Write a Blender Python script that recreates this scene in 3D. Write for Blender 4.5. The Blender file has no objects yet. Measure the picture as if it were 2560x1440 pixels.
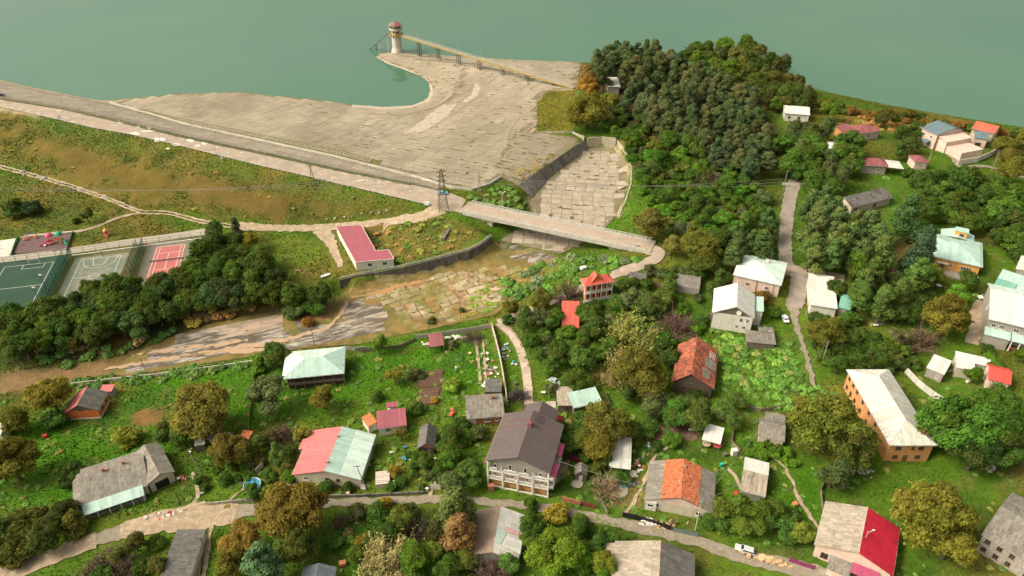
import bpy, math, random
import numpy as np
from mathutils import Vector, Matrix
from mathutils.geometry import delaunay_2d_cdt
random.seed(7)
RNG = np.random.default_rng(7)
SC = bpy.context.scene
COL = SC.collection
# ---------------------------------------------------------------- camera
F, PITCH, CAMH = 1850.0, math.radians(34.4), 160.0
cam = bpy.data.cameras.new('camera')
cam.sensor_width = 36; cam.lens = 36*F/2560; cam.clip_start = 1; cam.clip_end = 8000
camo = bpy.data.objects.new('camera', cam); COL.objects.link(camo)
camo.location = (0, 0, CAMH); camo.rotation_euler = (math.radians(90)-PITCH, 0, 0)
SC.camera = camo
# ---------------------------------------------------------------- light
SUN_AZ, SUN_EL = math.radians(-100), math.radians(44)     # azimuth from +Y, towards -X
world = bpy.data.worlds.new('World'); SC.world = world; world.use_nodes = True
wn = world.node_tree
sky = wn.nodes.new('ShaderNodeTexSky'); sky.sky_type = 'NISHITA'; sky.sun_disc = False
sky.sun_elevation = SUN_EL; sky.sun_rotation = SUN_AZ
sky.air_density = 1.0; sky.dust_density = 6.0; sky.ozone_density = 1.0
bg = wn.nodes['Background']; bg.inputs['Strength'].default_value = 0.15
# a milky, thinly overcast sky: its blue is mostly washed out, the same way in every direction
bw = wn.nodes.new('ShaderNodeRGBToBW'); wn.links.new(sky.outputs[0], bw.inputs[0])
tint = wn.nodes.new('ShaderNodeMix'); tint.data_type = 'RGBA'; tint.blend_type = 'MULTIPLY'; tint.inputs[0].default_value = 1; tint.inputs[7].default_value = (1.04, 1.0, .86, 1)
wn.links.new(bw.outputs[0], tint.inputs[6])
mx_ = wn.nodes.new('ShaderNodeMix'); mx_.data_type = 'RGBA'; mx_.inputs[0].default_value = .78
wn.links.new(sky.outputs[0], mx_.inputs[6]); wn.links.new(tint.outputs[2], mx_.inputs[7]); wn.links.new(mx_.outputs[2], bg.inputs['Color'])
sun = bpy.data.lights.new('sun', 'SUN'); sun.energy = 1.25; sun.angle = math.radians(22); sun.color = (1, 0.9, 0.76)
suno = bpy.data.objects.new('sun', sun); COL.objects.link(suno)
sd = Vector((math.sin(SUN_AZ)*math.cos(SUN_EL), math.cos(SUN_AZ)*math.cos(SUN_EL), math.sin(SUN_EL)))
suno.rotation_euler = sd.to_track_quat('Z', 'Y').to_euler(); suno.location = (-200, 200, 300)
SC.view_settings.view_transform = 'Standard'; SC.view_settings.look = 'None'
SC.view_settings.exposure = 0.72; SC.view_settings.gamma = 1.0; SC.view_settings.use_curve_mapping = False
SC.render.engine = 'CYCLES'
SC.cycles.max_bounces = 6; SC.cycles.diffuse_bounces = 3; SC.cycles.glossy_bounces = 2
SC.cycles.transparent_max_bounces = 6; SC.cycles.transmission_bounces = 2

# ---------------------------------------------------------------- pixels <-> world
cp_, sp_ = math.cos(PITCH), math.sin(PITCH)
def ray(px, py):
    a = (px-1280)/F; b = (720-py)/F
    return np.array([a, cp_+b*sp_, -sp_+b*cp_])
def at(px, py, z):
    d = ray(px, py); t = (z-CAMH)/d[2]
    return Vector((d[0]*t, d[1]*t, z))
def project(x, y, z):
    dz = np.asarray(z)-CAMH; x = np.asarray(x); y = np.asarray(y)
    dep = y*cp_-dz*sp_; up = y*sp_+dz*cp_
    return 1280+F*x/dep, 720-F*up/dep, dep
def depth_at(p): return p[1]*cp_-(p[2]-CAMH)*sp_
def inside(px, py, poly):
    px = np.asarray(px, float); py = np.asarray(py, float); c = np.zeros(px.shape, bool); n = len(poly)
    for i in range(n):
        x0, y0 = poly[i][:2]; x1, y1 = poly[(i+1) % n][:2]
        if y0 == y1: continue
        m = ((y0 > py) != (y1 > py)) & (px < (x1-x0)*(py-y0)/(y1-y0)+x0)
        c ^= m
    return c
def polydist(px, py, poly):
    px = np.asarray(px, float); py = np.asarray(py, float); best = np.full(px.shape, 1e9); n = len(poly)
    for i in range(n):
        x0, y0 = poly[i][:2]; x1, y1 = poly[(i+1) % n][:2]
        dx, dy = x1-x0, y1-y0; L = dx*dx+dy*dy+1e-9
        t = np.clip(((px-x0)*dx+(py-y0)*dy)/L, 0, 1)
        best = np.minimum(best, np.hypot(px-x0-t*dx, py-y0-t*dy))
    return best
# smooth value noise on numpy arrays
def vnoise(x, y, seed=0):
    xi = np.floor(x).astype(np.int64); yi = np.floor(y).astype(np.int64); fx = x-xi; fy = y-yi
    fx = fx*fx*(3-2*fx); fy = fy*fy*(3-2*fy)
    def hsh(a, b):
        h = (a*374761393+b*668265263+seed*974634777) & 0xffffffff
        h = ((h ^ (h >> 13))*1274126177) & 0xffffffff
        return ((h ^ (h >> 16)) & 0xffff)/65535.0
    return (hsh(xi, yi)*(1-fx)+hsh(xi+1, yi)*fx)*(1-fy)+(hsh(xi, yi+1)*(1-fx)+hsh(xi+1, yi+1)*fx)*fy
def fnoise(x, y, sc, seed=0, oct=4):
    s = 0; a = 1; t = 0
    for o in range(oct):
        s = s+a*vnoise(x/sc*2**o, y/sc*2**o, seed+o*17); t += a; a *= .5
    return s/t

# ---------------------------------------------------------------- terrain: a net of surveyed points and break lines
LAKE = 4.0
TP, TE = [], []
def line(pts, z=None, closed=False):
    s = len(TP)
    for p in pts:
        TP.append(at(p[0], p[1], p[2] if z is None else z))
    for i in range(len(pts)-1): TE.append((s+i, s+i+1))
def pts(l):
    for p in l: TP.append(at(*p))
def wallline(top, zb, off):
    """retaining wall: top edge and, a little to the side, its foot"""
    W = [at(*p) for p in top]; s = len(TP); B = []
    for i, p in enumerate(W):
        a = W[max(i-1, 0)]; b = W[min(i+1, len(W)-1)]; t = Vector((b.x-a.x, b.y-a.y, 0)).normalized()
        n = Vector((-t.y, t.x, 0))
        B.append(Vector((p.x+n.x*off, p.y+n.y*off, zb[i])))
    for L in (W, B):
        s = len(TP); TP.extend(L)
        for i in range(len(L)-1): TE.append((s+i, s+i+1))
    return W, B
CREST_DN = [(-200,225),(0,267),(103,289),(234,320),(331,338),(469,370),(637,412),(781,444),(921,477),(1087,517)]
CREST_UP = [(-200,203),(0,245),(156,270),(312,306),(469,344),(637,379),(859,427),(1031,460),(1110,479)]
SHORE = [(-200,160),(0,199),(103,222),(219,245),(275,250),(330,244),(450,232),(600,228),(720,240),(820,250),(900,262),(960,267),(1030,262),(1065,248),(1075,228),(1070,205),(1050,190),(1010,175),(960,155),(937,141),(945,132),(985,127),(1040,134),(1120,138),(1300,149),(1455,155),(1560,158),(1700,160),(1850,165),(2000,212),(2080,232),(2200,258),(2330,282),(2480,306),(2600,326),(2800,362)]
line(CREST_DN, 14); line(CREST_UP, 14); line(SHORE, LAKE)
BENCH = [(290,262,4.6),(469,312,7.5),(637,347,9.5),(843,392,11.5),(1030,438,12.6),(1134,470,13.6)]
line(BENCH)
pts([(600,190,-2),(850,215,-1),(900,120,-2),(300,190,-2),(100,170,-2),(0,150,-2),(-200,110,-2),(1000,235,2),(1040,222,2),(1000,205,0),(1200,90,-2),(1450,110,-2),(1700,90,-2),(2100,150,-2),(2400,220,-2),(2800,300,-2)])
# slope toe, dirt track up to the crest
line([(-200,350,3),(0,405,2.5),(150,448,2.2),(260,484,2),(350,522,1.6),(420,527,1.4),(500,547,1.3),(600,560,1.3),(740,560,1.6),(850,552,3),(960,545,6.5),(1080,524,12.5)])
line([(-200,372,2.6),(0,420,2),(150,462,1.6),(260,497,1.4),(350,534,1.2),(500,560,1),(600,577,1.1),(740,582,1.4),(850,570,3),(960,562,6.5),(1090,535,12)])
pts([(0,520,.5),(200,560,.2),(0,600,0),(500,600,.2),(680,640,.8),(800,640,1.4),(-200,600,0)])
# sports ground
pts([(0,640,0),(100,640,0),(300,612,0),(480,588,0),(490,700,0),(330,720,0),(120,758,0),(0,765,0),(-200,700,0),(-200,780,-.5),(230,680,0),(420,650,0)])
# peninsula and apron
pts([(1010,141,6),(1080,150,8),(1150,160,9.3),(1250,175,10.8),(1350,195,12.5),(1100,195,6.2),(1122,230,6.2),(1100,262,6),(1150,220,8),(1160,175,9),(1250,230,10),(1200,300,8.5),(1100,330,8.8),(1000,350,9),(1000,300,6.2),(1340,280,11.8),(1300,330,12),(1250,400,12.6),(1400,340,12.5),
 (1345,300,12.2),(1345,250,13),(1380,225,14.3),(1432,222,16),(1425,320,13.8),(1330,328,12.2)])
PARAPET = [(1134,470,13.8),(1180,474,13.9),(1225,460,13.9),(1252,444,13.8)]
line(PARAPET)
pts([(1165,490,13.8),(1268,458,13.6),(1300,500,12.2),(1312,525,10)])
# stilling basin above the bridge
line([(1462,350,12.6),(1400,392,12.7),(1350,425,12.8),(1298,462,12.8)])
line([(1472,372,8.3),(1420,408,8.2),(1375,442,8.1),(1330,496,8)])
BW, BB = wallline([(1462,347,12.8),(1540,349,13)], [8.3,8.3], -.8)
RW, RB = wallline([(1541,350,13),(1563,376,13),(1577,412,13),(1575,460,12.6),(1562,500,11.6),(1545,535,10)], [8.3,8.3,8.2,8,7.8,7.6], -1.2)
line([(1340,548,7.6),(1540,548,7.6)])
pts([(1450,450,8.2),(1340,575,7.2),(1500,590,7.2),(1250,605,6.4),(1420,638,6.6)])
# lower channel
LW, LB = wallline([(1228,590,11.5),(1200,611,10.2),(1171,625,9),(1100,644,6.8),(1000,669,4.5),(900,686,3),(848,699,2.2)], [6.4,4.6,3,1,-.5,-2,-2.8], .8)
pts([(1090,560,9.8),(1000,600,5.2),(930,590,4),(900,640,3),(985,640,4.2),(1150,548,13),(1170,560,12)])
line([(1400,640,7),(1340,690,4),(1280,745,1.6),(1240,782,1),(1100,815,-1.4),(1000,836,-2.2),(900,858,-2.8),(760,868,-3.4),(600,893,-4.4),(320,937,-5.6)])
line([(269,930,-5.6),(317,893,-5.6),(400,850,-4.6),(540,802,-3.6),(617,786,-3),(706,775,-2.8),(850,738,-2.8)])
pts([(100,900,-4),(200,880,-4.2),(400,830,-3),(550,780,-1.4),(700,758,-.8),(0,790,-1),(250,740,-.3),(450,705,0),(700,700,1),(820,700,2),(0,960,-5.5),(150,935,-5.5),(-200,960,-5)])
line([(-100,1010,-4),(0,985,-4.2),(250,945,-4.6),(400,925,-4),(620,897,-3),(760,875,-2.4),(900,868,-1.8),(1030,850,-.9),(1150,822,.6),(1238,804,2)])
pts([(1430,645,9.5),(1500,640,12),(1400,685,7.5),(1480,680,10),(1330,740,4)])
line([(1640,622,14),(1660,640,14),(1560,672,12.4),(1480,706,10),(1400,746,7.5),(1300,786,4.5),(1245,807,2.6),(1285,850,2.6),(1315,930,3.2),(1325,1000,4)])
pts([(850,960,0),(700,1050,0),(500,1000,-1),(250,1050,-2),(0,1050,-2.4),(0,1250,0),(250,1300,1),(450,1290,1.5),(600,1150,1),(900,1200,3),(1000,1050,1.6),(1150,1000,2.6),(1290,1230,5),(1080,1250,4),(1300,1440,7),(900,1440,5),(500,1440,2.6),(0,1440,1),(-300,1440,1),
 (1500,1000,5.2),(1500,850,6),(1600,760,9),(1720,700,12),(1850,820,10.8),(1900,720,13),(1700,980,7.2),(1850,950,9),(1970,770,12.5),(2030,900,11),(1650,1290,7),(1850,1390,9),(1800,1180,8),(1950,1100,9.4),(2040,1440,10),(2250,1150,12),(2150,1300,11),(2400,1250,14),(2550,1400,15),(2800,1440,17),(2450,900,15.4),(2320,930,13.8),(2500,860,16.4),(2480,700,18),(2200,700,15.5),(2050,680,14.5),(2380,680,17.4),
 (1660,600,14.4),(1750,650,14),(1950,640,15),(1960,480,18),(2000,410,20),(1850,430,19),(1700,480,17),(1610,520,13.2),(1605,400,15),(1640,320,18),(1570,310,15.5),(1500,290,15),(1560,230,18),(1480,220,16),(1650,220,20),(1500,180,13),(1650,178,13),(1800,230,22),(1850,195,17),(1950,260,22),(2000,295,23),(2030,250,19),(2120,265,19),(2200,285,19.5),(2330,305,20),(2540,335,20),(2700,362,20),(2160,340,22.5),(2340,375,22),(2250,420,21),(2100,450,20),(2400,500,20),(2550,450,21),(2560,600,19),(2800,600,20),(2280,600,17.6),(2110,580,17)])
for p in ((-700,30,1),(0,30,7),(700,30,18),(760,300,20),(-700,720,-3),(0,760,-3),(700,760,-3),(-700,300,0),(700,520,-3)): TP.append(Vector(p))
GS = 1.5; GX0, GX1, GY0, GY1 = -480, 480, 66, 660
NX, NY = int((GX1-GX0)/GS)+1, int((GY1-GY0)/GS)+1
def build_height():
    v2 = [Vector((p.x, p.y)) for p in TP]
    ov, oe, of, orig, _, _ = delaunay_2d_cdt(v2, TE, [], 0, 1e-3)
    Z = []
    for i, v in enumerate(ov):
        if orig[i]: Z.append(sum(TP[k].z for k in orig[i])/len(orig[i]))
        else:
            ds = sorted(((v-q).length, TP[k].z) for k, q in enumerate(v2))[:3]
            w = [1/(a+.01) for a, _ in ds]; Z.append(sum(a*b[1] for a, b in zip(w, ds))/sum(w))
    H = np.full((NY, NX), -3.0)
    for f in of:
        a, b, c = (ov[i] for i in f); za, zb, zc = (Z[i] for i in f)
        i0 = max(0, int((min(a.x,b.x,c.x)-GX0)/GS)); i1 = min(NX-1, int((max(a.x,b.x,c.x)-GX0)/GS)+1)
        j0 = max(0, int((min(a.y,b.y,c.y)-GY0)/GS)); j1 = min(NY-1, int((max(a.y,b.y,c.y)-GY0)/GS)+1)
        if i1 < i0 or j1 < j0: continue
        X, Y = np.meshgrid(GX0+np.arange(i0, i1+1)*GS, GY0+np.arange(j0, j1+1)*GS)
        D = (b.y-c.y)*(a.x-c.x)+(c.x-b.x)*(a.y-c.y)
        if abs(D) < 1e-9: continue
        l0 = ((b.y-c.y)*(X-c.x)+(c.x-b.x)*(Y-c.y))/D; l1 = ((c.y-a.y)*(X-c.x)+(a.x-c.x)*(Y-c.y))/D; l2 = 1-l0-l1
        m = (l0 > -1e-6) & (l1 > -1e-6) & (l2 > -1e-6)
        H[j0:j1+1, i0:i1+1][m] = (l0*za+l1*zb+l2*zc)[m]
    K = H.copy()                                    # soften facets a little
    K[1:-1, 1:-1] = (H[1:-1, 1:-1]*4+H[:-2, 1:-1]+H[2:, 1:-1]+H[1:-1, :-2]+H[1:-1, 2:])/8
    return K
HG = build_height()
def hgt(x, y):
    fx = np.clip((np.asarray(x, float)-GX0)/GS, 0, NX-1.001); fy = np.clip((np.asarray(y, float)-GY0)/GS, 0, NY-1.001)
    i = fx.astype(int); j = fy.astype(int); u = fx-i; v = fy-j
    return (HG[j, i]*(1-u)+HG[j, i+1]*u)*(1-v)+(HG[j+1, i]*(1-u)+HG[j+1, i+1]*u)*v
TT = np.concatenate([np.arange(120, 480, .5), np.arange(480, 1200, 1.0)])
def hit(px, py, lift=0.0):
    """the point of the line of sight that lies `lift` metres above the land"""
    d = ray(px, py); d = d/np.linalg.norm(d)
    X, Y, Z = d[0]*TT, d[1]*TT, CAMH+d[2]*TT
    g = Z-hgt(X, Y)-lift
    k = np.argmax(g <= 0)
    if g[k] > 0: k = len(TT)-1
    if k == 0: t = TT[0]
    else: t = TT[k-1]+(TT[k]-TT[k-1])*g[k-1]/(g[k-1]-g[k]+1e-9)
    return Vector((d[0]*t, d[1]*t, CAMH+d[2]*t))
def gz(x, y): return float(hgt(x, y))
def flatten(center, hw, hd, ang, z=None, blend=4.0):
    """level a building pad or a court"""
    xs = GX0+np.arange(NX)*GS; ys = GY0+np.arange(NY)*GS
    i0, i1 = np.searchsorted(xs, [center[0]-hw-hd-blend, center[0]+hw+hd+blend]); j0, j1 = np.searchsorted(ys, [center[1]-hw-hd-blend, center[1]+hw+hd+blend])
    X, Y = np.meshgrid(xs[i0:i1], ys[j0:j1]); c, s = math.cos(ang), math.sin(ang)
    u = (X-center[0])*c+(Y-center[1])*s; v = -(X-center[0])*s+(Y-center[1])*c
    d = np.hypot(np.maximum(np.abs(u)-hw, 0), np.maximum(np.abs(v)-hd, 0)); w = np.clip(1-d/blend, 0, 1)
    w = w*w*(3-2*w)
    if z is None: z = gz(*center[:2])
    HG[j0:j1, i0:i1] = HG[j0:j1, i0:i1]*(1-w)+z*w

# ---------------------------------------------------------------- materials
MATS = {}
def nod(nt, t, **k):
    n = nt.nodes.new(t)
    for a, b in k.items(): setattr(n, a, b)
    return n
def mth(nt, op, a, b=None, clamp=False):
    n = nod(nt, 'ShaderNodeMath', operation=op, use_clamp=clamp)
    for i, v in enumerate((a, b)):
        if v is None: continue
        if isinstance(v, (int, float)): n.inputs[i].default_value = v
        else: nt.links.new(v, n.inputs[i])
    return n.outputs[0]
def mixc(nt, f, a, b, blend='MIX'):
    n = nod(nt, 'ShaderNodeMix', data_type='RGBA', blend_type=blend)
    for i, v in ((0, f), (6, a), (7, b)):
        if isinstance(v, (int, float)): n.inputs[i].default_value = v
        elif isinstance(v, tuple): n.inputs[i].default_value = (*v[:3], 1)
        else: nt.links.new(v, n.inputs[i])
    return n.outputs[2]
def noise(nt, vec, scale, detail=5, rough=.6, dist=0):
    n = nod(nt, 'ShaderNodeTexNoise'); n.inputs['Scale'].default_value = scale; n.inputs['Detail'].default_value = detail
    n.inputs['Roughness'].default_value = rough; n.inputs['Distortion'].default_value = dist
    nt.links.new(vec, n.inputs['Vector']); return n.outputs['Fac']
def ramp(nt, f, a, b):
    n = nod(nt, 'ShaderNodeMapRange'); n.inputs[1].default_value = a; n.inputs[2].default_value = b
    nt.links.new(f, n.inputs[0]); return n.outputs[0]
def mat(name, col, rough=.8, var=.3, scale=.8, col2=None, cov=.5, s2=.35, edge=.12, bump=.0, bscale=6, wave=None, rnd=.12, spec=.25, metal=0, island=0, stretch=None, alpha=None, col3=None, cov3=.6, s3=2.0, land=None):
    """weathered surface: mottled base colour, patches of a second and third colour, fine relief"""
    if name in MATS: return MATS[name]
    m = bpy.data.materials.new(name); m.use_nodes = True; nt = m.node_tree; MATS[name] = m
    b = nt.nodes['Principled BSDF']; tc = nod(nt, 'ShaderNodeTexCoord'); oi = nod(nt, 'ShaderNodeObjectInfo')
    off = nod(nt, 'ShaderNodeVectorMath', operation='ADD'); nt.links.new(tc.outputs['Object'], off.inputs[0])
    cx = nod(nt, 'ShaderNodeCombineXYZ'); r97 = mth(nt, 'MULTIPLY', oi.outputs['Random'], 97.0)
    nt.links.new(r97, cx.inputs[0]); nt.links.new(r97, cx.inputs[1]); nt.links.new(cx.outputs[0], off.inputs[1])
    vec = off.outputs[0]
    if land is not None:                                  # stains that run on from piece to piece
        ge_ = nod(nt, 'ShaderNodeNewGeometry'); mp = nod(nt, 'ShaderNodeMapping'); mp.inputs['Rotation'].default_value = (0, 0, land); nt.links.new(ge_.outputs['Position'], mp.inputs[0]); vec = mp.outputs[0]
    if stretch:
        mp = nod(nt, 'ShaderNodeMapping'); mp.inputs['Scale'].default_value = stretch; nt.links.new(vec, mp.inputs[0]); vec = mp.outputs[0]
    f = noise(nt, vec, scale, 6, .65)
    dark = tuple(c*(1-var) for c in col); lite = tuple(min(.95, c*(1+var)) for c in col)
    c = mixc(nt, ramp(nt, f, .3, .7), dark, lite)
    if col2:
        f2 = noise(nt, vec, s2, 7, .7, .3); c = mixc(nt, ramp(nt, f2, cov-edge, cov+edge), col2, c)
    if col3:
        f3 = noise(nt, vec, s3, 6, .7, .2); c = mixc(nt, ramp(nt, f3, cov3-edge, cov3+edge), c, col3)
    if rnd:
        hv = nod(nt, 'ShaderNodeHueSaturation'); nt.links.new(c, hv.inputs['Color'])
        nt.links.new(ramp(nt, oi.outputs['Random'], 0, 1), hv.inputs['Value'])
        hv_in = hv.inputs['Value'].links[0].from_node; hv_in.inputs[3].default_value = 1-rnd; hv_in.inputs[4].default_value = 1+rnd
        c = hv.outputs[0]
    if island:
        ge = nod(nt, 'ShaderNodeNewGeometry'); hv = nod(nt, 'ShaderNodeHueSaturation'); nt.links.new(c, hv.inputs['Color'])
        r = ramp(nt, ge.outputs['Random Per Island'], 0, 1); r.node.inputs[3].default_value = 1-island; r.node.inputs[4].default_value = 1+island
        nt.links.new(r, hv.inputs['Value']); c = hv.outputs[0]
    nt.links.new(c, b.inputs['Base Color']); b.inputs['Roughness'].default_value = rough; b.inputs['Metallic'].default_value = metal
    b.inputs['Specular IOR Level'].default_value = spec
    hgtv = None
    if bump: hgtv = mth(nt, 'MULTIPLY', noise(nt, vec, bscale, 5, .65), bump)
    if wave:
        sp = nod(nt, 'ShaderNodeSeparateXYZ'); nt.links.new(tc.outputs['Object'], sp.inputs[0])
        w = mth(nt, 'MULTIPLY', mth(nt, 'SINE', mth(nt, 'MULTIPLY', sp.outputs[wave[0]], wave[1])), wave[2])
        hgtv = w if hgtv is None else mth(nt, 'ADD', hgtv, w)
    if hgtv is not None:
        bp = nod(nt, 'ShaderNodeBump'); bp.inputs['Distance'].default_value = 1; bp.inputs['Strength'].default_value = 1
        nt.links.new(hgtv, bp.inputs['Height']); nt.links.new(bp.outputs[0], b.inputs['Normal'])
    if alpha is not None: b.inputs['Alpha'].default_value = alpha
    return m
# ---------------------------------------------------------------- mesh helpers
class MB:
    def __init__(s): s.v = []; s.f = []
    def add(s, vs, fs):
        o = len(s.v); s.v.extend(tuple(v) for v in vs); s.f.extend(tuple(i+o for i in f) for f in fs); return s
    def box(s, x0, y0, z0, x1, y1, z1, M=None):
        vs = [Vector(p) for p in ((x0,y0,z0),(x1,y0,z0),(x1,y1,z0),(x0,y1,z0),(x0,y0,z1),(x1,y0,z1),(x1,y1,z1),(x0,y1,z1))]
        if M is not None: vs = [M @ v for v in vs]
        return s.add(vs, [(3,2,1,0),(4,5,6,7),(0,1,5,4),(1,2,6,5),(2,3,7,6),(3,0,4,7)])
    def cbox(s, c, sx, sy, sz, rz=0):
        return s.box(-sx/2,-sy/2,0, sx/2,sy/2,sz, Matrix.Translation(c) @ Matrix.Rotation(rz, 4, 'Z'))
    def bar(s, a, b, w, h=None):
        a = Vector(a); b = Vector(b); d = b-a; L = d.length
        if L < 1e-6: return s
        M = Matrix.Translation(a) @ d.to_track_quat('X', 'Z').to_matrix().to_4x4(); h = h or w
        return s.box(0, -w/2, -h/2, L, w/2, h/2, M)
    def lathe(s, prof, c=(0,0,0), n=12, cap=True):
        o = len(s.v); vs = []; fs = []
        for r, z in prof:
            for i in range(n):
                a = 2*math.pi*i/n; vs.append((c[0]+r*math.cos(a), c[1]+r*math.sin(a), c[2]+z))
        for k in range(len(prof)-1):
            for i in range(n): fs.append((k*n+i, k*n+(i+1) % n, (k+1)*n+(i+1) % n, (k+1)*n+i))
        if cap: fs.append(tuple(range(n-1, -1, -1))); fs.append(tuple((len(prof)-1)*n+i for i in range(n)))
        return s.add(vs, fs)
    def tube(s, a, b, r0, r1=None, n=6):
        a = Vector(a); b = Vector(b); r1 = r0 if r1 is None else r1; q = (b-a).to_track_quat('Z', 'Y'); vs = []
        for p, r in ((a, r0), (b, r1)):
            for i in range(n):
                t = 2*math.pi*i/n; vs.append(p+q @ Vector((r*math.cos(t), r*math.sin(t), 0)))
        return s.add(vs, [(i, (i+1) % n, n+(i+1) % n, n+i) for i in range(n)]+[tuple(range(n-1,-1,-1)), tuple(range(n, 2*n))])
    def mesh(s, name):
        me = bpy.data.meshes.new(name); me.from_pydata(s.v, [], s.f); me.update(); return me
def obj(name, me, m=None, parent=None, M=None):
    if isinstance(me, MB): me = me.mesh(name)
    if m is not None and not me.materials: me.materials.append(m)
    o = bpy.data.objects.new(name, me); COL.objects.link(o)
    if parent is not None: o.parent = parent
    if M is not None: o.matrix_basis = M
    return o
def tag(o, label=None, cat=None, group=None, kind=None):
    for k, v in (('label', label), ('category', cat), ('group', group), ('kind', kind)):
        if v: o[k] = v
    return o
def thing(name, label, cat, loc=(0,0,0), rz=0, group=None):
    o = bpy.data.objects.new(name, None); COL.objects.link(o); o.empty_display_size = .5
    o.location = loc; o.rotation_euler = (0, 0, rz)
    return tag(o, label, cat, group)
def npmesh(name, V, Fc, m=None, attr=None, smooth=False):
    """mesh from numpy arrays; Fc is (n,3) or (n,4)"""
    me = bpy.data.meshes.new(name); k = Fc.shape[1]
    me.vertices.add(len(V)); me.vertices.foreach_set('co', np.asarray(V, np.float32).ravel())
    me.loops.add(Fc.size); me.loops.foreach_set('vertex_index', Fc.astype(np.int32).ravel())
    me.polygons.add(len(Fc)); me.polygons.foreach_set('loop_start', np.arange(0, Fc.size, k, dtype=np.int32))
    me.polygons.foreach_set('loop_total', np.full(len(Fc), k, np.int32))
    if smooth: me.polygons.foreach_set('use_smooth', np.ones(len(Fc), bool))
    me.update(calc_edges=True)
    if attr is not None:
        for nm, arr in attr.items():
            if arr.ndim == 1:
                a = me.attributes.new(nm, 'FLOAT', 'POINT'); a.data.foreach_set('value', arr.astype(np.float32))
            else:
                a = me.color_attributes.new(nm, 'FLOAT_COLOR', 'POINT')
                a.data.foreach_set('color', np.concatenate([arr, np.ones((len(arr), 1))], 1).astype(np.float32).ravel())
    if m: me.materials.append(m)
    return me
def dens(poly, step, closed=True):
    out = []; n = len(poly)
    for i in range(n if closed else n-1):
        a = Vector(poly[i][:2]); b = Vector(poly[(i+1) % n][:2]); k = max(1, int((b-a).length/step))
        for j in range(k): out.append(a.lerp(b, j/k))
    if not closed: out.append(Vector(poly[-1][:2]))
    return out
def wpoly(pp): return [hit(*p[:2]) for p in pp]
def sheet(name, pp, m, off=.06, step=2.5, world=False, jag=0, kind='structure', parent=None):
    """a surface laid on the land inside an outline"""
    W = pp if world else wpoly(pp)
    B = dens(W, step)
    if jag: B = [Vector((p.x+random.uniform(-jag, jag), p.y+random.uniform(-jag, jag))) for p in B]
    xs = [p.x for p in B]; ys = [p.y for p in B]
    gx, gy = np.meshgrid(np.arange(min(xs)+step/2, max(xs), step), np.arange(min(ys)+step/2, max(ys), step))
    gx = gx.ravel(); gy = gy.ravel(); bb = [(p.x, p.y) for p in B]
    ok = inside(gx, gy, bb) & (polydist(gx, gy, bb) > step*.35)
    V = list(B)+[Vector((a, b)) for a, b in zip(gx[ok], gy[ok])]
    ov, oe, of, *_ = delaunay_2d_cdt(V, [(i, (i+1) % len(B)) for i in range(len(B))], [], 0, 1e-4)
    A = np.array([(v.x, v.y) for v in ov]); T = np.array([f for f in of]); cen = A[T].mean(1)
    T = T[inside(cen[:, 0], cen[:, 1], bb)]
    Z = hgt(A[:, 0], A[:, 1])+off
    me = npmesh(name, np.column_stack([A, Z]), T, m, smooth=True)
    o = obj(name, me, None, parent); o['kind'] = kind
    if not kind: del o['kind']
    return o
def ribbon(name, path, width, m, off=.06, jag=.25, step=1.5, world=False, kind='structure', parent=None, cross=5):
    W = path if world else [hit(*p[:2]) for p in path]
    wd = width if isinstance(width, (list, tuple)) else [width]*len(W)
    P = []; 
    for i in range(len(W)-1):
        a, b = W[i], W[i+1]; L = math.hypot(b.x-a.x, b.y-a.y); k = max(1, int(L/step))
        for j in range(k):
            t = j/k; P.append((a.x+(b.x-a.x)*t, a.y+(b.y-a.y)*t, wd[i]+(wd[i+1]-wd[i])*t))
    P.append((W[-1].x, W[-1].y, wd[-1])); P = np.array(P)
    for _ in range(3):                                    # ease the bends
        Q = P.copy(); Q[1:-1, :2] = (P[:-2, :2]+2*P[1:-1, :2]+P[2:, :2])/4; P = Q
    T = np.gradient(P[:, :2], axis=0); T /= np.linalg.norm(T, axis=1)[:, None]+1e-9; N = np.column_stack([-T[:, 1], T[:, 0]])
    V = []; n = len(P)
    for c in range(cross):
        u = c/(cross-1)*2-1; w = P[:, 2]/2*u
        if c in (0, cross-1): w = w+RNG.uniform(-jag, jag, n)
        V.append(P[:, :2]+N*w[:, None])
    V = np.stack(V, 1).reshape(-1, 2); Z = hgt(V[:, 0], V[:, 1])+off
    Fc = np.array([(i*cross+c, (i+1)*cross+c, (i+1)*cross+c+1, i*cross+c+1) for i in range(n-1) for c in range(cross-1)])[:, ::-1]
    o = obj(name, npmesh(name, np.column_stack([V, Z]), Fc, m, smooth=True), None, parent); o['kind'] = kind
    if not kind: del o['kind']
    return o
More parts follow.
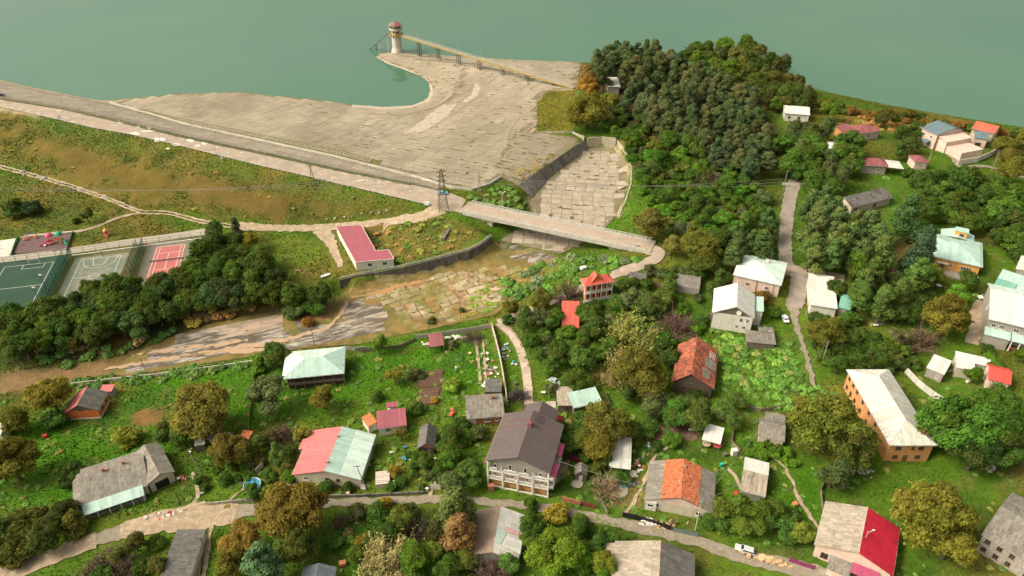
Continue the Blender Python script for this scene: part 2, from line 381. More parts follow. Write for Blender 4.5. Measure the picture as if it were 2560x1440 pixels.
# ---------------------------------------------------------------- house plots: eave corners (front left, front right, back right), eave height
PLOTS = {
 'hip_green': ((705,948),(860,933),(860,867),5.0), 'orange_arch': ((164,1031),(246,1026),(268,980),3.4),
 'long_grey': ((205,1268),(372,1212),(345,1128),3.4), 'grey_wing': ((369,1212),(437,1180),(412,1101),3.5),
 'pink_mint': ((730,1187),(902,1200),(944,1088),3.4), 'small_red': ((943,1072),(1017,1063),(1019,1019),3.2), 'rust_lean': ((920,1068),(943,1058),(943,1027),2.8),
 'brick_grey': ((1166,1046),(1262,1039),(1260,983),3.2), 'dark_shed': ((1212,980),(1254,980),(1252,950),2.4),
 'purple': ((1215,1151),(1374,1183),(1414,1063),9.6), 'mint_yard': ((1434,1020),(1506,1004),(1503,970),3.2), 'grey_yard': ((1393,1014),(1434,1014),(1430,973),2.9),
 'tile_wood': ((1680,954),(1784,974),(1801,880),4.2), 'white_gable': ((1781,781),(1886,797),(1900,738),6.4), 'mint_hip': ((1833,687),(1953,714),(1980,660),5.2),
 'white_flat': ((2026,762),(2094,772),(2103,702),3.8), 'green_lean': ((2095,768),(2126,776),(2133,737),2.9),
 'orange_villa': ((2292,632),(2457,668),(2448,606),4.4), 'orange_block': ((2224,1113),(2343,1113),(2216,924),6.4),
 'crimson': ((2037,1362),(2232,1440),(2258,1325),4.2), 'tile_grey': ((1612,1250),(1785,1284),(1811,1188),3.2), 'bottom_grey': ((1527,1462),(1735,1500),(1756,1390),3.6),
 'patched': ((1166,1389),(1295,1404),(1350,1292),3.0), 'left_grey': ((402,1450),(476,1445),(467,1327),3.0), 'blue_shed': ((752,1452),(833,1452),(822,1418),2.8),
 'white_shed': ((1527,1168),(1577,1174),(1594,1099),2.9), 'canopy': ((1755,1098),(1801,1111),(1814,1074),2.7), 'grey_shed': ((1896,1089),(1962,1103),(1973,1060),2.9),
 'white_tan': ((1850,1226),(1914,1243),(1939,1162),2.7), 'barn': ((1043,1121),(1087,1121),(1090,1068),2.5), 'outhouse': ((1437,1186),(1468,1188),(1472,1165),2.4),
 'red_canopy': ((1076,868),(1111,863),(1108,834),2.8), 'aframe': ((1404,819),(1448,820),(1468,772),.8), 'red_villa': ((1462,716),(1535,703),(1509,688),7.2),
 'barrel': ((1686,709),(1750,718),(1756,686),3.2), 'tiny_grey': ((1572,693),(1615,698),(1617,685),2.2), 'yard_grey': ((1867,853),(1940,860),(1944,836),2.6),
 'shed_white': ((2316,919),(2361,937),(2389,909),3.2), 'l_white': ((2389,897),(2478,917),(2492,904),3.2), 'red_side': ((2470,948),(2528,962),(2549,928),4.0),
 'stone': ((2454,1335),(2580,1410),(2640,1290),5.5), 'white_far': ((1962,283),(2025,288),(2028,268),3.8), 'red_far': ((2148,334),(2203,327),(2172,310),3.8),
 'villa': ((2301,318),(2344,338),(2392,318),7.2), 'blue_low': ((2436,345),(2470,350),(2486,334),4.2), 'red_barn': ((2428,321),(2486,335),(2509,318),4.2),
 'brown_hex': ((2152,412),(2222,416),(2226,400),4.0), 'kiosk': ((2288,405),(2323,405),(2308,388),3.6), 'ruin': ((2130,518),(2233,493),(2217,471),3.4),
 'dark_red': ((2062,548),(2112,572),(2142,549),3.2), 'hidden_white': ((2058,378),(2117,383),(2119,358),4.5), 'wood_lodge': ((1520,217),(1551,217),(1562,201),4.5),
 'mint_long': ((2486,709),(2590,744),(2605,712),4.8), 'block_flat': ((2472,797),(2600,828),(2620,742),7.4), 'edge_grey': ((2540,672),(2600,690),(2610,655),6.0),
 'edge_white': ((-40,1090),(3,1086),(0,1040),3.2), 'chalet_shed': ((247,980),(279,979),(285,963),2.7), 'coop': ((486,1115),(512,1110),(508,1100),2.2), 'red_shed': ((596,1098),(620,1102),(621,1079),2.4), 'dark_hut': ((520,1098),(570,1104),(580,1082),2.6),
 'gate_cabin': ((2230,684),(2244,686),(2246,675),2.2),
}
class Frame: pass
FRAMES = {}
def frame(A, B, C, h):
    z = hit(A[0], A[1]+12).z; f = Frame()
    for _ in range(6):
        a, b, c = at(*A, z+h), at(*B, z+h), at(*C, z+h)
        ux = b-a; w = ux.length; ux.normalize(); uy = Vector((-ux.y, ux.x, 0)); d = max(2.0, (c-b).dot(uy))
        cen = a+ux*w/2+uy*d/2; z = gz(cen.x, cen.y)
    f.w, f.d, f.h = w, d, h; f.loc = Vector((cen.x, cen.y, z)); f.ang = math.atan2(ux.y, ux.x); return f
for k, (A, B, C, h) in PLOTS.items():
    f = FRAMES[k] = frame(A, B, C, h)
    flatten(f.loc, f.w/2, f.d/2, f.ang, f.loc.z, 3.0)
BARE_LINES = []
# ---------------------------------------------------------------- level pads
COURT_ANG = math.radians(12.9)
for px, py, hw, hd in ((420,660,9,16),(237,690,9,17),(60,715,14,20)):
    P = at(px, py, 0); flatten(P, hw, hd, COURT_ANG, 0.0, 3)
# ---------------------------------------------------------------- ground paint: what grows or lies where
LAWN, LUSH, OLIVE, WEED, DRYB, DIRT, CONC, SCRUB, MUD = (.072,.138,.014), (.055,.145,.010), (.102,.102,.022), (.075,.10,.022), (.16,.085,.03), (.36,.25,.15), (.33,.27,.18), (.05,.075,.022), (.21,.135,.07)
ZONES = [  # outline in the photograph, colour, softness, noise amount
 ([(-300,250),(0,275),(640,415),(1090,525),(960,548),(850,558),(600,560),(350,525),(0,410),(-300,350)], OLIVE, 25),
 ([(40,325),(330,395),(470,465),(390,505),(150,430)], (.125,.092,.026), 40), ([(480,430),(820,510),(700,545),(480,510)], (.12,.085,.026), 40), ([(100,290),(560,400),(900,490),(860,500),(400,400),(80,320)], (.085,.115,.022), 30),
 ([(-300,430),(0,425),(350,540),(500,565),(500,600),(0,640),(-300,640)], (.105,.125,.025), 20),
 ([(880,560),(1100,530),(1220,580),(1100,640),(990,660),(930,610)], (.12,.11,.027), 12),
 ([(630,590),(820,590),(850,680),(760,700),(690,640)], (.11,.15,.022), 12),
 ([(1270,420),(1440,345),(1290,470),(1250,445)], (.17,.12,.05), 14),
 ([(1165,490),(1270,458),(1320,500),(1320,535)], WEED, 8),
 ([(-200,262),(-200,120),(300,190),(600,180),(850,210),(900,100),(1000,90),(1480,110),(1455,160),(1440,225),(1340,330),(1250,440),(1134,470),(640,345)], CONC, 8),
 ([(1310,500),(1470,365),(1540,365),(1575,420),(1550,540),(1340,545)], CONC, 6),
 ([(1340,330),(1335,260),(1375,225),(1440,225),(1430,325)], (.135,.135,.02), 3),
 ([(850,725),(1240,600),(1420,640),(1280,745),(1100,815),(760,868),(320,935),(265,930),(620,785),(840,800)], (.23,.19,.10), 12),
 ([(0,930),(300,890),(560,790),(700,765),(860,740),(800,830),(300,935),(0,990)], MUD, 18),
 ([(1100,640),(1420,640),(1280,745),(1160,800)], (.13,.15,.025), 25),
 ([(0,640),(500,590),(500,720),(0,780)], (.12,.12,.06), 10),
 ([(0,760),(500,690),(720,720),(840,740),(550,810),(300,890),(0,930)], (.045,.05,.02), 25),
 ([(600,900),(1230,820),(1230,1000),(1100,1010),(640,1060)], LUSH, 25),
 ([(0,1000),(600,920),(640,1040),(450,1100),(200,1250),(0,1260)], LUSH, 25),
 ([(1040,930),(1105,925),(1100,1010),(1045,1010)], (.11,.06,.035), 5),
 ([(330,1030),(420,1020),(400,1060),(330,1060)], (.17,.10,.04), 10),
 ([(1700,830),(2000,830),(2040,960),(1900,1010),(1790,980)], (.08,.15,.018), 20),
 ([(1790,980),(1990,960),(2100,1010),(1950,1050),(1900,1120),(1800,1080)], (.07,.15,.015), 18),
 ([(1600,1060),(1760,1060),(1740,1100),(1620,1100)], (.10,.055,.035), 10),
 ([(1560,1180),(1620,1190),(1610,1270),(1530,1260)], (.14,.12,.04), 12),
 ([(1920,1220),(2050,1140),(2060,1300),(2010,1330)], LUSH, 16),
 ([(2150,450),(2400,420),(2540,500),(2300,620),(2180,600)], (.07,.14,.018), 25),
 ([(1960,240),(2320,300),(2320,390),(2080,330),(1990,330)], (.10,.14,.022), 18),
 ([(2110,275),(2330,290),(2540,330),(2540,360),(2330,320),(2160,320)], (.19,.11,.03), 16),
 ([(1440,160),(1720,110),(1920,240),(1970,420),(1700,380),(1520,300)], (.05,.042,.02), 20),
 ([(2230,600),(2300,590),(2310,660),(2240,660)], (.16,.12,.045), 10),
 ([(840,1280),(1200,1280),(1200,1440),(780,1440)], (.045,.11,.012), 20),
 ([(1440,1400),(1560,1340),(1530,1440)], LUSH, 10),
]
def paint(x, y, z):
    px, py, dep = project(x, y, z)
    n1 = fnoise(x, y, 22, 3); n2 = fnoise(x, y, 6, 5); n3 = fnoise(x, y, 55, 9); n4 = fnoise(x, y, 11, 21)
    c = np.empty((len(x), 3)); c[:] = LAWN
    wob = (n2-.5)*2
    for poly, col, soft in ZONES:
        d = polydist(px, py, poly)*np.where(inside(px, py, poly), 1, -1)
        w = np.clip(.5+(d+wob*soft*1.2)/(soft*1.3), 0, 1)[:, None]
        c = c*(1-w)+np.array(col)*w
    green = (c[:, 1] > c[:, 0]*.85)
    w = np.clip((n1-.47)*5, 0, 1)*green*.5                            # drier, browner growth in drifts
    c = c*(1-w[:, None])+np.array((.165,.105,.03))*w[:, None]
    w = np.clip((n4-.56)*7, 0, 1)*green*.5
    c = c*(1-w[:, None])+np.array((.035,.075,.016))*w[:, None]
    w = np.clip((n3-.6)*6, 0, 1)*green*.2
    c = c*(1-w[:, None])+np.array((.13,.17,.02))*w[:, None]
    n5 = fnoise(x, y, 3.2, 61, 3); w = np.clip((n5-.6)*7, 0, 1)*green*.45                # worn spots
    c = c*(1-w[:, None])+np.array((.15,.12,.045))*w[:, None]
    return c*(.78+.44*n2)[:, None]
def mat_ground():
    m = bpy.data.materials.new('ground'); m.use_nodes = True; nt = m.node_tree; b = nt.nodes['Principled BSDF']
    tc = nod(nt, 'ShaderNodeTexCoord'); v = tc.outputs['Object']
    at_ = nod(nt, 'ShaderNodeVertexColor', layer_name='paint')
    f = noise(nt, v, .9, 8, .75); g = noise(nt, v, .16, 5, .6)
    c = mixc(nt, ramp(nt, f, .28, .72), (.7,.74,.7), (1.65,1.55,1.4)); c = mixc(nt, 1.0, at_.outputs[0], c, 'MULTIPLY')
    c2 = mixc(nt, ramp(nt, g, .3, .7), (.78,.85,.8), (1.2,1.12,1.1)); c = mixc(nt, 1.0, c, c2, 'MULTIPLY')
    nt.links.new(c, b.inputs['Base Color']); b.inputs['Roughness'].default_value = .95; b.inputs['Specular IOR Level'].default_value = .05
    bp = nod(nt, 'ShaderNodeBump'); bp.inputs['Distance'].default_value = 1; bp.inputs['Strength'].default_value = .9
    h = mth(nt, 'ADD', mth(nt, 'MULTIPLY', f, .55), mth(nt, 'MULTIPLY', noise(nt, v, 3, 4, .7), .16))
    nt.links.new(h, bp.inputs['Height']); nt.links.new(bp.outputs[0], b.inputs['Normal'])
    return m
def mat_leaf(name, trans=.35, tint=1.0):
    m = bpy.data.materials.new(name); m.use_nodes = True; nt = m.node_tree; nt.nodes.clear()
    out = nod(nt, 'ShaderNodeOutputMaterial'); oi = nod(nt, 'ShaderNodeObjectInfo'); at_ = nod(nt, 'ShaderNodeAttribute', attribute_name='tone'); a2 = nod(nt, 'ShaderNodeAttribute', attribute_name='turn')
    v = nod(nt, 'ShaderNodeHueSaturation')
    warm = mixc(nt, mth(nt, 'MULTIPLY', a2.outputs['Fac'], .8), oi.outputs['Color'], mixc(nt, .5, oi.outputs['Color'], (.24,.15,.03)))
    r = mth(nt, 'ADD', mth(nt, 'MULTIPLY', at_.outputs['Fac'], 1.15), .42)
    r2 = mth(nt, 'MULTIPLY', r, mth(nt, 'ADD', mth(nt, 'MULTIPLY', oi.outputs['Random'], .3), .85))
    nt.links.new(r2, v.inputs['Value']); nt.links.new(warm, v.inputs['Color'])
    d = nod(nt, 'ShaderNodeBsdfDiffuse'); t = nod(nt, 'ShaderNodeBsdfTranslucent'); mx = nod(nt, 'ShaderNodeMixShader'); mx.inputs[0].default_value = trans
    nt.links.new(v.outputs[0], d.inputs[0]); nt.links.new(v.outputs[0], t.inputs[0]); nt.links.new(d.outputs[0], mx.inputs[1]); nt.links.new(t.outputs[0], mx.inputs[2])
    nt.links.new(mx.outputs[0], out.inputs[0]); return m
def mat_tuft():
    m = bpy.data.materials.new('grass_blades'); m.use_nodes = True; nt = m.node_tree; b = nt.nodes['Principled BSDF']
    at_ = nod(nt, 'ShaderNodeVertexColor', layer_name='paint'); nt.links.new(at_.outputs[0], b.inputs['Base Color']); b.inputs['Roughness'].default_value = .9; b.inputs['Specular IOR Level'].default_value = .1
    return m

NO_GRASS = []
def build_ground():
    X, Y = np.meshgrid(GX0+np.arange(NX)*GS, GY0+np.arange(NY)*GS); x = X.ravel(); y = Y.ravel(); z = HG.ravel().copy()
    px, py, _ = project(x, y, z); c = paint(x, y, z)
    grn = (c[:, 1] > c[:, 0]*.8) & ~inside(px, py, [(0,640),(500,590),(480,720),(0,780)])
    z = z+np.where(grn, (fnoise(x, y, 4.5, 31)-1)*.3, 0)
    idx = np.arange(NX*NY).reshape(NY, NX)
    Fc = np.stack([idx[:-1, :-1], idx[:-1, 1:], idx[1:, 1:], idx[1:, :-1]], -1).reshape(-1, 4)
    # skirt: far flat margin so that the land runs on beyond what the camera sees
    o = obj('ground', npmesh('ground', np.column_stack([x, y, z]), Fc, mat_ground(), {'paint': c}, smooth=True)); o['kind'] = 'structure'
    mb = MB()
    for (a, b_, c_, d) in ((-3000,-1500,3000,66),(-3000,66,-480,300),(480,66,3000,420),(-3000,660,3000,4000)):
        mb.add([(a,b_,-4.2 if b_ > 600 else 0),(c_,b_,-4.2 if b_ > 600 else 0),(c_,d,-4.2 if b_ > 600 else 0),(a,d,-4.2 if b_ > 600 else 0)], [(0,1,2,3)])
    o2 = obj('far_ground', mb, mat('far_ground', LAWN, .95, var=.4, scale=.05)); o2['kind'] = 'structure'
def build_tufts(n=150000):
    x = RNG.uniform(GX0, GX1, n*3); y = RNG.uniform(100, 430, n*3); z = hgt(x, y); px, py, dep = project(x, y, z)
    ok = (px > -40) & (px < 2600) & (py < 1490) & (z > LAKE-14); x, y, z, px, py = (a[ok] for a in (x, y, z, px, py))
    c = paint(x, y, z); g = c[:, 1] > c[:, 0]*.85
    bare = inside(px, py, [(0,640),(520,570),(500,720),(0,780)])
    for pl in NO_GRASS: bare |= inside(px, py, pl)
    g &= ~bare
    for pl, w in BARE_LINES:
        d = np.full(len(x), 1e9)
        for i in range(len(pl)-1):
            a, b = pl[i], pl[i+1]; dx, dy = b[0]-a[0], b[1]-a[1]; t = np.clip(((x-a[0])*dx+(y-a[1])*dy)/(dx*dx+dy*dy+1e-9), 0, 1)
            d = np.minimum(d, np.hypot(x-a[0]-t*dx, y-a[1]-t*dy))
        g &= d > w/2-.2
    x, y, z, c = x[g][:n], y[g][:n], z[g][:n], c[g][:n]; n = len(x)
    wild = np.clip((c[:, 0]/c[:, 1]-.45)*2.0, 0, 1); s = RNG.uniform(.2, .42, n)*(1+wild*.25)*(.6+.8*fnoise(x, y, 7, 77)); hh = s*RNG.uniform(.2, .5, n)
    V = []; C = []
    a0 = RNG.uniform(0, 6.28, n)
    for k in range(2):
        a = a0+k*1.57; dx, dy = np.cos(a)*s/2, np.sin(a)*s/2; lx, ly = RNG.normal(0, .3, n)*s, RNG.normal(0, .3, n)*s
        V.append(np.stack([np.column_stack([x-dx, y-dy, z-.25]), np.column_stack([x+dx, y+dy, z-.25]), np.column_stack([x+dx*.6+lx, y+dy*.6+ly, z+hh]), np.column_stack([x-dx*.6+lx, y-dy*.6+ly, z+hh*.8])], 1))
        C.append(c)
    V = np.concatenate(V).reshape(-1, 3); cc = np.concatenate(C)*RNG.uniform(.95, 1.5, (2*n, 1))*RNG.uniform(.9, 1.1, (2*n, 3)); cc = np.repeat(cc, 4, 0)
    Fc = np.arange(len(V)).reshape(-1, 4)
    o = obj('grass', npmesh('grass', V, Fc, mat_tuft(), {'paint': cc}))
    tag(o, 'rough grass and weeds covering the banks and gardens', 'grass', kind='stuff')

# ---------------------------------------------------------------- water
def build_lake():
    m = bpy.data.materials.new('lake_water'); m.use_nodes = True; nt = m.node_tree; b = nt.nodes['Principled BSDF']
    tc = nod(nt, 'ShaderNodeTexCoord'); v = tc.outputs['Object']
    c = mixc(nt, ramp(nt, noise(nt, v, .006, 3, .5), .3, .7), (.062,.15,.092), (.082,.17,.10))
    nt.links.new(c, b.inputs['Base Color']); b.inputs['IOR'].default_value = 1.33; b.inputs['Specular IOR Level'].default_value = .5
    # the sheltered cove lies calm, the open lake is ruffled by wind
    cv = at(960, 225, LAKE); dn = nod(nt, 'ShaderNodeVectorMath', operation='DISTANCE'); nt.links.new(v, dn.inputs[0]); dn.inputs[1].default_value = cv
    wind = ramp(nt, mth(nt, 'ADD', dn.outputs['Value'], mth(nt, 'MULTIPLY', noise(nt, v, .02, 3), 60)), 40, 260); wind.node.clamp = True; wind.node.interpolation_type = 'SMOOTHSTEP'
    nt.links.new(mth(nt, 'ADD', mth(nt, 'MULTIPLY', wind, .22), .05), b.inputs['Roughness'])
    bp = nod(nt, 'ShaderNodeBump'); bp.inputs['Distance'].default_value = 1; bp.inputs['Strength'].default_value = .35
    mp = nod(nt, 'ShaderNodeMapping'); mp.inputs['Scale'].default_value = (1,.45,1); mp.inputs['Rotation'].default_value = (0,0,.5); nt.links.new(v, mp.inputs[0])
    h = mth(nt, 'MULTIPLY', mth(nt, 'MULTIPLY', mth(nt, 'SUBTRACT', noise(nt, mp.outputs[0], .45, 3, .55), .5), .3), mth(nt, 'ADD', mth(nt, 'MULTIPLY', wind, .9), .1))
    nt.links.new(h, bp.inputs['Height']); nt.links.new(bp.outputs[0], b.inputs['Normal'])
    # the outline follows the land below, so the sheet only has to stay out of the valley
    mb = MB(); S = [at(p[0], p[1], LAKE) for p in SHORE]; inl = [Vector((p.x, p.y-6)) for p in S]
    P = [Vector((-2500, S[0].y-30))]+[Vector((p.x, p.y)) for p in inl]+[Vector((2500, S[-1].y-10)), Vector((2500, 3500)), Vector((-2500, 3500))]
    # push the cove part inland along its own normal instead of straight down
    n = len(S)
    for i, p in enumerate(S):
        a = S[max(0, i-1)]; c_ = S[min(n-1, i+1)]; t = Vector((c_.x-a.x, c_.y-a.y)).normalized(); P[1+i] = Vector((p.x+t.y*1.6, p.y-t.x*1.6))
    ov, oe, of, *_ = delaunay_2d_cdt(P, [(i, (i+1) % len(P)) for i in range(len(P))], [], 0, 1e-3)
    bb = [(p.x, p.y) for p in P]; fs = []
    for f in of:
        cx = sum(ov[i].x for i in f)/3; cy = sum(ov[i].y for i in f)/3
        if inside(np.array([cx]), np.array([cy]), bb)[0]: fs.append(f)
    mb.add([(p.x, p.y, LAKE) for p in ov], fs)
    o = obj('lake_water', mb, m); o['kind'] = 'structure'

# ---------------------------------------------------------------- trees
LEAF = mat_leaf('leaves', .5); NEEDLE = mat_leaf('needles', .35); TWIG = mat_leaf('twigs', .0)
BARK = mat('bark', (.10,.075,.05), .95, var=.4, scale=3, bump=.04)
PBARK = mat('pine_bark', (.16,.085,.05), .95, var=.4, scale=3)
def quads(P, N, size, rng, asp=1.0):
    n = len(P); N = N/(np.linalg.norm(N, axis=1)[:, None]+1e-9)
    R = rng.normal(size=(n, 3)); U = np.cross(N, R); U /= np.linalg.norm(U, axis=1)[:, None]+1e-9; W = np.cross(N, U)
    s = (size*rng.uniform(.65, 1.35, n))[:, None]; U = U*s*.5*asp; W = W*s*.5
    k = rng.uniform(.3, .8, (n, 1))
    V = np.stack([P-U-W*.6, P+U*k-W, P+U+W*.7, P-U*.5+W], 1)
    return V
def crown(seed, nl, nleaf, leaf, shape=(1,1,.85), fill=.62, lobe=(.32,.52), up=.75, dens_in=.18, turn=.25, tall=0):
    rng = np.random.default_rng(seed)
    D = rng.normal(size=(nl, 3)); D /= np.linalg.norm(D, axis=1)[:, None]; rr = rng.uniform(.45, 1, nl)**.6*fill
    C = D*rr[:, None]; C[0] = (0, 0, .15); R = rng.uniform(*lobe, nl)
    C[:, 2] = np.where(C[:, 2] < -.35, C[:, 2]*.6, C[:, 2])
    w = R**2; w /= w.sum(); li = rng.choice(nl, nleaf, p=w)
    d = rng.normal(size=(nleaf, 3)); d[:, 2] = np.where((d[:, 2] < -.3) & (rng.random(nleaf) < up), -d[:, 2], d[:, 2]); d /= np.linalg.norm(d, axis=1)[:, None]
    # frayed, clumped surface of every lobe
    ph = rng.uniform(0, 6.28, (nl, 3)); fr = rng.uniform(3, 6, (nl, 3))
    rough = np.sin(d[:, 0]*fr[li, 0]+ph[li, 0])*np.sin(d[:, 1]*fr[li, 1]+ph[li, 1])*np.sin(d[:, 2]*fr[li, 2]+ph[li, 2])
    rad = R[li]*(1+.28*rough+rng.normal(0, .15, nleaf)); inner = rng.random(nleaf) < dens_in; rad = np.where(inner, rad*rng.uniform(.3, .9, nleaf), rad)
    P = C[li]+d*rad[:, None]
    # drop leaves buried in other lobes
    bur = np.zeros(nleaf, bool)
    for k in range(nl): bur |= (np.linalg.norm(P-C[k], axis=1) < R[k]*.72) & (li != k) & ~inner
    P, d, li = P[~bur], d[~bur], li[~bur]; n = len(P)
    P = P*np.array(shape)
    lt = rng.uniform(.0, 1, nl)
    g = np.sin(P[:, 0]*9+seed)*np.sin(P[:, 1]*8+seed*2)*np.sin(P[:, 2]*9+seed*3)
    tone = np.clip(.22+.38*lt[li]+.22*g+rng.normal(0, .16, n), 0, 1); tn = np.clip((rng.uniform(0, 1, nl)[li] < turn)*rng.uniform(.3, 1, n)+(rng.random(n) < .08)*.8, 0, 1)
    N = d+rng.normal(0, .5, (n, 3)); N[:, 2] += .35
    V = quads(P, N, leaf, rng).reshape(-1, 3); Fc = np.arange(len(V)).reshape(-1, 4)
    return npmesh('crown', V, Fc, LEAF, {'tone': np.repeat(tone, 4), 'turn': np.repeat(tn, 4)})
def pine_crown(seed, nleaf, leaf, conic=.6, zs=1.5, nb=54, rr=(.2,.36)):
    rng = np.random.default_rng(seed)
    # boughs: tufts of needles set in uneven whorls
    u = rng.uniform(0, 1, nb)**.8; rad = (1-u**1.6)**conic*(rng.uniform(.45, 1.05, nb))*.8; a = np.arange(nb)*2.4+rng.normal(0, .4, nb)
    C = np.column_stack([np.cos(a)*rad, np.sin(a)*rad, (u*2-1)*.82-rad*.1]); R = rng.uniform(*rr, nb)*(1.1-.35*u)
    w = R**2/(R**2).sum(); li = rng.choice(nb, nleaf, p=w); d = rng.normal(size=(nleaf, 3)); d[:, 2] = np.where((d[:, 2] < 0) & (rng.random(nleaf) < .5), -d[:, 2], d[:, 2]); d /= np.linalg.norm(d, axis=1)[:, None]
    P = C[li]+d*(R[li]*rng.uniform(.6, 1.1, nleaf))[:, None]*np.array([1.2, 1.2, .75])
    P[:, 2] *= zs
    lt = rng.uniform(0, 1, nb); n = nleaf
    tone = np.clip(.32+.36*lt[li]+.18*d[:, 2]+rng.normal(0, .13, n), 0, 1); tn = (rng.uniform(0, 1, nb)[li] < .12)*rng.uniform(.2, .7, n)
    V = quads(P, d+rng.normal(0, .45, (n, 3))+np.array([0, 0, .3]), leaf, rng, 1.35).reshape(-1, 3)
    return npmesh('crown', V, np.arange(len(V)).reshape(-1, 4), NEEDLE, {'tone': np.repeat(tone, 4), 'turn': np.repeat(tn, 4)})
def twig_crown(seed, n, leaf=.04, leaves=900, spread=1.0):
    rng = np.random.default_rng(seed); V = []; T = []
    nb = 60; D = rng.normal(size=(nb, 3)); D[:, 2] = np.abs(D[:, 2])+.15; D /= np.linalg.norm(D, axis=1)[:, None]
    base = np.array([0, 0, -.9])
    tips = base+D*rng.uniform(1.1, 1.75, (nb, 1))*np.array([spread, spread, 1])
    segs = [(base+(t-base)*.1, t, .02) for t in tips]
    for _ in range(n):
        k = rng.integers(nb); s = base+(tips[k]-base)*rng.uniform(.35, 1); dd = (tips[k]-base)/np.linalg.norm(tips[k]-base)+rng.normal(0, .55, 3); segs.append((s, s+dd*rng.uniform(.15, .5), .018))
    for a, b, w in segs:
        q = rng.normal(size=3); q = np.cross(b-a, q); q = q/(np.linalg.norm(q)+1e-9)*w; V += [a-q, a+q, b+q*.4, b-q*.4]; T += [rng.uniform(.2, .9)]*4
    V = np.array(V); T = np.array(T)
    if leaves:
        i = rng.integers(0, len(segs), leaves); P = np.array([segs[k][1] for k in i])+rng.normal(0, .06, (leaves, 3))
        q = quads(P, rng.normal(size=(leaves, 3)), leaf*1.6, rng).reshape(-1, 3); V = np.concatenate([V, q]); T = np.concatenate([T, np.repeat(rng.uniform(.3, 1, leaves), 4)])
    return npmesh('crown', V, np.arange(len(V)).reshape(-1, 4), TWIG, {'tone': T, 'turn': np.zeros(len(V))})
def trunk_mesh(seed, limbs=5, r=.085, lean=.1, top=.9):
    rng = random.Random(seed); mb = MB(); p = Vector((0, 0, -.03)); k = 4
    for i in range(k):
        q = Vector((rng.uniform(-lean, lean)*(i+1)/k, rng.uniform(-lean, lean)*(i+1)/k, top*(i+1)/k)); mb.tube(p, q, r*(1.25 if i == 0 else 1-.18*i), r*(1-.18*(i+1)), 7)
        if i >= 1:
            for _ in range(max(1, limbs//3)):
                a = rng.uniform(0, 6.28); L = rng.uniform(.35, .6); mb.tube(q, q+Vector((math.cos(a)*L, math.sin(a)*L, rng.uniform(.12, .4))), r*.45, r*.14, 5)
        p = q
    return mb.mesh('trunk')
PROTO = {
 'broad': [crown(s, 19, 10000, .08, (1,1,.82), turn=.2, fill=.74, lobe=(.2,.42)) for s in (1, 2, 3, 4, 5, 6)],
 'big': [crown(s, 36, 20000, .055, (1,1,.8), fill=.8, lobe=(.15,.34), turn=.3) for s in (11, 12, 13)],
 'bush': [crown(s, 15, 5600, .10, (1,1,.72), fill=.72, lobe=(.22,.42), turn=.12) for s in (21, 22, 23, 24)],
 'tall': [crown(s, 12, 7500, .095, (.72,.72,1.2), fill=.66, turn=.15) for s in (31, 32)],
 'sparse': [crown(s, 14, 3200, .085, (1,1,.8), fill=.8, lobe=(.16,.3), dens_in=.5, turn=.3) for s in (41, 42, 43)],
 'pine': [pine_crown(s, 6500, .085, .5, 1.15) for s in (51, 52, 53, 54)],
 'spruce': [pine_crown(s, 6000, .08, .95, 1.6) for s in (61, 62)],
 'twig': [twig_crown(s, 900, leaves=1000) for s in (71, 72)],
 'bare': [twig_crown(s, 1500, leaves=0) for s in (81, 82)],
 'willow': [twig_crown(s, 1500, leaf=.04, leaves=5200) for s in (91,)],
}
TRUNK = [trunk_mesh(s) for s in (1, 2, 3)]; PTRUNK = [trunk_mesh(s, 3, .06, .03, .97) for s in (4, 5)]
for t in TRUNK: t.materials.append(BARK)
for t in PTRUNK: t.materials.append(PBARK)
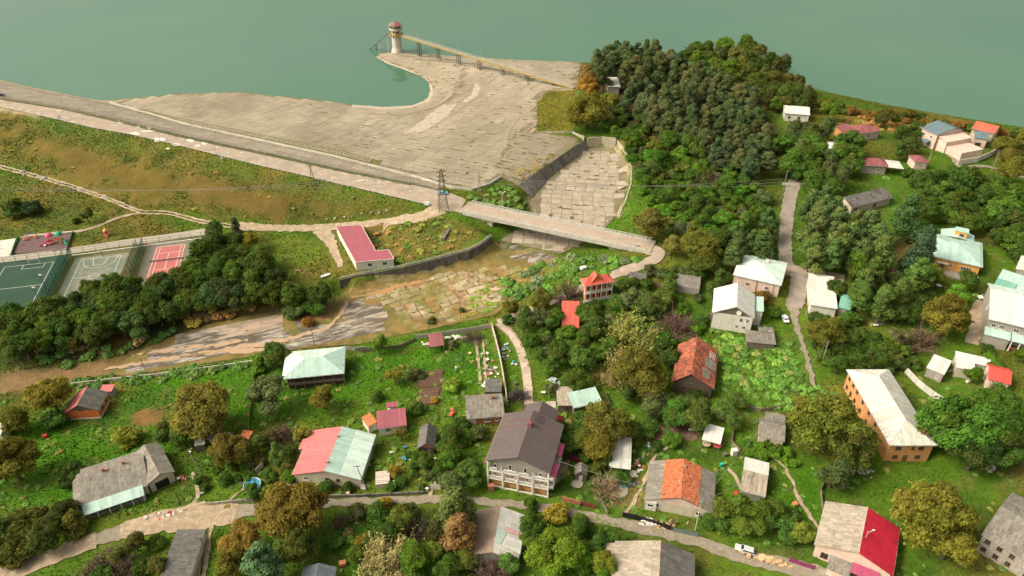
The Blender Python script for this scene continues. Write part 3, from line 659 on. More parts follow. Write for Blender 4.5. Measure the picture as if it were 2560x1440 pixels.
#            height of crown centre = a*R + b ; vertical scale
LEAFGAIN = 2.5
KH = {'broad': (.95, .9), 'big': (.85, 1.4), 'bush': (.52, 0), 'tall': (1.15, .6), 'sparse': (.85, .9), 'pine': (1.55, 2.6), 'spruce': (1.65, .4), 'twig': (.72, .1), 'bare': (.72, .1), 'willow': (.8, .2)}
NAMES = {'broad': 'broadleaf_tree', 'big': 'broadleaf_tree', 'bush': 'shrub', 'tall': 'slender_tree', 'sparse': 'orchard_tree', 'pine': 'pine_tree', 'spruce': 'spruce_tree', 'twig': 'twiggy_shrub', 'bare': 'twiggy_shrub', 'willow': 'willow_tree'}
CATS = {'bush': 'shrub', 'twig': 'shrub', 'bare': 'shrub'}
def tree_world(x, y, R, kind, col, label, group=None, hc=None, squash=1.0):
    for f in FRAMES.values():                            # no trunk inside a house
        c, s = math.cos(f.ang), math.sin(f.ang); u = (x-f.loc.x)*c+(y-f.loc.y)*s; v = -(x-f.loc.x)*s+(y-f.loc.y)*c; m = .5+min(R*.35, 1.6)
        du, dv = f.w/2+m-abs(u), f.d/2+m-abs(v)
        if du > 0 and dv > 0:
            if du < dv: u = math.copysign(f.w/2+m, u)
            else: v = math.copysign(f.d/2+m, v)
            x, y = f.loc.x+u*c-v*s, f.loc.y+u*s+v*c
    if kind in ('big', 'broad') and col[0] > col[1]*1.02 and col[0] < .16: col = tuple(p*.72+q*.28 for p, q in zip(col, (.085,.115,.022)))
    a, b = KH[kind]; hc = a*R+b if hc is None else hc; z = gz(x, y)
    t = thing(NAMES[kind], label, CATS.get(kind, 'tree'), (x, y, z-.05), random.uniform(0, 6.28), group)
    me = random.choice(PROTO[kind]); c = obj('crown', me, None, t)
    c.location = (0, 0, hc); q = R*random.uniform(.93, 1.07); w = random.uniform(.85, 1.35) if kind == 'pine' else random.uniform(.88, 1.12); c.scale = (q*random.uniform(.85, 1.15), q, q*squash*w); c.color = (*[min(.8, v*random.uniform(.92, 1.08)*LEAFGAIN*g) for v, g in zip(col, (1.06, 1.05, .85))], 1)
    tm = random.choice(PTRUNK if kind in ('pine', 'spruce') else TRUNK); k = obj('trunk', tm, None, t)
    rs = max(.9, R*.8) if kind not in ('bush', 'twig', 'bare') else R*.6
    k.scale = (rs, rs, hc+R*.35 if kind not in ('pine', 'spruce') else hc+R*.55)
    if kind in ('bush',): k.scale = (rs, rs, hc*1.1)
    return t
def tree(px, py, rpx, kind, col, label, group=None, squash=1.0):
    a, b = KH[kind]; R = rpx*.16; 
    for _ in range(4):
        P = hit(px, py, a*R+b); R = rpx*depth_at(P)/F
    return tree_world(P.x, P.y, R, kind, col, label, group, squash=squash)
BRUSH = []
BPROTO = []
def brush_proto(seed, n=620):
    rng = np.random.default_rng(seed); nl = 6; D = rng.normal(size=(nl, 3)); D /= np.linalg.norm(D, axis=1)[:, None]; C = D*.5; C[:, 2] = np.abs(C[:, 2])*.5; li = rng.integers(0, nl, n)
    d = rng.normal(size=(n, 3)); d[:, 2] = np.abs(d[:, 2])*.9; d /= np.linalg.norm(d, axis=1)[:, None]; P = (C[li]+d*(.5*rng.uniform(.6, 1.1, n))[:, None])*np.array([1, 1, .8])
    V = quads(P, d+rng.normal(0, .45, (n, 3))+np.array([0, 0, .3]), .24, rng); tone = np.clip(.3+.35*rng.uniform(0, 1, nl)[li]+rng.normal(0, .18, n), .05, 1)
    return V, tone
def brush_at(px, py, rpx, col, squash=1.0):
    P = hit(px, py, .3); R = rpx*depth_at(P)/F; V, tone = BPROTO[random.randrange(len(BPROTO))]; a = random.uniform(0, 6.28); c, s = math.cos(a), math.sin(a)
    W = V*R; W = np.stack([W[..., 0]*c-W[..., 1]*s+P.x, W[..., 0]*s+W[..., 1]*c+P.y, W[..., 2]*squash+gz(P.x, P.y)-.1], -1)
    k = np.array(col)*random.uniform(.85, 1.15)*LEAFGAIN; BRUSH.append((W, (.45+1.1*tone)[:, None]*k))
def build_brush():
    V = np.concatenate([w.reshape(-1, 3) for w, _ in BRUSH]); C = np.repeat(np.concatenate([c for _, c in BRUSH]), 4, 0)
    tag(obj('brush', npmesh('brush', V, np.arange(len(V)).reshape(-1, 4), mat_tuft(), {'paint': C})), 'low wild brush and weeds on banks, slabs and overgrown plots', 'brush', kind='stuff')
for s_ in range(5): BPROTO.append(brush_proto(500+s_))
DK, MD, BR, OL, AU, YL, PU, TN, GY, OR = (.044,.074,.02), (.05,.092,.02), (.075,.14,.02), (.10,.10,.024), (.155,.09,.028), (.22,.17,.03), (.055,.036,.034), (.20,.14,.06), (.075,.095,.042), (.26,.11,.025)
PN = (.042,.056,.026)
flatten(at(920,620,2.6+3.9)+Vector((0,0,0)), 9, 15, math.radians(20), 2.6, 3)
build_ground(); build_lake()
# ---------------------------------------------------------------- concrete, roads, dam
M_CONC = mat('concrete', (.42,.36,.27), .9, var=.22, scale=.35, col2=(.26,.22,.15), cov=.42, s2=.5, bump=.05, bscale=4, rnd=.14, col3=(.13,.10,.06), cov3=.63, s3=.9)
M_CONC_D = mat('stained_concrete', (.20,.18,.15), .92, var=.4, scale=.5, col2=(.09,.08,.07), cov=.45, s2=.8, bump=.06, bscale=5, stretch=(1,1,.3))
M_CONC_L = mat('pale_concrete', (.50,.46,.38), .88, var=.18, scale=.8, col2=(.30,.26,.19), cov=.36, s2=.7, bump=.03)
M_APRON = mat('apron_bed', (.17,.135,.08), .95, var=.3, scale=.3, col2=(.14,.115,.05), cov=.40, s2=.12, col3=(.24,.195,.12), cov3=.5, s3=.08, rnd=0, bump=.08)
M_ASPH = mat('worn_road', (.37,.29,.215), .92, var=.16, scale=.35, col2=(.26,.22,.17), cov=.40, s2=.16, edge=.06, col3=(.56,.45,.34), cov3=.62, s3=.3, rnd=0, bump=.03)
M_DIRT = mat('dirt', (.37,.275,.18), .97, var=.25, scale=.5, col2=(.26,.20,.12), cov=.42, s2=.35, col3=(.55,.45,.32), cov3=.62, s3=.6, rnd=0, bump=.10, bscale=2)
M_GRAVEL = mat('gravel', (.27,.225,.165), .97, var=.3, scale=1.2, col2=(.21,.17,.10), cov=.42, s2=.5, col3=(.38,.32,.24), cov3=.64, s3=2.5, rnd=0, bump=.12, bscale=3)
def road(name, path, width, m, **k):
    o = ribbon(name, path, width, m, **k); W = [hit(*p[:2]) for p in path]; wd = width if isinstance(width, (int, float)) else max(width)
    BARE_LINES.append(([(p.x, p.y) for p in W], wd)); return o
# apron, basin and channel beds
APRON = [(282,258),(330,247),(450,235),(600,231),(720,243),(820,253),(900,265),(960,270),(1030,265),(1068,250),(1078,229),(1073,205),(1053,189),(1012,174),(964,156),(942,141),(950,133),(990,129),(1040,136),(1120,140),(1300,151),(1452,157),(1442,215),(1432,221),(1375,224),(1343,250),(1342,300),(1322,330),(1440,345),(1458,352),(1296,463),(1256,444),(1225,458),(1180,472),(1136,468),(1030,436),(843,390),(637,345),(469,310)]
apron = sheet('dam_apron', APRON, M_APRON, .04, 3.0)
BASIN = [(1474,371),(1534,369),(1556,392),(1568,420),(1567,462),(1552,505),(1538,540),(1500,585),(1400,635),(1250,600),(1345,548),(1332,500),(1376,446),(1422,410)]
basin = sheet('basin_floor', BASIN, M_APRON, .04, 2.5)
CHAN = [(868,727),(960,706),(1060,684),(1130,668),(1180,648),(1235,610),(1400,645),(1340,692),(1280,747),(1240,786),(1100,817),(1000,838),(900,860),(760,870),(600,896),(320,940),(272,933),(317,897),(400,852),(540,806),(617,790),(706,779),(760,800),(835,800),(850,740)]
channel = sheet('channel_floor', CHAN, mat('channel_bed', (.20,.135,.042), .95, var=.4, scale=.3, col2=(.10,.12,.025), cov=.48, s2=.1, col3=(.26,.17,.06), cov3=.55, s3=.15, rnd=0, bump=.1), .04, 2.5)
def slabs(parent, poly, ang, sx, sy, m, gap=.18, keep=.93, lift=.08, jit=.12, rect=None, tilt=.02, wonk=.12, weeds=None):
    """cast slabs laid row by row; the 300 that show largest are single pieces"""
    W = wpoly(poly); cx = sum(p.x for p in W)/len(W); cy = sum(p.y for p in W)/len(W); c, s = math.cos(ang), math.sin(ang); R = max(math.hypot(p.x-cx, p.y-cy) for p in W)
    bb = [(p.x, p.y) for p in W]; cells = []; n = int(R/min(sx, sy))+2
    for j in range(-n, n):
        sh = random.uniform(-.25, .25)*sx
        for i in range(-n, n):
            u0, v0 = i*sx+sh, j*sy
            if abs(u0) > R+sx or abs(v0) > R+sy: continue
            u, v = u0+sx/2, v0+sy/2; x, y = cx+u*c-v*s, cy+u*s+v*c
            cells.append((u0, v0, x, y))
    A = np.array([(q[2], q[3]) for q in cells]); ok = inside(A[:, 0], A[:, 1], bb) & (polydist(A[:, 0], A[:, 1], bb) > min(sx, sy)*.4)
    nz = fnoise(A[:, 0], A[:, 1], 14, 41); out = []
    for k, (u0, v0, x, y) in enumerate(cells):
        if not ok[k] or nz[k]+random.uniform(-.12, .12) > keep: continue
        g = gap*random.uniform(.6, 1.6); Q = []
        for (a, b) in ((u0+g/2, v0+g/2), (u0+sx-g/2, v0+g/2), (u0+sx-g/2, v0+sy-g/2), (u0+g/2, v0+sy-g/2)):
            a += random.uniform(-wonk, wonk); b += random.uniform(-wonk, wonk)
            X, Y = cx+a*c-b*s, cy+a*s+b*c; Q.append([X, Y, gz(X, Y)+lift+random.uniform(-tilt, tilt)])
        mid = [sum(q[i] for q in Q)/4 for i in range(3)]; px, py, dep = project(*mid)
        if not (-20 < px < 2580 and -20 < py < 1460): continue
        out.append((float(dep), Q, mid))
    out.sort(key=lambda t: t[0]); rest = MB()
    for k, (dep, Q, mid) in enumerate(out):
        lo = [(q[0], q[1], q[2]-.35) for q in Q]
        if k < 300:
            b = MB(); b.add([(q[0]-mid[0], q[1]-mid[1], q[2]-mid[2]) for q in Q+lo], [(0,1,2,3),(0,4,5,1),(1,5,6,2),(2,6,7,3),(3,7,4,0)])
            obj('concrete_slab', b, m, parent, Matrix.Translation(mid))
        else: rest.add(Q+lo, [(0,1,2,3),(0,4,5,1),(1,5,6,2),(2,6,7,3),(3,7,4,0)])
    if weeds:                                            # weeds rooted in the joints, thicker on one side
        tf = MB()
        for dep, Q, mid in out:
            px, py, _ = project(*mid)
            if random.random() > weeds(px, py): continue
            p, q = random.choice(((0,1),(3,2),(0,1),(1,2))); p, q = Vector(Q[p]), Vector(Q[q]); a, b = sorted((random.random(), random.random())); p, q = p.lerp(q, a), p.lerp(q, b); k = max(1, int((q-p).length/.5))
            for i in range(k):
                m_ = p.lerp(q, (i+.5)/k)+Vector((random.uniform(-.15,.15), random.uniform(-.15,.15), 0)); w = random.uniform(.25,.7)*(1+max(0, (px-1000)/500)); h = random.uniform(.1,.35)
                tf.add([m_+Vector((-w,-w*.5,0)), m_+Vector((w,-w*.4,0)), m_+Vector((w*.8,w*.5,0)), m_+Vector((-w*.7,w*.5,0)), m_+Vector((0,0,h))], [(0,1,4),(1,2,4),(2,3,4),(3,0,4)])
        r = obj('joint_weeds', tf, mat('joint_weeds', (.13,.115,.05), .95, var=.4, scale=.3, island=.3, rnd=0), parent); r['kind'] = 'stuff'
    if rest.v:
        r = obj('far_slabs', rest, m, parent); r['kind'] = 'stuff'
DAM_ANG = math.atan2((at(637,347,9.5)-at(469,312,7.5)).y, (at(637,347,9.5)-at(469,312,7.5)).x)
M_SLAB = mat('apron_slab', (.36,.30,.215), .9, var=.12, scale=.06, col2=(.25,.205,.14), cov=.46, s2=.022, col3=(.19,.155,.095), cov3=.60, s3=.035, rnd=.09, bump=.012, bscale=1.2, island=.08, edge=.16, land=.2, stretch=(1,.6,1))
slabs(apron, APRON, DAM_ANG, 6.4, 3.6, M_SLAB, gap=.26, keep=.98, wonk=.03, weeds=lambda x, y: .03+.5*min(1, max(0, (x-700)/600))*(.35+.65*min(1, max(0, (y-200)/180))))
M_BSLAB = mat('basin_slab', (.44,.36,.265), .9, var=.14, scale=.2, col2=(.34,.28,.20), cov=.42, s2=.15, col3=(.16,.14,.11), cov3=.68, s3=.25, rnd=.08, bump=.015, bscale=1.5, edge=.25)
slabs(basin, BASIN, math.radians(-8), 4.6, 4.2, M_BSLAB, gap=.22, keep=.95, wonk=.04, weeds=lambda x, y: .25)
M_CSLAB = mat('channel_slab', (.38,.30,.19), .9, var=.28, scale=.25, col2=(.20,.18,.05), cov=.50, s2=.07, col3=(.27,.14,.05), cov3=.55, s3=.12, rnd=.2, bump=.05, edge=.06, land=.4)
slabs(channel, [(880,724),(960,706),(1060,686),(1130,670),(1300,665),(1330,690),(1270,745),(1230,785),(1100,812),(1015,828),(980,788),(935,748),(880,746)], math.radians(22), 3.9, 3.0, M_CSLAB, gap=.26, keep=.78, wonk=.25, weeds=lambda x, y: .8)
M_WEATH = mat('weathered_floor', (.33,.29,.23), .95, var=.42, scale=1.2, col2=(.12,.095,.07), cov=.52, s2=.6, edge=.05, col3=(.46,.33,.23), cov3=.60, s3=.09, rnd=.1, bump=.1, bscale=2, land=-.3, stretch=(.22,1,1))
slabs(channel, [(320,940),(272,933),(317,899),(400,856),(540,808),(617,792),(706,780),(760,802),(835,800),(868,752),(930,752),(975,790),(1010,826),(960,838),(900,858),(760,868),(600,893)], math.radians(17), 7.5, 5.5, M_WEATH, gap=.06, keep=.9, wonk=.05, tilt=.02)
slabs(channel, [(1235,612),(1300,605),(1400,645),(1330,665),(1240,640)], math.radians(5), 3.5, 3.0, M_WEATH, gap=.25, keep=.62)
# white sediment streaks and the pale swept strip that crosses the apron
for pp in ([(1010,335),(1075,285),(1110,262),(1140,262),(1120,290),(1060,330)], [(1190,205),(1204,222),(1196,240),(1168,258),(1152,256),(1178,238),(1186,220)]):
    s_ = sheet('washed_strip', pp, mat('washed_concrete', (.43,.355,.265), .9, var=.15, scale=.4, col2=(.35,.28,.20), cov=.4, s2=.4, rnd=0), .19, 2, jag=.5, kind=None, parent=apron)
s_ = sheet('shore_band', [(945,142),(975,158),(1030,178),(1066,196),(1080,214),(1084,236),(1070,256),(1030,270),(960,276),(880,268),(880,262),(960,268),(1030,264),(1067,249),(1077,229),(1072,206),(1052,190),(1012,175),(963,157),(938,142)], mat('washed_concrete', ()), .17, 2, jag=.2, kind=None, parent=apron)
M_SILT = mat('peach_silt', (.43,.29,.18), .95, var=.14, scale=.5, col2=(.45,.30,.17), cov=.4, s2=.3, rnd=0)
for pth, wd_ in (([(262,925),(330,912),(420,897),(520,884),(600,868),(680,858),(760,838),(820,822),(850,790),(868,755)], [1,1.6,1.9,1.8,2.2,2,1.8,1.4,1.1,.8]), ([(450,893),(560,878),(640,878),(740,855)], [.6,2,2.4,.6]), ([(330,890),(420,876),(520,866),(620,850)], [.6,1.6,2,.5])):
    q_ = ribbon('silt_streak', pth, wd_, M_SILT, off=.2, jag=.7, kind=None, parent=channel)
q_ = sheet('rust_stain', [(868,735),(900,722),(960,713),(1010,708),(1060,700),(1040,712),(990,722),(960,735),(900,742),(880,748)], mat('rust_stain', (.42,.20,.06), .95, var=.3, scale=.6, col2=(.36,.23,.11), cov=.5, edge=.2, rnd=0), .2, 1.6, jag=.5, kind=None, parent=channel)
for pth, wd_ in (([(955,147),(1020,163),(1077,181),(1099,201),(1124,221),(1127,238),(1105,256),(1078,269),(1010,285),(930,285)], 3.2), ([(1186,198),(1207,220),(1196,241),(1160,262),(1120,292)], 2.2), ([(1340,262),(1290,300),(1268,330),(1262,372)], 2.0)):
    ribbon('apron_track', pth, wd_, mat('track_concrete', (.30,.245,.165), .92, var=.12, scale=.3, rnd=0), off=.2, jag=.15, kind=None, parent=apron)
# dam crest road, verge, upstream slope, parapet
def mid(a, b, t): return [(p[0]+(q[0]-p[0])*t, p[1]+(q[1]-p[1])*t) for p, q in zip(a, b)]
crest_poly = [(-200,224),(0,266),(103,288),(234,318),(331,336),(469,368),(637,410),(781,442),(921,475),(1090,518),(1150,530),(1165,500),(1130,484),(1102,478),(1031,462),(859,430),(637,383),(469,348),(312,310),(156,274),(0,250),(-200,209)]
crest = sheet('crest_road', crest_poly, M_ASPH, .07, 2.2, jag=.15)
verge = [(-200,203),(0,245),(156,270),(312,306),(469,344),(637,379),(859,427),(1031,460)]
M_STRIP = mat('upstream_slab', (.32,.27,.195), .92, var=.2, scale=.3, col2=(.23,.195,.14), cov=.42, s2=.4, rnd=.12, bump=.06)
NO_GRASS += [crest_poly, APRON, BASIN, CHAN, [(-200,209),(0,241),(469,341),(859,424),(1100,474),(1134,470),(1030,440),(637,347),(275,256),(0,199),(-200,160)]]
strip = sheet('upstream_slope', [(275,258),(469,313),(637,349),(843,394),(1030,440),(1110,468),(1090,472),(1031,457),(859,424),(637,376),(469,341),(312,302),(156,267),(0,241),(-100,222),(-100,185),(0,204),(103,226),(219,248)], mat('upstream_bed', (.25,.21,.15), .95, var=.3, scale=.3, rnd=0), .05, 2.5)
slabs(strip, [(275,262),(469,317),(637,352),(843,397),(1030,442),(1085,464),(1031,455),(859,421),(637,373),(469,338),(312,299),(156,264),(0,238),(-60,226),(-60,196),(0,207),(103,229),(219,251)], DAM_ANG, 6, 5, M_STRIP, gap=.15, keep=.97, tilt=.01, wonk=.02)
def kerbwall(name, path, hgt_, thick, m, label, cat, lift=0, world=False, seg=3.0, piece='wall_segment', group=None, kind=None):
    W = path if world else [hit(*p[:2]) for p in path]; D = dens(W, seg, False); c = W[len(W)//2]; t = thing(name, label, cat, (c.x, c.y, gz(c.x, c.y)), 0, group)
    for i in range(len(D)-1):
        a, b = D[i], D[i+1]; L = (b-a).length; ang = math.atan2(b.y-a.y, b.x-a.x); za, zb = gz(a.x, a.y), gz(b.x, b.y)
        mb = MB(); e = .01
        for (x, z) in ((e, za), (L-e, zb)): pass
        mb.add([(0,-thick/2,-.6),(L-.02,-thick/2,zb-za-.6),(L-.02,thick/2,zb-za-.6),(0,thick/2,-.6),(0,-thick/2,hgt_+lift),(L-.02,-thick/2,zb-za+hgt_+lift),(L-.02,thick/2,zb-za+hgt_+lift),(0,thick/2,hgt_+lift)], [(3,2,1,0),(4,5,6,7),(0,1,5,4),(1,2,6,5),(2,3,7,6),(3,0,4,7)])
        obj(piece, mb, m, t, Matrix.Translation((a.x-c.x, a.y-c.y, za-gz(c.x, c.y))) @ Matrix.Rotation(ang, 4, 'Z'))
    return t
kerbwall('parapet_wall', [(275,258),(469,313),(637,349),(843,394),(1030,441),(1134,471),(1180,476),(1225,462),(1253,444)], .95, .5, M_CONC_L, 'pale concrete parapet running along the bench above the dam apron', 'wall', seg=6)
kerbwall('kerb_wall', [(-60,230),(0,243),(156,268),(312,304),(469,342),(637,377),(859,425),(1031,459),(1100,476)], .35, .35, M_CONC_D, 'low dark kerb between the crest road and the dark upstream slope', 'kerb', seg=8)
ribbon('grass_verge', [(0,247),(156,272),(312,308),(469,346),(637,381),(859,429),(1031,462)], 1.7, mat('verge_grass', (.085,.10,.03), .95, var=.4, scale=.6, col2=(.13,.11,.04), cov=.45, rnd=0, bump=.1), off=.16, jag=.4)
# concrete lattice drain beside the bench
g_ = sheet('drain_bed', [(350,272),(469,299),(637,333),(843,374),(955,404),(948,412),(900,405),(843,390),(637,345),(469,310),(345,282)], mat('mossy_bed', (.13,.14,.03), .95, var=.4, scale=.5, col2=(.16,.11,.05), cov=.45, rnd=0), .14, 2.5)
lat = MB()
P0 = [hit(*p) for p in ((360,277),(469,301),(637,335),(843,377),(930,399))]; P1 = [hit(*p) for p in ((352,283),(469,309),(637,343),(843,387),(925,407))]
for A_ in (0.15, .5, .85):
    D = dens([a.lerp(b, A_) for a, b in zip(P0, P1)], 2.0, False)
    for a, b in zip(D[:-1], D[1:]): lat.bar((a.x, a.y, gz(a.x, a.y)+.26), (b.x, b.y, gz(b.x, b.y)+.26), .28, .3)
Da = dens([a.lerp(b, .15) for a, b in zip(P0, P1)], 2.0, False); Db = dens([a.lerp(b, .85) for a, b in zip(P0, P1)], 2.0, False)
for a, b in list(zip(Da, Db)): lat.bar((a.x, a.y, gz(a.x, a.y)+.25), (b.x, b.y, gz(b.x, b.y)+.25), .26, .28)
tag(obj('drain_lattice', lat, M_CONC), 'concrete lattice blocks lining the mossy drain on the dam apron', 'drain', kind='stuff')
# guard rail of short posts on the downstream edge
M_POST = mat('post_concrete', (.50,.45,.36), .9, var=.25, scale=3)
def guard_rail(path, label, step, hh, name='guard_rail'):
    W = [hit(*p) for p in path]; D = dens(W, step, False); t = thing(name, label, 'guard rail', (W[0].x, W[0].y, gz(W[0].x, W[0].y)))
    pm = MB().box(-.16,-.16,-.5,.16,.16,hh).mesh('post'); o = W[0]; z0 = gz(o.x, o.y)
    for i, a in enumerate(D):
        z = gz(a.x, a.y); obj('post', pm, M_POST, t, Matrix.Translation((a.x-o.x, a.y-o.y, z-z0)))
        if i+1 < len(D):
            b = D[i+1]; zb = gz(b.x, b.y); obj('rail', MB().bar((0,0,0), (b.x-a.x, b.y-a.y, zb-z), .2, .22), M_POST, t, Matrix.Translation((a.x-o.x, a.y-o.y, z-z0+hh-.15)))
    return t
guard_rail([(-40,259),(0,269),(103,291),(234,322),(331,339),(469,371),(637,413),(781,446),(921,479),(1076,514)], 'long row of stubby concrete guard posts along the grassy downstream edge of the dam road', 2.6, .85)
# bridge

z_ = 14.0; nl, nr, fl, fr = at(1158,531,z_), at(1612,629,z_), at(1160,503,z_), at(1588,594,z_)
bdir = (nr-nl).normalized(); bper = Vector((-bdir.y, bdir.x, 0)); Lb = (nr-nl).dot(bdir); Wb = max(7, (fl-nl).dot(bper))
BM = Matrix.Translation(nl) @ Matrix.Rotation(math.atan2(bdir.y, bdir.x), 4, 'Z')
bridge = thing('road_bridge', 'long concrete road bridge with white railings crossing the spillway', 'bridge', nl, math.atan2(bdir.y, bdir.x))
M_DECK = mat('bridge_deck', (.42,.32,.24), .92, var=.12, scale=.3, col2=(.30,.25,.19), cov=.38, s2=.14, edge=.05, rnd=0)
obj('deck', MB().box(-2,.55,-.35,Lb+2,Wb-.9,.1), M_DECK, bridge)
gd = MB()
for y0, y1 in ((0,.5),(Wb-.85,Wb)):
    gd.box(-2,y0,-1.25,Lb+2,y1,.28)
obj('edge_beam', gd, M_CONC_L, bridge)
hn = MB()
for y0, y1 in ((.9,2.1),(Wb-3.0,Wb-1.8),(Wb/2-.6,Wb/2+.6)):      # haunched girders
    prof = [(0,-2.6),(8,-3.0),(16,-1.9),(Lb*.5,-1.35),(Lb-18,-1.7),(Lb-8,-2.7),(Lb,-2.7)]; n = len(prof)
    vs = [(x,y0,-.36) for x, _ in prof]+[(x,y0,z) for x, z in prof]+[(x,y1,-.36) for x, _ in prof]+[(x,y1,z) for x, z in prof]
    fs = []
    for i in range(n-1): fs += [(i,n+i,n+i+1,i+1),(2*n+i,2*n+i+1,3*n+i+1,3*n+i),(n+i,3*n+i,3*n+i+1,n+i+1)]
    fs += [(0,2*n,3*n,n),(n-1,2*n-1,4*n-1,3*n-1)]; hn.add(vs, fs)
obj('girder', hn, M_CONC, bridge)
for x in (11.5, Lb-13): obj('pier', MB().box(x-1.1,.9,-10,x+1.1,Wb-1.2,-2.2), M_CONC, bridge)
for x in (-2, Lb+.5): obj('abutment', MB().box(x,-.1,-9,x+1.6,Wb+.1,-.37), M_CONC_D, bridge)
M_RAIL = mat('white_rail', (.62,.59,.52), .7, var=.12, scale=2, col2=(.4,.34,.26), cov=.36)
pm = MB().box(-.1,-.1,0,.1,.1,1.1).mesh('railing_post')
for y, hh in ((Wb-.42, 1.1), (.25, .75)):
    n = int(Lb/2.0)
    for i in range(n+1): o = obj('railing_post', pm, M_RAIL, bridge, Matrix.Translation((i*Lb/n, y, .28)) @ Matrix.Diagonal((1,1,hh/1.1,1)))
    for z in (.35, hh): obj('railing_rail', MB().box(-.2,y-.09,.28+z-.08,Lb+.2,y+.09,.28+z+.08), M_RAIL, bridge)
    bl = MB()
    for i in range(int(Lb/.5)): bl.box(i*.5,y-.03,.35,i*.5+.07,y+.03,.28+hh-.08)
    b_ = obj('railing_balusters', bl, M_RAIL, bridge); b_['kind'] = 'stuff'
# retaining wall of the lower channel, with panels and a pipe handrail
def retain(name, Wt, zb, m, label, thick=.7, rail=True, seg=3.2, cap=True):
    o = Wt[0]; t = thing(name, label, 'wall', (o.x, o.y, zb[0]))
    segs = []
    for i in range(len(Wt)-1):
        a, b = Wt[i], Wt[i+1]; k = max(1, int((b-a).length/seg))
        for j in range(k): segs.append((a.lerp(b, j/k), a.lerp(b, (j+1)/k), zb[i]+(zb[i+1]-zb[i])*j/k))
    for a, b, z in segs:
        d = Vector((b.x-a.x, b.y-a.y, 0)); L = d.length; ang = math.atan2(d.y, d.x); h0, h1 = a.z-z+.1, b.z-z+.1
        obj('wall_panel', MB().add([(0,-.0,-1.5),(L-.04,0,-1.5),(L-.04,thick,-1.5),(0,thick,-1.5),(0,0,h0),(L-.04,0,h1),(L-.04,thick,h1),(0,thick,h0)], [(3,2,1,0),(4,5,6,7),(0,1,5,4),(1,2,6,5),(2,3,7,6),(3,0,4,7)]), m, t, Matrix.Translation((a.x-o.x, a.y-o.y, z-zb[0])) @ Matrix.Rotation(ang, 4, 'Z'))
        if rail:
            obj('handrail_post', MB().box(-.05,-.05,0,.05,.05,1.0), M_RAIL, t, Matrix.Translation((a.x-o.x, a.y-o.y, a.z-zb[0]+.05)))
    if rail:
        hr = MB()
        for a, b, z in segs:
            for q in (1.0, .55): hr.bar((a.x-o.x, a.y-o.y, a.z-zb[0]+q), (b.x-o.x, b.y-o.y, b.z-zb[0]+q), .1)
        obj('handrail', hr, M_RAIL, t)
    return t
retain('retaining_wall', LW, [z-.2 for z in (6.4,4.6,3,1,-.5,-2,-2.8)], mat('dark_wall', (.125,.11,.09), .92, var=.45, scale=.5, col2=(.05,.046,.04), cov=.45, s2=.8, bump=.06, stretch=(1,1,.3)), 'tall dark stained retaining wall with white pipe handrail beside the spillway channel', .7)
retain('back_wall', [at(1330,331,12.9), at(1430,330,13.6), at(1460,342,14)], [11.8,11.8,12], M_CONC, 'pale wedge shaped concrete wall above the apron corner', .6, False, 4)
retain('back_wall', [at(1470,345,14.2), at(1505,343,14), at(1540,346,14.4)], [7.6,7.6,7.6], M_CONC, 'concrete headwall at the upper end of the spillway basin', .6, False, 4)
retain('side_wall', RW, [7.6,7.6,7.6,7.6,7.4,7.2], M_CONC, 'curved concrete side wall with faded paint on the right of the spillway basin', .7, False, 3)
# sloped dark wall on the left of the basin, in cast bays
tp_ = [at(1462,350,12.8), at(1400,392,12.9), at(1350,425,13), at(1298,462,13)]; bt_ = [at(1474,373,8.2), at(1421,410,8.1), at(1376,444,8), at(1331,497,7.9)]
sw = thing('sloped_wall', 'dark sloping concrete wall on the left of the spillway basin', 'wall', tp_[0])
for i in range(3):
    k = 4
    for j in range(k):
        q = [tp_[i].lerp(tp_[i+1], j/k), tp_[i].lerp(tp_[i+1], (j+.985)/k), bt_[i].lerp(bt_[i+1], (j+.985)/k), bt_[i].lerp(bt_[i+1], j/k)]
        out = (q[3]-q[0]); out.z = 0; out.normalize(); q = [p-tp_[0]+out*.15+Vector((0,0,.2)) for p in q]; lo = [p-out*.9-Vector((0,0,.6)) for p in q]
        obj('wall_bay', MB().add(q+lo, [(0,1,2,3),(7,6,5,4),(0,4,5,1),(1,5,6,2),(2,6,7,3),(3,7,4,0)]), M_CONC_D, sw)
# ---------------------------------------------------------------- intake tower and its footbridge
M_TWR = mat('tower_concrete', (.56,.52,.44), .85, var=.14, scale=.5, col2=(.42,.36,.28), cov=.36, s2=.4, stretch=(1,1,.3))
M_TBASE = mat('tower_foot', (.62,.52,.45), .9, var=.25, scale=.8, col2=(.3,.28,.24), cov=.45, s2=1.0)
M_RED = mat('red_door_paint', (.42,.04,.03), .6); M_DARK = mat('dark_opening', (.02,.02,.022), .35, rnd=.3)
M_YEL = mat('yellow_steel', (.33,.235,.05), .55, var=.2, scale=1.5, col2=(.24,.14,.05), cov=.35)
M_STEEL = mat('grey_steel', (.15,.14,.125), .6, var=.3, scale=2)
M_TROOF = mat('tower_roof', (.22,.155,.125), .8, var=.2, scale=.6)
TB = at(994,131,LAKE); DZ = 16.6; tz = DZ-LAKE
tw = thing('intake_tower', 'round pale intake tower with conical roof standing in the lake', 'tower', TB)
obj('tower_shaft', MB().lathe([(3.5,2.6),(3.25,4),(3.2,tz-.9)], n=24), M_TWR, tw)
obj('tower_foot', MB().lathe([(4.3,-5),(4.3,.4),(3.75,2.4),(3.6,2.7)], n=24), M_TBASE, tw)
obj('gallery', MB().lathe([(3.2,tz-.9),(4.9,tz-.5),(4.9,tz)], n=24), M_YEL, tw)
obj('lower_cabin', MB().lathe([(3.0,tz),(3.0,tz+2.9)], n=24), M_TWR, tw)
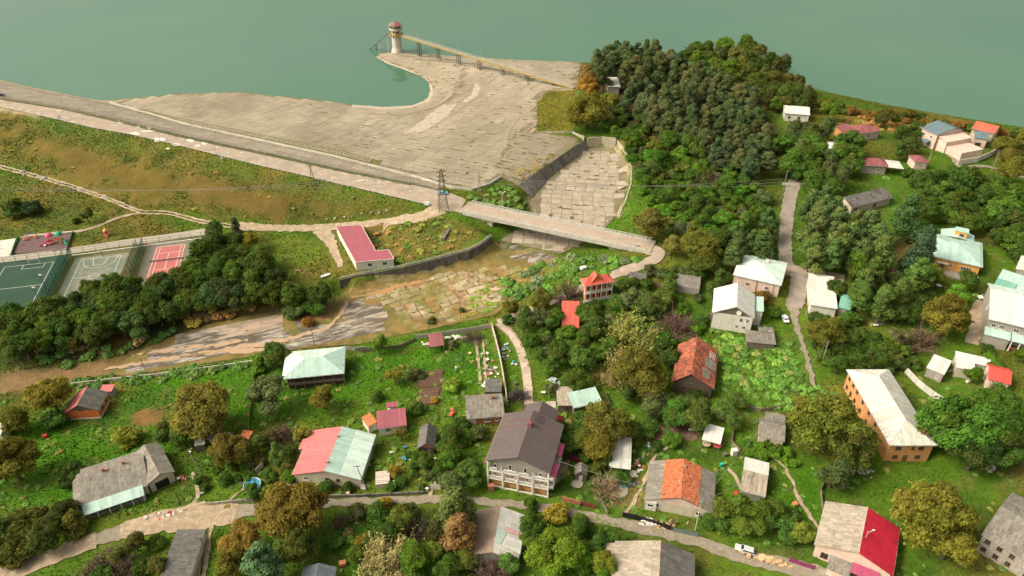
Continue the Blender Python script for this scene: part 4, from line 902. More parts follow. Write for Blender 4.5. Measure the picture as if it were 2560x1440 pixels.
obj('upper_gallery', MB().lathe([(3.3,tz+2.9),(4.6,tz+3.1),(4.6,tz+3.35)], n=24), M_TWR, tw)
obj('upper_cabin', MB().lathe([(3.4,tz+3.35),(3.75,tz+6.2)], n=24), M_TWR, tw)
band = MB()
for i in range(24):
    if i % 6 == 5: continue
    a0 = 2*math.pi*i/24; M = Matrix.Rotation(a0, 4, 'Z') @ Matrix.Translation((3.62,0,tz+4.9)); band.box(0,-.4,-.45,.06,.4,.45,M)
obj('window_band', band, M_DARK, tw)
rf = obj('tower_roof', MB().lathe([(3.6,tz+6.2),(5.2,tz+6.3),(5.2,tz+6.5),(.6,tz+8.4),(.5,tz+8.9)], n=12), M_TROOF, tw)
for i in range(12):
    if i in (9, 10): 
        a0 = 2*math.pi*(i+.5)/12; M = Matrix.Rotation(a0, 4, 'Z'); b = MB().add([M @ Vector(p) for p in ((5.12,-1.3,tz+6.60),(5.12,1.3,tz+6.60),(1.6,.4,tz+8.06),(1.6,-.4,tz+8.06))], [(0,1,2,3)]); obj('roof_panel', b, mat('red_roof_panel', (.27,.075,.06), .6), rf)
for a0 in (-1.35, -.9, -2.0):
    M = Matrix.Rotation(a0, 4, 'Z') @ Matrix.Translation((3.0,0,tz)); obj('door' if a0 == -1.35 else 'window', MB().box(0,-.55,.1 if a0 == -1.35 else 1.1,.08,.55,2.3,M), M_RED if a0 == -1.35 else M_DARK, tw)
for (r, z, nm) in ((4.8, tz, 'gallery_railing'), (4.5, tz+3.35, 'upper_railing')):
    b = MB(); n = 24
    for i in range(n):
        a0 = 2*math.pi*i/n; a1 = 2*math.pi*(i+1)/n; p = (r*math.cos(a0), r*math.sin(a0)); q = (r*math.cos(a1), r*math.sin(a1)); b.bar((*p,z), (*p,z+1.1), .09); b.bar((*p,z+1.1), (*q,z+1.1), .1); b.bar((*p,z+.55), (*q,z+.55), .07)
    obj(nm, b, M_YEL if r > 4.6 else M_TWR, tw)
# footbridge
S = at(1004,88,DZ); E_ = at(1436,219,DZ); dv = (E_-S); LF = dv.length; fang = math.atan2(dv.y, dv.x)
fb = thing('footbridge', 'long narrow yellow footbridge on lattice piers running to the intake tower', 'bridge', S, fang)
obj('walkway', MB().box(0,-1.0,-.12,LF,1.0,0), M_CONC, fb)
for y in (-1.05, .85): obj('side_beam', MB().box(0,y,-.95,LF,y+.2,-.13), M_YEL, fb)
for y in (-.98, .98):
    b = MB(); n = int(LF/2.5)
    for i in range(n+1): b.bar((i*LF/n,y,0), (i*LF/n,y,1.1), .07)
    b.bar((0,y,1.1), (LF,y,1.1), .08); b.bar((0,y,.55), (LF,y,.55), .06); obj('railing', b, M_CONC_L, fb)
fm = Matrix.Translation(S) @ Matrix.Rotation(fang, 4, 'Z')
for px in (1043,1091,1143,1195,1253,1315,1378):
    best = min(np.linspace(0, LF, 400), key=lambda x: abs(project(*(fm @ Vector((x,-1,0))))[0]-px)); wp = fm @ Vector((best, 0, 0)); zg = gz(wp.x, wp.y); hgt0 = DZ-.95-zg
    p = MB(); c4 = [(best+sx*.9, sy*.9) for sx in (-1,1) for sy in (-1,1)]
    for (x, y) in c4: p.bar((x,y,-.95), (x,y,-.95-hgt0-.4), .32)
    lv = max(2, int(hgt0/2.2))
    for k in range(lv+1):
        z = -.95-hgt0*k/lv
        for a, b in ((0,1),(1,3),(3,2),(2,0)): p.bar((*c4[a],z), (*c4[b],z), .15)
        if k < lv:
            z2 = -.95-hgt0*(k+1)/lv
            for a, b in ((0,1),(1,3),(3,2),(2,0)): p.bar((*c4[a],z), (*c4[b],z2), .09)
    q = obj('pier', p, M_STEEL, fb); obj('pier_base', MB().cbox((best,0,-.95-hgt0-.6), 3.2, 3.2, .9), M_CONC, q)
for px in (1043,1091,1143,1195,1253): 
    best = min(np.linspace(0, LF, 400), key=lambda x: abs(project(*(fm @ Vector((x,-1,0))))[0]-px)); b = MB()
    for y in (-1,1): b.bar((best,y,0), (best,y,4.6), .09)
    b.bar((best,-1.5,4.4), (best,1.5,4.4), .08); obj('lamp_frame', b, M_CONC_L, fb)
# inclined trash-rack frame on the lake side
inc = thing('inclined_frame', 'dark inclined steel frame with legs sloping from the tower into the lake', 'frame', TB)
top = at(970,83,DZ)-TB; bot = at(921,127,LAKE-1)-TB; b = MB()
for o_ in (-1.3, 1.3):
    v = Vector((0,o_,0)); b.bar(top+v, bot+v, .45)
for k in range(14): p = top.lerp(bot, k/13); b.bar(p-Vector((0,1.3,0)), p+Vector((0,1.3,0)), .25)
obj('track', b, M_STEEL, inc)
for t_ in (.04, .42, .62):
    p = top.lerp(bot, t_); b = MB()
    for o_ in (-1.3, 1.3): b.bar(p+Vector((0,o_,0)), Vector((p.x,o_+p.y,-5)), .35)
    z = p.z-1.5
    while z > 0: b.bar(Vector((p.x,p.y-1.3,z)), Vector((p.x,p.y+1.3,z)), .2); z -= 2.2
    obj('leg', b, M_CONC_L if t_ < .5 else M_STEEL, inc)
# ---------------------------------------------------------------- roads and tracks
road('dirt_road', [(1112,524),(1060,541),(960,556),(850,566),(740,571),(660,570),(590,566)], 5.4, M_DIRT, off=.1, jag=.5)
road('dirt_road', [(800,573),(822,598),(838,630),(852,668)], [7,5,3.6,2.2], M_DIRT, off=.12, jag=.5)
for dxy in (-3, 4): road('wheel_track', [(590,567+dxy),(500,553+dxy),(420,531+dxy),(350,530+dxy),(270,497+dxy),(170,462+dxy),(90,440+dxy),(0,416+dxy),(-60,400+dxy)], .95, M_DIRT, off=.1, jag=.3)
road('wheel_track', [(350,532),(290,545),(245,566),(205,578),(60,590)], 1.7, M_DIRT, off=.1, jag=.4)
road('asphalt_lane', [(1600,615),(1645,633),(1650,642),(1600,664),(1540,684),(1490,706),(1440,728),(1395,747),(1320,778),(1245,806)], [7,7,5,4.5,4.2,4,3.8,3.6,4.2,4.5], M_ASPH, off=.13, jag=.3)
PATHP = [(1246,808),(1280,835),(1300,870),(1314,920),(1320,965),(1322,1012)]
path_ = road('garden_path', PATHP, 3.0, mat('path_bed', (.28,.21,.14), .95, rnd=0), off=.05, jag=.1)
pw = [hit(*p) for p in PATHP]; D = dens(pw, 2.4, False)
for a, b in zip(D[:-1], D[1:]):
    L = (b-a).length; ang = math.atan2(b.y-a.y, b.x-a.x); m_ = (a+b)/2; sl = math.atan2(gz(b.x,b.y)-gz(a.x,a.y), L)
    obj('path_slab', MB().box(-L/2+.05,-1.3,-.06,L/2-.05,1.3,.06), mat('path_slab', (.56,.42,.32), .92, var=.2, scale=.8, col2=(.34,.27,.19), cov=.42, rnd=.15), path_, Matrix.Translation((m_.x, m_.y, gz(m_.x, m_.y)+.14)) @ Matrix.Rotation(ang, 4, 'Z') @ Matrix.Rotation(-sl, 4, 'Y'))
road('dirt_road', [(230,1352),(330,1322),(400,1303),(470,1290),(560,1283),(660,1272),(760,1262),(850,1257),(960,1252),(1075,1248),(1180,1250),(1290,1262),(1380,1272),(1480,1296),(1600,1318),(1740,1352),(1850,1392),(2000,1424),(2140,1460)], [4.4,5,6,7,6,3.4,2.8,2.5,2.4,2.4,2.4,2.6,2.8,3.2,3.6,3.6,4,4.2,4.2], M_GRAVEL, off=.09, jag=.5)
road('dirt_road', [(300,1330),(400,1302),(500,1290),(590,1283)], [5,7.5,9.5,6], M_DIRT, off=.13, jag=.6)
for dx in (-7, 8): road('wheel_track', [(520+dx,1310),(516+dx,1350),(508+dx,1400),(500+dx,1445)], 1.1, M_DIRT, off=.1, jag=.25)
road('dirt_road', [(-40,1455),(60,1420),(160,1380),(240,1350)], [6,5.5,5,5], M_DIRT, off=.1, jag=.5)
road('asphalt_lane', [(1990,450),(1978,480),(1968,530),(1963,590),(1962,650),(1975,672)], [5.6,5.4,5,4.8,4.8,5.2], mat('grey_road', (.30,.25,.20), .92, var=.15, scale=.4, col2=(.2,.17,.13), cov=.4, s2=.2, rnd=0), off=.11, jag=.3)
road('asphalt_lane', [(1812,650),(1880,662),(1975,675),(2060,690),(2110,700)], 6, M_ASPH, off=.15, jag=.3)
road('asphalt_lane', [(2005,684),(1996,710),(1990,750),(1984,770)], 5.6, mat('grey_road', ()), off=.17, jag=.3)
road('dirt_track', [(1984,768),(1988,800),(1998,840),(2015,890),(2030,940),(2040,975)], [3.6,2,1.5,1.4,1.6,1], M_GRAVEL, off=.12, jag=.5)
road('dirt_track', [(2430,860),(2440,820),(2450,780),(2480,760),(2540,750)], [3,4,6,8,7], M_DIRT, off=.1, jag=.6)
road('dirt_track', [(2345,350),(2400,420),(2470,415),(2540,440),(2600,450)], 2.6, M_GRAVEL, off=.1, jag=.4)
# walk beside the courts
road('paved_walk', [(-40,654),(0,650),(100,638),(200,624),(300,609),(400,596),(480,584),(520,580)], 5.0, mat('pale_paving', (.36,.31,.24), .92, var=.14, scale=.6, col2=(.36,.30,.22), cov=.35, rnd=0), off=.1, jag=.08)
# ---------------------------------------------------------------- house builder
M_GLASS = mat('window_glass', (.035,.042,.048), .12, var=.4, scale=1.5, rnd=.4, spec=.6)
M_WFR = mat('white_frame', (.72,.69,.63), .6, rnd=.06)
M_BFR = mat('brown_frame', (.16,.09,.05), .7)
def plaster(n, c, **k): return mat(n, c, .92, var=.12, scale=.7, col2=tuple(v*.62 for v in c), cov=.34, s2=.5, edge=.16, bump=.015, rnd=.04, stretch=(1,1,.35), **k)
P_BEIGE = plaster('beige_plaster', (.55,.47,.35)); P_PINK = plaster('pale_pink_plaster', (.68,.50,.40)); P_WHITE = plaster('white_plaster', (.70,.64,.54))
P_ORANGE = plaster('orange_plaster', (.62,.29,.11)); P_OCHRE = plaster('ochre_plaster', (.70,.36,.10)); P_GREY = plaster('grey_plaster', (.34,.30,.25)); P_STONE = mat('stone_wall', (.36,.31,.26), .95, var=.35, scale=2.5, col2=(.22,.19,.15), cov=.45, s2=2)
P_MINT = plaster('mint_plaster', (.36,.50,.38)); P_PANEL = mat('sandwich_panel', (.62,.57,.46), .6, var=.08, scale=.5, rnd=.03)
M_BRICK = mat('brick_wall', (.40,.15,.085), .92, var=.3, scale=5, col2=(.28,.12,.08), cov=.42, s2=2.5, wave=(2,40,.012), rnd=.05)
M_ORB = mat('orange_boards', (.62,.17,.05), .75, var=.15, scale=2, wave=(0,14,.02), rnd=.05)
M_WOOD = mat('grey_boards', (.16,.125,.095), .92, var=.35, scale=2, wave=(0,18,.03), stretch=(3,3,.4), rnd=.1)
M_LOG = mat('dark_boards', (.11,.075,.055), .92, var=.35, scale=2, wave=(2,16,.03), rnd=.1)
M_TIMB = mat('timber', (.22,.15,.10), .9, var=.3, scale=3)
def sheetm(n, c, **k):
    d = dict(rough=.5, var=.09, scale=.45, col2=tuple(v*.72 for v in c), cov=.40, s2=.5, edge=.17, rnd=.11, wave=(0,21,.012), spec=.35); d.update(k); return mat(n, c, **d)
R_PINK = sheetm('salmon_roof', (.58,.17,.16)); R_ROSE = sheetm('rose_roof', (.36,.10,.12)); R_MINT = sheetm('mint_roof', (.43,.58,.49), cov=.36); R_PALE = sheetm('pale_mint_roof', (.62,.72,.62), col2=(.46,.58,.48), cov=.4)
R_PURP = sheetm('brown_purple_roof', (.135,.106,.095), wave=(0,16,.012), rnd=.04); R_MAG = sheetm('magenta_roof', (.40,.075,.15)); R_CRIM = sheetm('crimson_roof', (.50,.022,.045)); R_WINE = sheetm('wine_roof', (.30,.10,.10)); R_RED = sheetm('red_roof', (.66,.085,.06)); R_VERM = sheetm('vermilion_roof', (.68,.13,.085))
R_RUST = sheetm('rust_roof', (.55,.20,.07), col2=(.36,.13,.05), cov=.45); R_WHITE = sheetm('white_roof', (.66,.63,.56), col2=(.56,.50,.41), cov=.34); R_CREAM = sheetm('pale_sheet_roof', (.64,.62,.53), col2=(.42,.39,.32), cov=.4); R_BLUE = sheetm('slate_blue_roof', (.15,.21,.22)); R_GREEN = sheetm('green_roof', (.20,.43,.33)); R_BRICKR = sheetm('brick_red_roof', (.50,.14,.08)); R_SLATE = sheetm('blue_grey_roof', (.16,.185,.20))
def asb(n, c): return mat(n, c, .95, var=.22, scale=1.2, col2=tuple(v*.5 for v in c), cov=.44, s2=.7, edge=.14, wave=(0,34,.02), rnd=.14, stretch=(1.5,.5,1), col3=tuple(min(.8,v*1.35) for v in c), cov3=.62, s3=.9)
R_ASB = asb('grey_slate_sheets', (.27,.24,.195)); R_TAN = asb('tan_slate_sheets', (.42,.345,.26)); R_DGREY = asb('dark_slate_sheets', (.17,.155,.135))
R_TILE = mat('orange_tiles', (.52,.16,.07), .85, var=.2, scale=.8, col2=(.36,.10,.05), cov=.38, s2=.7, island=.3, rnd=0); R_TILEO = mat('weathered_tiles', (.47,.13,.06), .9, var=.3, scale=.7, col2=(.20,.06,.045), cov=.5, s2=.35, island=.35, rnd=0, col3=(.30,.20,.13), cov3=.64, s3=1.2)
R_DECK = mat('roof_battens', (.10,.075,.055), .95, var=.3, scale=3)
def basis(p0, p1, up):
    x = (p1-p0).normalized(); y = (up-up.dot(x)*x).normalized(); z = x.cross(y)
    M = Matrix((x, y, z)).transposed().to_4x4(); M.translation = p0; return M
def slope(root, S, m, cover='sheet', du=1.05, dv=None, T=Matrix.Identity(4), deck=None, lift=.03, sag=0, miss=0.0):
    """one roof plane: S = eave start, eave end, top end, top start (3 or 4 points)"""
    S = [Vector(p) for p in S]; e0, e1 = S[0], S[1]; t1 = S[2]; t0 = S[3] if len(S) > 3 else S[2]
    if (e1-e0).cross(t0-e0+t1-e0).z < 0: e0, e1, t0, t1 = e1, e0, t1, t0
    M = basis(e0, e1, (t0+t1)/2-(e0+e1)/2); Mi = M.inverted(); L = (e1-e0).length; a = Mi @ t0; b = Mi @ t1; Hs = (a.y+b.y)/2
    rf = root
    dm = MB(); n = .14; pl = [Vector((0,0,-.02)), Vector((L,0,-.02)), Vector((b.x,b.y,-.02)), Vector((a.x,a.y,-.02))]
    if (a-b).length < .05: pl = pl[:3]
    k = len(pl); dm.add(pl+[p-Vector((0,0,n)) for p in pl], [tuple(range(k)), tuple(range(2*k-1, k-1, -1))]+[(i, k+i, k+(i+1) % k, (i+1) % k) for i in range(k)])
    rf = obj('roof', dm, deck or m, root, T @ M)
    rect = abs(a.x) < .3 and abs(b.x-L) < .3
    if cover in ('sheet', 'slab'):
        nu = max(1, round(L/du)); w = L/nu; nv = max(1, round(Hs/dv)) if dv else 1; hv = Hs/nv
        if rect:
            mb = MB()
            mb.add([(0.008,-.04,.0),(w-.008,-.04,.0),(w-.008,hv+.04,.0),(.008,hv+.04,.0),(.008,-.04,.05),(w-.008,-.04,.05),(w-.008,hv+.04,.028),(.008,hv+.04,.028)], [(3,2,1,0),(4,5,6,7),(0,1,5,4),(1,2,6,5),(2,3,7,6),(3,0,4,7)])
            if cover == 'sheet' and not dv: mb.box(-.025,-.04,.04,.025,hv,.075)
            me = mb.mesh('roof_sheet'); me.materials.append(m)
            for j in range(nv):
                for i in range(nu):
                    if miss and random.random() < miss: continue
                    u = i*w; v = j*hv; sk = a.x+(0 if nv == 1 else 0)
                    o = obj('roof_sheet', me, None, rf, Matrix.Translation((u+random.uniform(-.01,.01), v+random.uniform(-.02,.02)*(dv is not None), lift-.02+.02*(j % 2)*0+random.uniform(0,.015))) @ Matrix.Rotation(random.uniform(-.006,.006) if dv else 0, 4, 'Z'))
        else:
            for i in range(nu):
                u0, u1 = i*w+.01, (i+1)*w-.01
                def vl(u):
                    v = Hs
                    if a.x > .01 and u < a.x: v = min(v, Hs*u/a.x)
                    if L-b.x > .01 and u > b.x: v = min(v, Hs*(L-u)/(L-b.x))
                    return max(v, .02)
                us = sorted({u0, u1}|{x for x in (a.x, b.x) if u0 < x < u1}); P = [(u, vl(u)) for u in us]
                top = [(u, v, .03) for u, v in reversed(P)]; base = [(u0,-.04,.03),(u1,-.04,.03)]+top; lo = [(x,y,0) for x, y, _ in base]; k = len(base)
                mb = MB().add(base+lo, [tuple(range(k)), tuple(range(2*k-1,k-1,-1))]+[(q, k+q, k+(q+1) % k, (q+1) % k) for q in range(k)]); v0 = vl(u0+.03)
                if v0 > .5: mb.box(u0-.03,-.03,.028,u0+.04,v0-.05,.085)
                obj('roof_sheet', mb, m, rf, Matrix.Translation((0,0,lift)))
    else:
        tw_, th_ = .42, .46; mb = MB(); nj = int(Hs/th_)
        for j in range(nj+1):
            v = j*th_
            lo = a.x*v/Hs if a.x > 0 else 0; hi = L-(L-b.x)*v/Hs
            ni = max(1, int((hi-lo)/tw_))
            for i in range(ni):
                if miss and (random.random() < miss): continue
                u = lo+i*(hi-lo)/ni; w = (hi-lo)/ni; dz = random.uniform(0,.03); y0 = v-.03; y1 = min(v+th_+.04, Hs)
                mb.add([(u+.015,y0,.08+dz),(u+w-.015,y0,.08+dz),(u+w-.015,y1,.02),(u+.015,y1,.02),(u+.015,y0,0),(u+w-.015,y0,0),(u+w/2,y0,.13+dz),(u+w/2,y1,.06)], [(0,6,7,3),(6,1,2,7),(4,5,1,6,0)])
        q = obj('roof_tiles', mb, m, rf, Matrix.Translation((0,0,.02))); q['kind'] = 'stuff'
    return rf
def ridge_cap(root, a, b, m, w=.42, T=Matrix.Identity(4)):
    a, b = Vector(a), Vector(b); mb = MB(); d = (b-a).normalized(); s = Vector((-d.y, d.x, 0)).normalized()*w/2; dn = Vector((0,0,-.14)); up = Vector((0,0,.09))
    mb.add([a+up, b+up, b+s+dn, a+s+dn, b-s+dn, a-s+dn], [(0,1,2,3),(1,0,5,4)]); return obj('ridge_cap', mb, m, root, T)
_wm = {}
def window(parent, M, w, h, fr=None, mull=1, sill=True, name='window', bars=0):
    fr = fr or M_WFR; key = (round(w,2), round(h,2), fr.name, mull, sill, bars)
    if key not in _wm:
        mb = MB(); t = .09
        mb.box(-w/2,-.07,0,-w/2+t,.05,h); mb.box(w/2-t,-.07,0,w/2,.05,h); mb.box(-w/2+t,-.07,h-t,w/2-t,.05,h); mb.box(-w/2+t,-.07,0,w/2-t,.05,t)
        for i in range(mull): x = -w/2+w*(i+1)/(mull+1); mb.box(x-.04,-.06,t,x+.04,.04,h-t)
        for i in range(bars): z = h*(i+1)/(bars+1); mb.box(-w/2+t,-.055,z-.03,w/2-t,.035,z+.03)
        if sill: mb.box(-w/2-.08,-.16,-.08,w/2+.08,.04,-.005)
        a = mb.mesh('window'); a.materials.append(fr); p = MB().box(-w/2+t*.6,-.02,t*.6,w/2-t*.6,.03,h-t*.6).mesh('pane'); p.materials.append(M_GLASS); _wm[key] = (a, p)
    a, p = _wm[key]; o = obj(name, a, None, parent, M); obj('pane', p, None, o); return o
def door(parent, M, w, h, m):
    o = obj('door', MB().box(-w/2,-.06,0,w/2,.04,h).box(-w/2-.07,-.08,0,-w/2-.005,.03,h+.08).box(w/2+.005,-.08,0,w/2+.07,.03,h+.08), m, parent, M); obj('handle', MB().box(w/2-.18,-.12,h*.45,w/2-.1,-.065,h*.52), M_STEEL, o); return o
M_GUT = mat('gutter_tin', (.42,.40,.36), .5, rnd=.2)
class House: pass
def sideM(H, side, u, z):
    w, d = H.w/2-H.ov, H.d/2-H.ov
    if side == 'f': return Matrix.Translation((-w+u*2*w, -d, z))
    if side == 'r': return Matrix.Translation((w, -d+u*2*d, z)) @ Matrix.Rotation(math.pi/2, 4, 'Z')
    if side == 'b': return Matrix.Translation((w-u*2*w, d, z)) @ Matrix.Rotation(math.pi, 4, 'Z')
    return Matrix.Translation((-w, d-u*2*d, z)) @ Matrix.Rotation(-math.pi/2, 4, 'Z')
def house(name, label, cat, key, roof, rise, wall, rm, ov=.45, cover='sheet', du=1.05, dv=None, rp=.5, wins=(), rm2=None, capm=None, gable=None, group=None, base=None, parent=None, walls=True, hipk=1.0, miss=0, deck=None, chim=()):
    f = FRAMES[key]; H = House(); H.w, H.d, H.h, H.ov = f.w, f.d, f.h, ov; w, d, h = f.w, f.d, f.h
    if parent is None: root = thing(name, label, cat, f.loc, f.ang, group); T = Matrix.Identity(4)
    else:
        root = parent; R0 = Matrix.Translation(root.location) @ Matrix.Rotation(root.rotation_euler.z, 4, 'Z'); T = R0.inverted() @ (Matrix.Translation(f.loc) @ Matrix.Rotation(f.ang, 4, 'Z'))
    H.root, H.T = root, T; x, y = w/2-ov, d/2-ov; rm2 = rm2 or rm; X, Y = w/2, d/2
    ht = h-.18; low = -1.2
    mb = MB(); gb = None
    def rz(xx=None, yy=None): return 0
    if roof == 'gd':
        rx = -X+rp*w; k = lambda q: rise*(1-abs(q-rx)/((rx+X) if q < rx else (X-rx))); zl, zr = ht+k(-x), ht+k(x)
        mb.add([(-x,-y,low),(x,-y,low),(x,y,low),(-x,y,low),(-x,-y,zl),(x,-y,zr),(x,y,zr),(-x,y,zl)], [(1,0,4,5),(2,1,5,6),(3,2,6,7),(0,3,7,4)][1:2]+[(0,3,7,4)]+[(0,1,5,4),(2,3,7,6)])
        gb = [MB().add([(-x,-y,zl),(x,-y,zr),(rx,-y,ht+rise)], [(0,1,2)]), MB().add([(-x,y,zl),(x,y,zr),(rx,y,ht+rise)], [(1,0,2)])]
    elif roof == 'gw':
        ry = -Y+rp*d; k = lambda q: rise*(1-abs(q-ry)/((ry+Y) if q < ry else (Y-ry))); zf, zb = ht+k(-y), ht+k(y)
        mb.add([(-x,-y,low),(x,-y,low),(x,y,low),(-x,y,low),(-x,-y,zf),(x,-y,zf),(x,y,zb),(-x,y,zb)], [(0,1,5,4),(1,2,6,5),(2,3,7,6),(3,0,4,7)])
        gb = [MB().add([(x,-y,zf),(x,y,zb),(x,ry,ht+rise)], [(0,1,2)]), MB().add([(-x,-y,zf),(-x,y,zb),(-x,ry,ht+rise)], [(1,0,2)])]
    elif roof in ('mf', 'mb', 'ml', 'mr'):
        zz = lambda a, b: ht+rise*{'mf': (b+Y)/d, 'mb': (Y-b)/d, 'ml': (a+X)/w, 'mr': (X-a)/w}[roof]
        mb.add([(-x,-y,low),(x,-y,low),(x,y,low),(-x,y,low)]+[(a,b,zz(a,b)) for a, b in ((-x,-y),(x,-y),(x,y),(-x,y))], [(0,1,5,4),(1,2,6,5),(2,3,7,6),(3,0,4,7)])
    else: mb.box(-x,-y,low,x,y,ht)
    if walls:
        wl = obj('wall', mb, wall, root, T); H.wall = wl
        for q in gb or (): obj('gable', q, gable or wall, root, T)
    S = []
    if roof == 'gd':
        r0, r1 = (rx,-Y,h+rise), (rx,Y,h+rise); S = [([(-X,Y,h),(-X,-Y,h),r0,r1], rm), ([(X,-Y,h),(X,Y,h),r1,r0], rm2)]; caps = [(r0, r1)]
    elif roof == 'gw':
        r0, r1 = (-X,ry,h+rise), (X,ry,h+rise); S = [([(-X,-Y,h),(X,-Y,h),r1,r0], rm), ([(X,Y,h),(-X,Y,h),r0,r1], rm2)]; caps = [(r0, r1)]
    elif roof == 'hip':
        if w >= d: q = min(Y*hipk, X*.98); r0, r1 = (-X+q,0,h+rise), (X-q,0,h+rise); S = [([(-X,-Y,h),(X,-Y,h),r1,r0], rm), ([(X,Y,h),(-X,Y,h),r0,r1], rm2), ([(-X,Y,h),(-X,-Y,h),r0], rm2), ([(X,-Y,h),(X,Y,h),r1], rm)]
        else: q = min(X*hipk, Y*.98); r0, r1 = (0,-Y+q,h+rise), (0,Y-q,h+rise); S = [([(-X,Y,h),(-X,-Y,h),r0,r1], rm), ([(X,-Y,h),(X,Y,h),r1,r0], rm2), ([(-X,-Y,h),(X,-Y,h),r0], rm), ([(X,Y,h),(-X,Y,h),r1], rm2)]
        fw = w >= d
        caps = [(r0, r1), ((-X,-Y,h), r0), ((X,Y,h), r1), ((-X,Y,h), r0 if fw else r1), ((X,-Y,h), r1 if fw else r0)]
    elif roof in ('mf', 'mb', 'ml', 'mr'):
        zz = lambda a, b: h+rise*{'mf': (b+Y)/d, 'mb': (Y-b)/d, 'ml': (a+X)/w, 'mr': (X-a)/w}[roof]
        q = {'mf': [(-X,-Y),(X,-Y),(X,Y),(-X,Y)], 'mb': [(X,Y),(-X,Y),(-X,-Y),(X,-Y)], 'ml': [(-X,Y),(-X,-Y),(X,-Y),(X,Y)], 'mr': [(X,-Y),(X,Y),(-X,Y),(-X,-Y)]}[roof]
        S = [([(a,b,zz(a,b)) for a, b in q], rm)]; caps = []
    else: S = [([(-X,-Y,h),(X,-Y,h),(X,Y,h),(-X,Y,h)], rm)]; caps = []
    H.slopes = S
    if cover is not None:
        for sl, m in S: slope(root, sl, m, cover, du, dv, T, deck, miss=miss)
        for a, b in caps:
            if capm and (Vector(a)-Vector(b)).length > .4: ridge_cap(root, a, b, capm, T=T)
    for wn_ in wins:
        side, u, z, ww, hh = wn_[:5]; o = wn_[5] if len(wn_) > 5 else {}
        o = dict(o)
        if o.pop('door', None) is not None: door(root, T @ sideM(H, side, u, z), ww, hh, wn_[6])
        else: window(root, T @ sideM(H, side, u, z), ww, hh, **o)
    if cover and w > 6 and cat:
        for sl, m in S:
            a, b = Vector(sl[0]), Vector(sl[1]); o_ = Vector((a.y-b.y, b.x-a.x, 0)).normalized(); c_ = (a+b)/2; o_ = o_ if o_.x*c_.x+o_.y*c_.y > 0 else -o_
            obj('gutter', MB().bar(a+o_*.09-Vector((0,0,.12)), b+o_*.09-Vector((0,0,.12)), .13), M_GUT, root, T)
    for (cx, cy, cz) in chim: obj('chimney', MB().cbox((cx,cy,cz), .7, .7, 1.5).cbox((cx,cy,cz+1.5), .85, .85, .12), M_BRICK, root, T)
    return H
def posts(H, lst, z0=-.8, r=.12, m=None, name='post', top=None):
    for (x, y) in lst: obj(name, MB().box(x-r,y-r,z0,x+r,y+r,(top if top is not None else H.h-.15)), m or M_TIMB, H.root, H.T)
def leanto(H, x0, x1, y0, y1, z0, z1, m, wall=None, du=1.0, axis='y', name=None, dv=None):
    """low roof along a side: falls from z1 to z0 (axis y: y0 is the low edge)"""
    q = [(x0,y0,z0),(x1,y0,z0),(x1,y1,z1),(x0,y1,z1)] if axis == 'y' else [(x0,y1,z0),(x0,y0,z0),(x1,y0,z1),(x1,y1,z1)]
    slope(H.root, q, m, 'sheet', du, dv, H.T)
    if wall:
        a, b = (min(x0,x1)+.25, max(x0,x1)-.25); c, d = (min(y0,y1)+.25, max(y0,y1)-.25); zt = min(z0,z1)-.15
        obj('lean_wall', MB().box(a,c,-1,b,d,zt), wall, H.root, H.T)
def dish(loc, az, r=.55, pole=1.6, label='white satellite dish on a pole', m=None):
    t = thing('satellite_dish', label, 'satellite dish', loc, az); mb = MB().lathe([(.05,0),(r*.5,.05),(r*.85,.15),(r,.24)], n=14, cap=False)
    M = Matrix.Translation((0,-.1,pole)) @ Matrix.Rotation(math.radians(62), 4, 'X'); mb.v = [tuple(M @ Vector(v)) for v in mb.v]; mb.f += [tuple(reversed(f)) for f in mb.f]
    obj('reflector', mb, M_WFR, t); obj('mast', MB().tube((0,0,-.3), (0,0,pole), .05), M_STEEL, t); obj('feed_arm', MB().bar(M @ Vector((0,-r,.2)), M @ Vector((0,0,.6)), .04), M_STEEL, t); return t
# ---------------------------------------------------------------- the houses
W1 = dict(mull=1); W2 = dict(mull=2, bars=0)
# L-shaped building with the rose roof
z = 2.6; hz = 3.9
Lp = [at(x, y, z+hz) for x, y in ((840,567),(903,563),(939,627),(972,625),(985,648),(889,656))]
o = sum(Lp, Vector())/6; pass
lb = thing('club_building', 'long L-shaped white building with a flat rose red roof beside the dirt road', 'building', (o.x, o.y, z))
rel = [Vector((p.x-o.x, p.y-o.y, 0)) for p in Lp]; rel = [p for p in reversed(rel)] if sum(a.x*b.y-b.x*a.y for a, b in zip(rel, rel[1:]+rel[:1])) < 0 else rel
wb = MB(); n = 6; wv = [p*.975+Vector((0,0,-1)) for p in rel]+[p*.975+Vector((0,0,hz-.1)) for p in rel]; wb.add(wv, [(i,(i+1) % n,n+(i+1) % n,n+i) for i in range(n)]); obj('wall', wb, P_PANEL, lb)
rb = MB(); rv = [p*1.0+Vector((0,0,hz-.1)) for p in rel]+[p*1.0+Vector((0,0,hz+.12)) for p in rel]; rb.add(rv, [(i,(i+1) % n,n+(i+1) % n,n+i) for i in range(n)]+[tuple(range(n-1,-1,-1)), tuple(range(n,2*n))]); rfo = obj('roof', rb, R_ROSE, lb)
tr = MB()
for i in range(n): tr.bar(rel[i]+Vector((0,0,hz+.1)), rel[(i+1) % n]+Vector((0,0,hz+.1)), .22, .26)
obj('roof_trim', tr, mat('white_trim', (.68,.55,.50), .6), lb)
ax = (Lp[5]-Lp[0]).normalized(); 
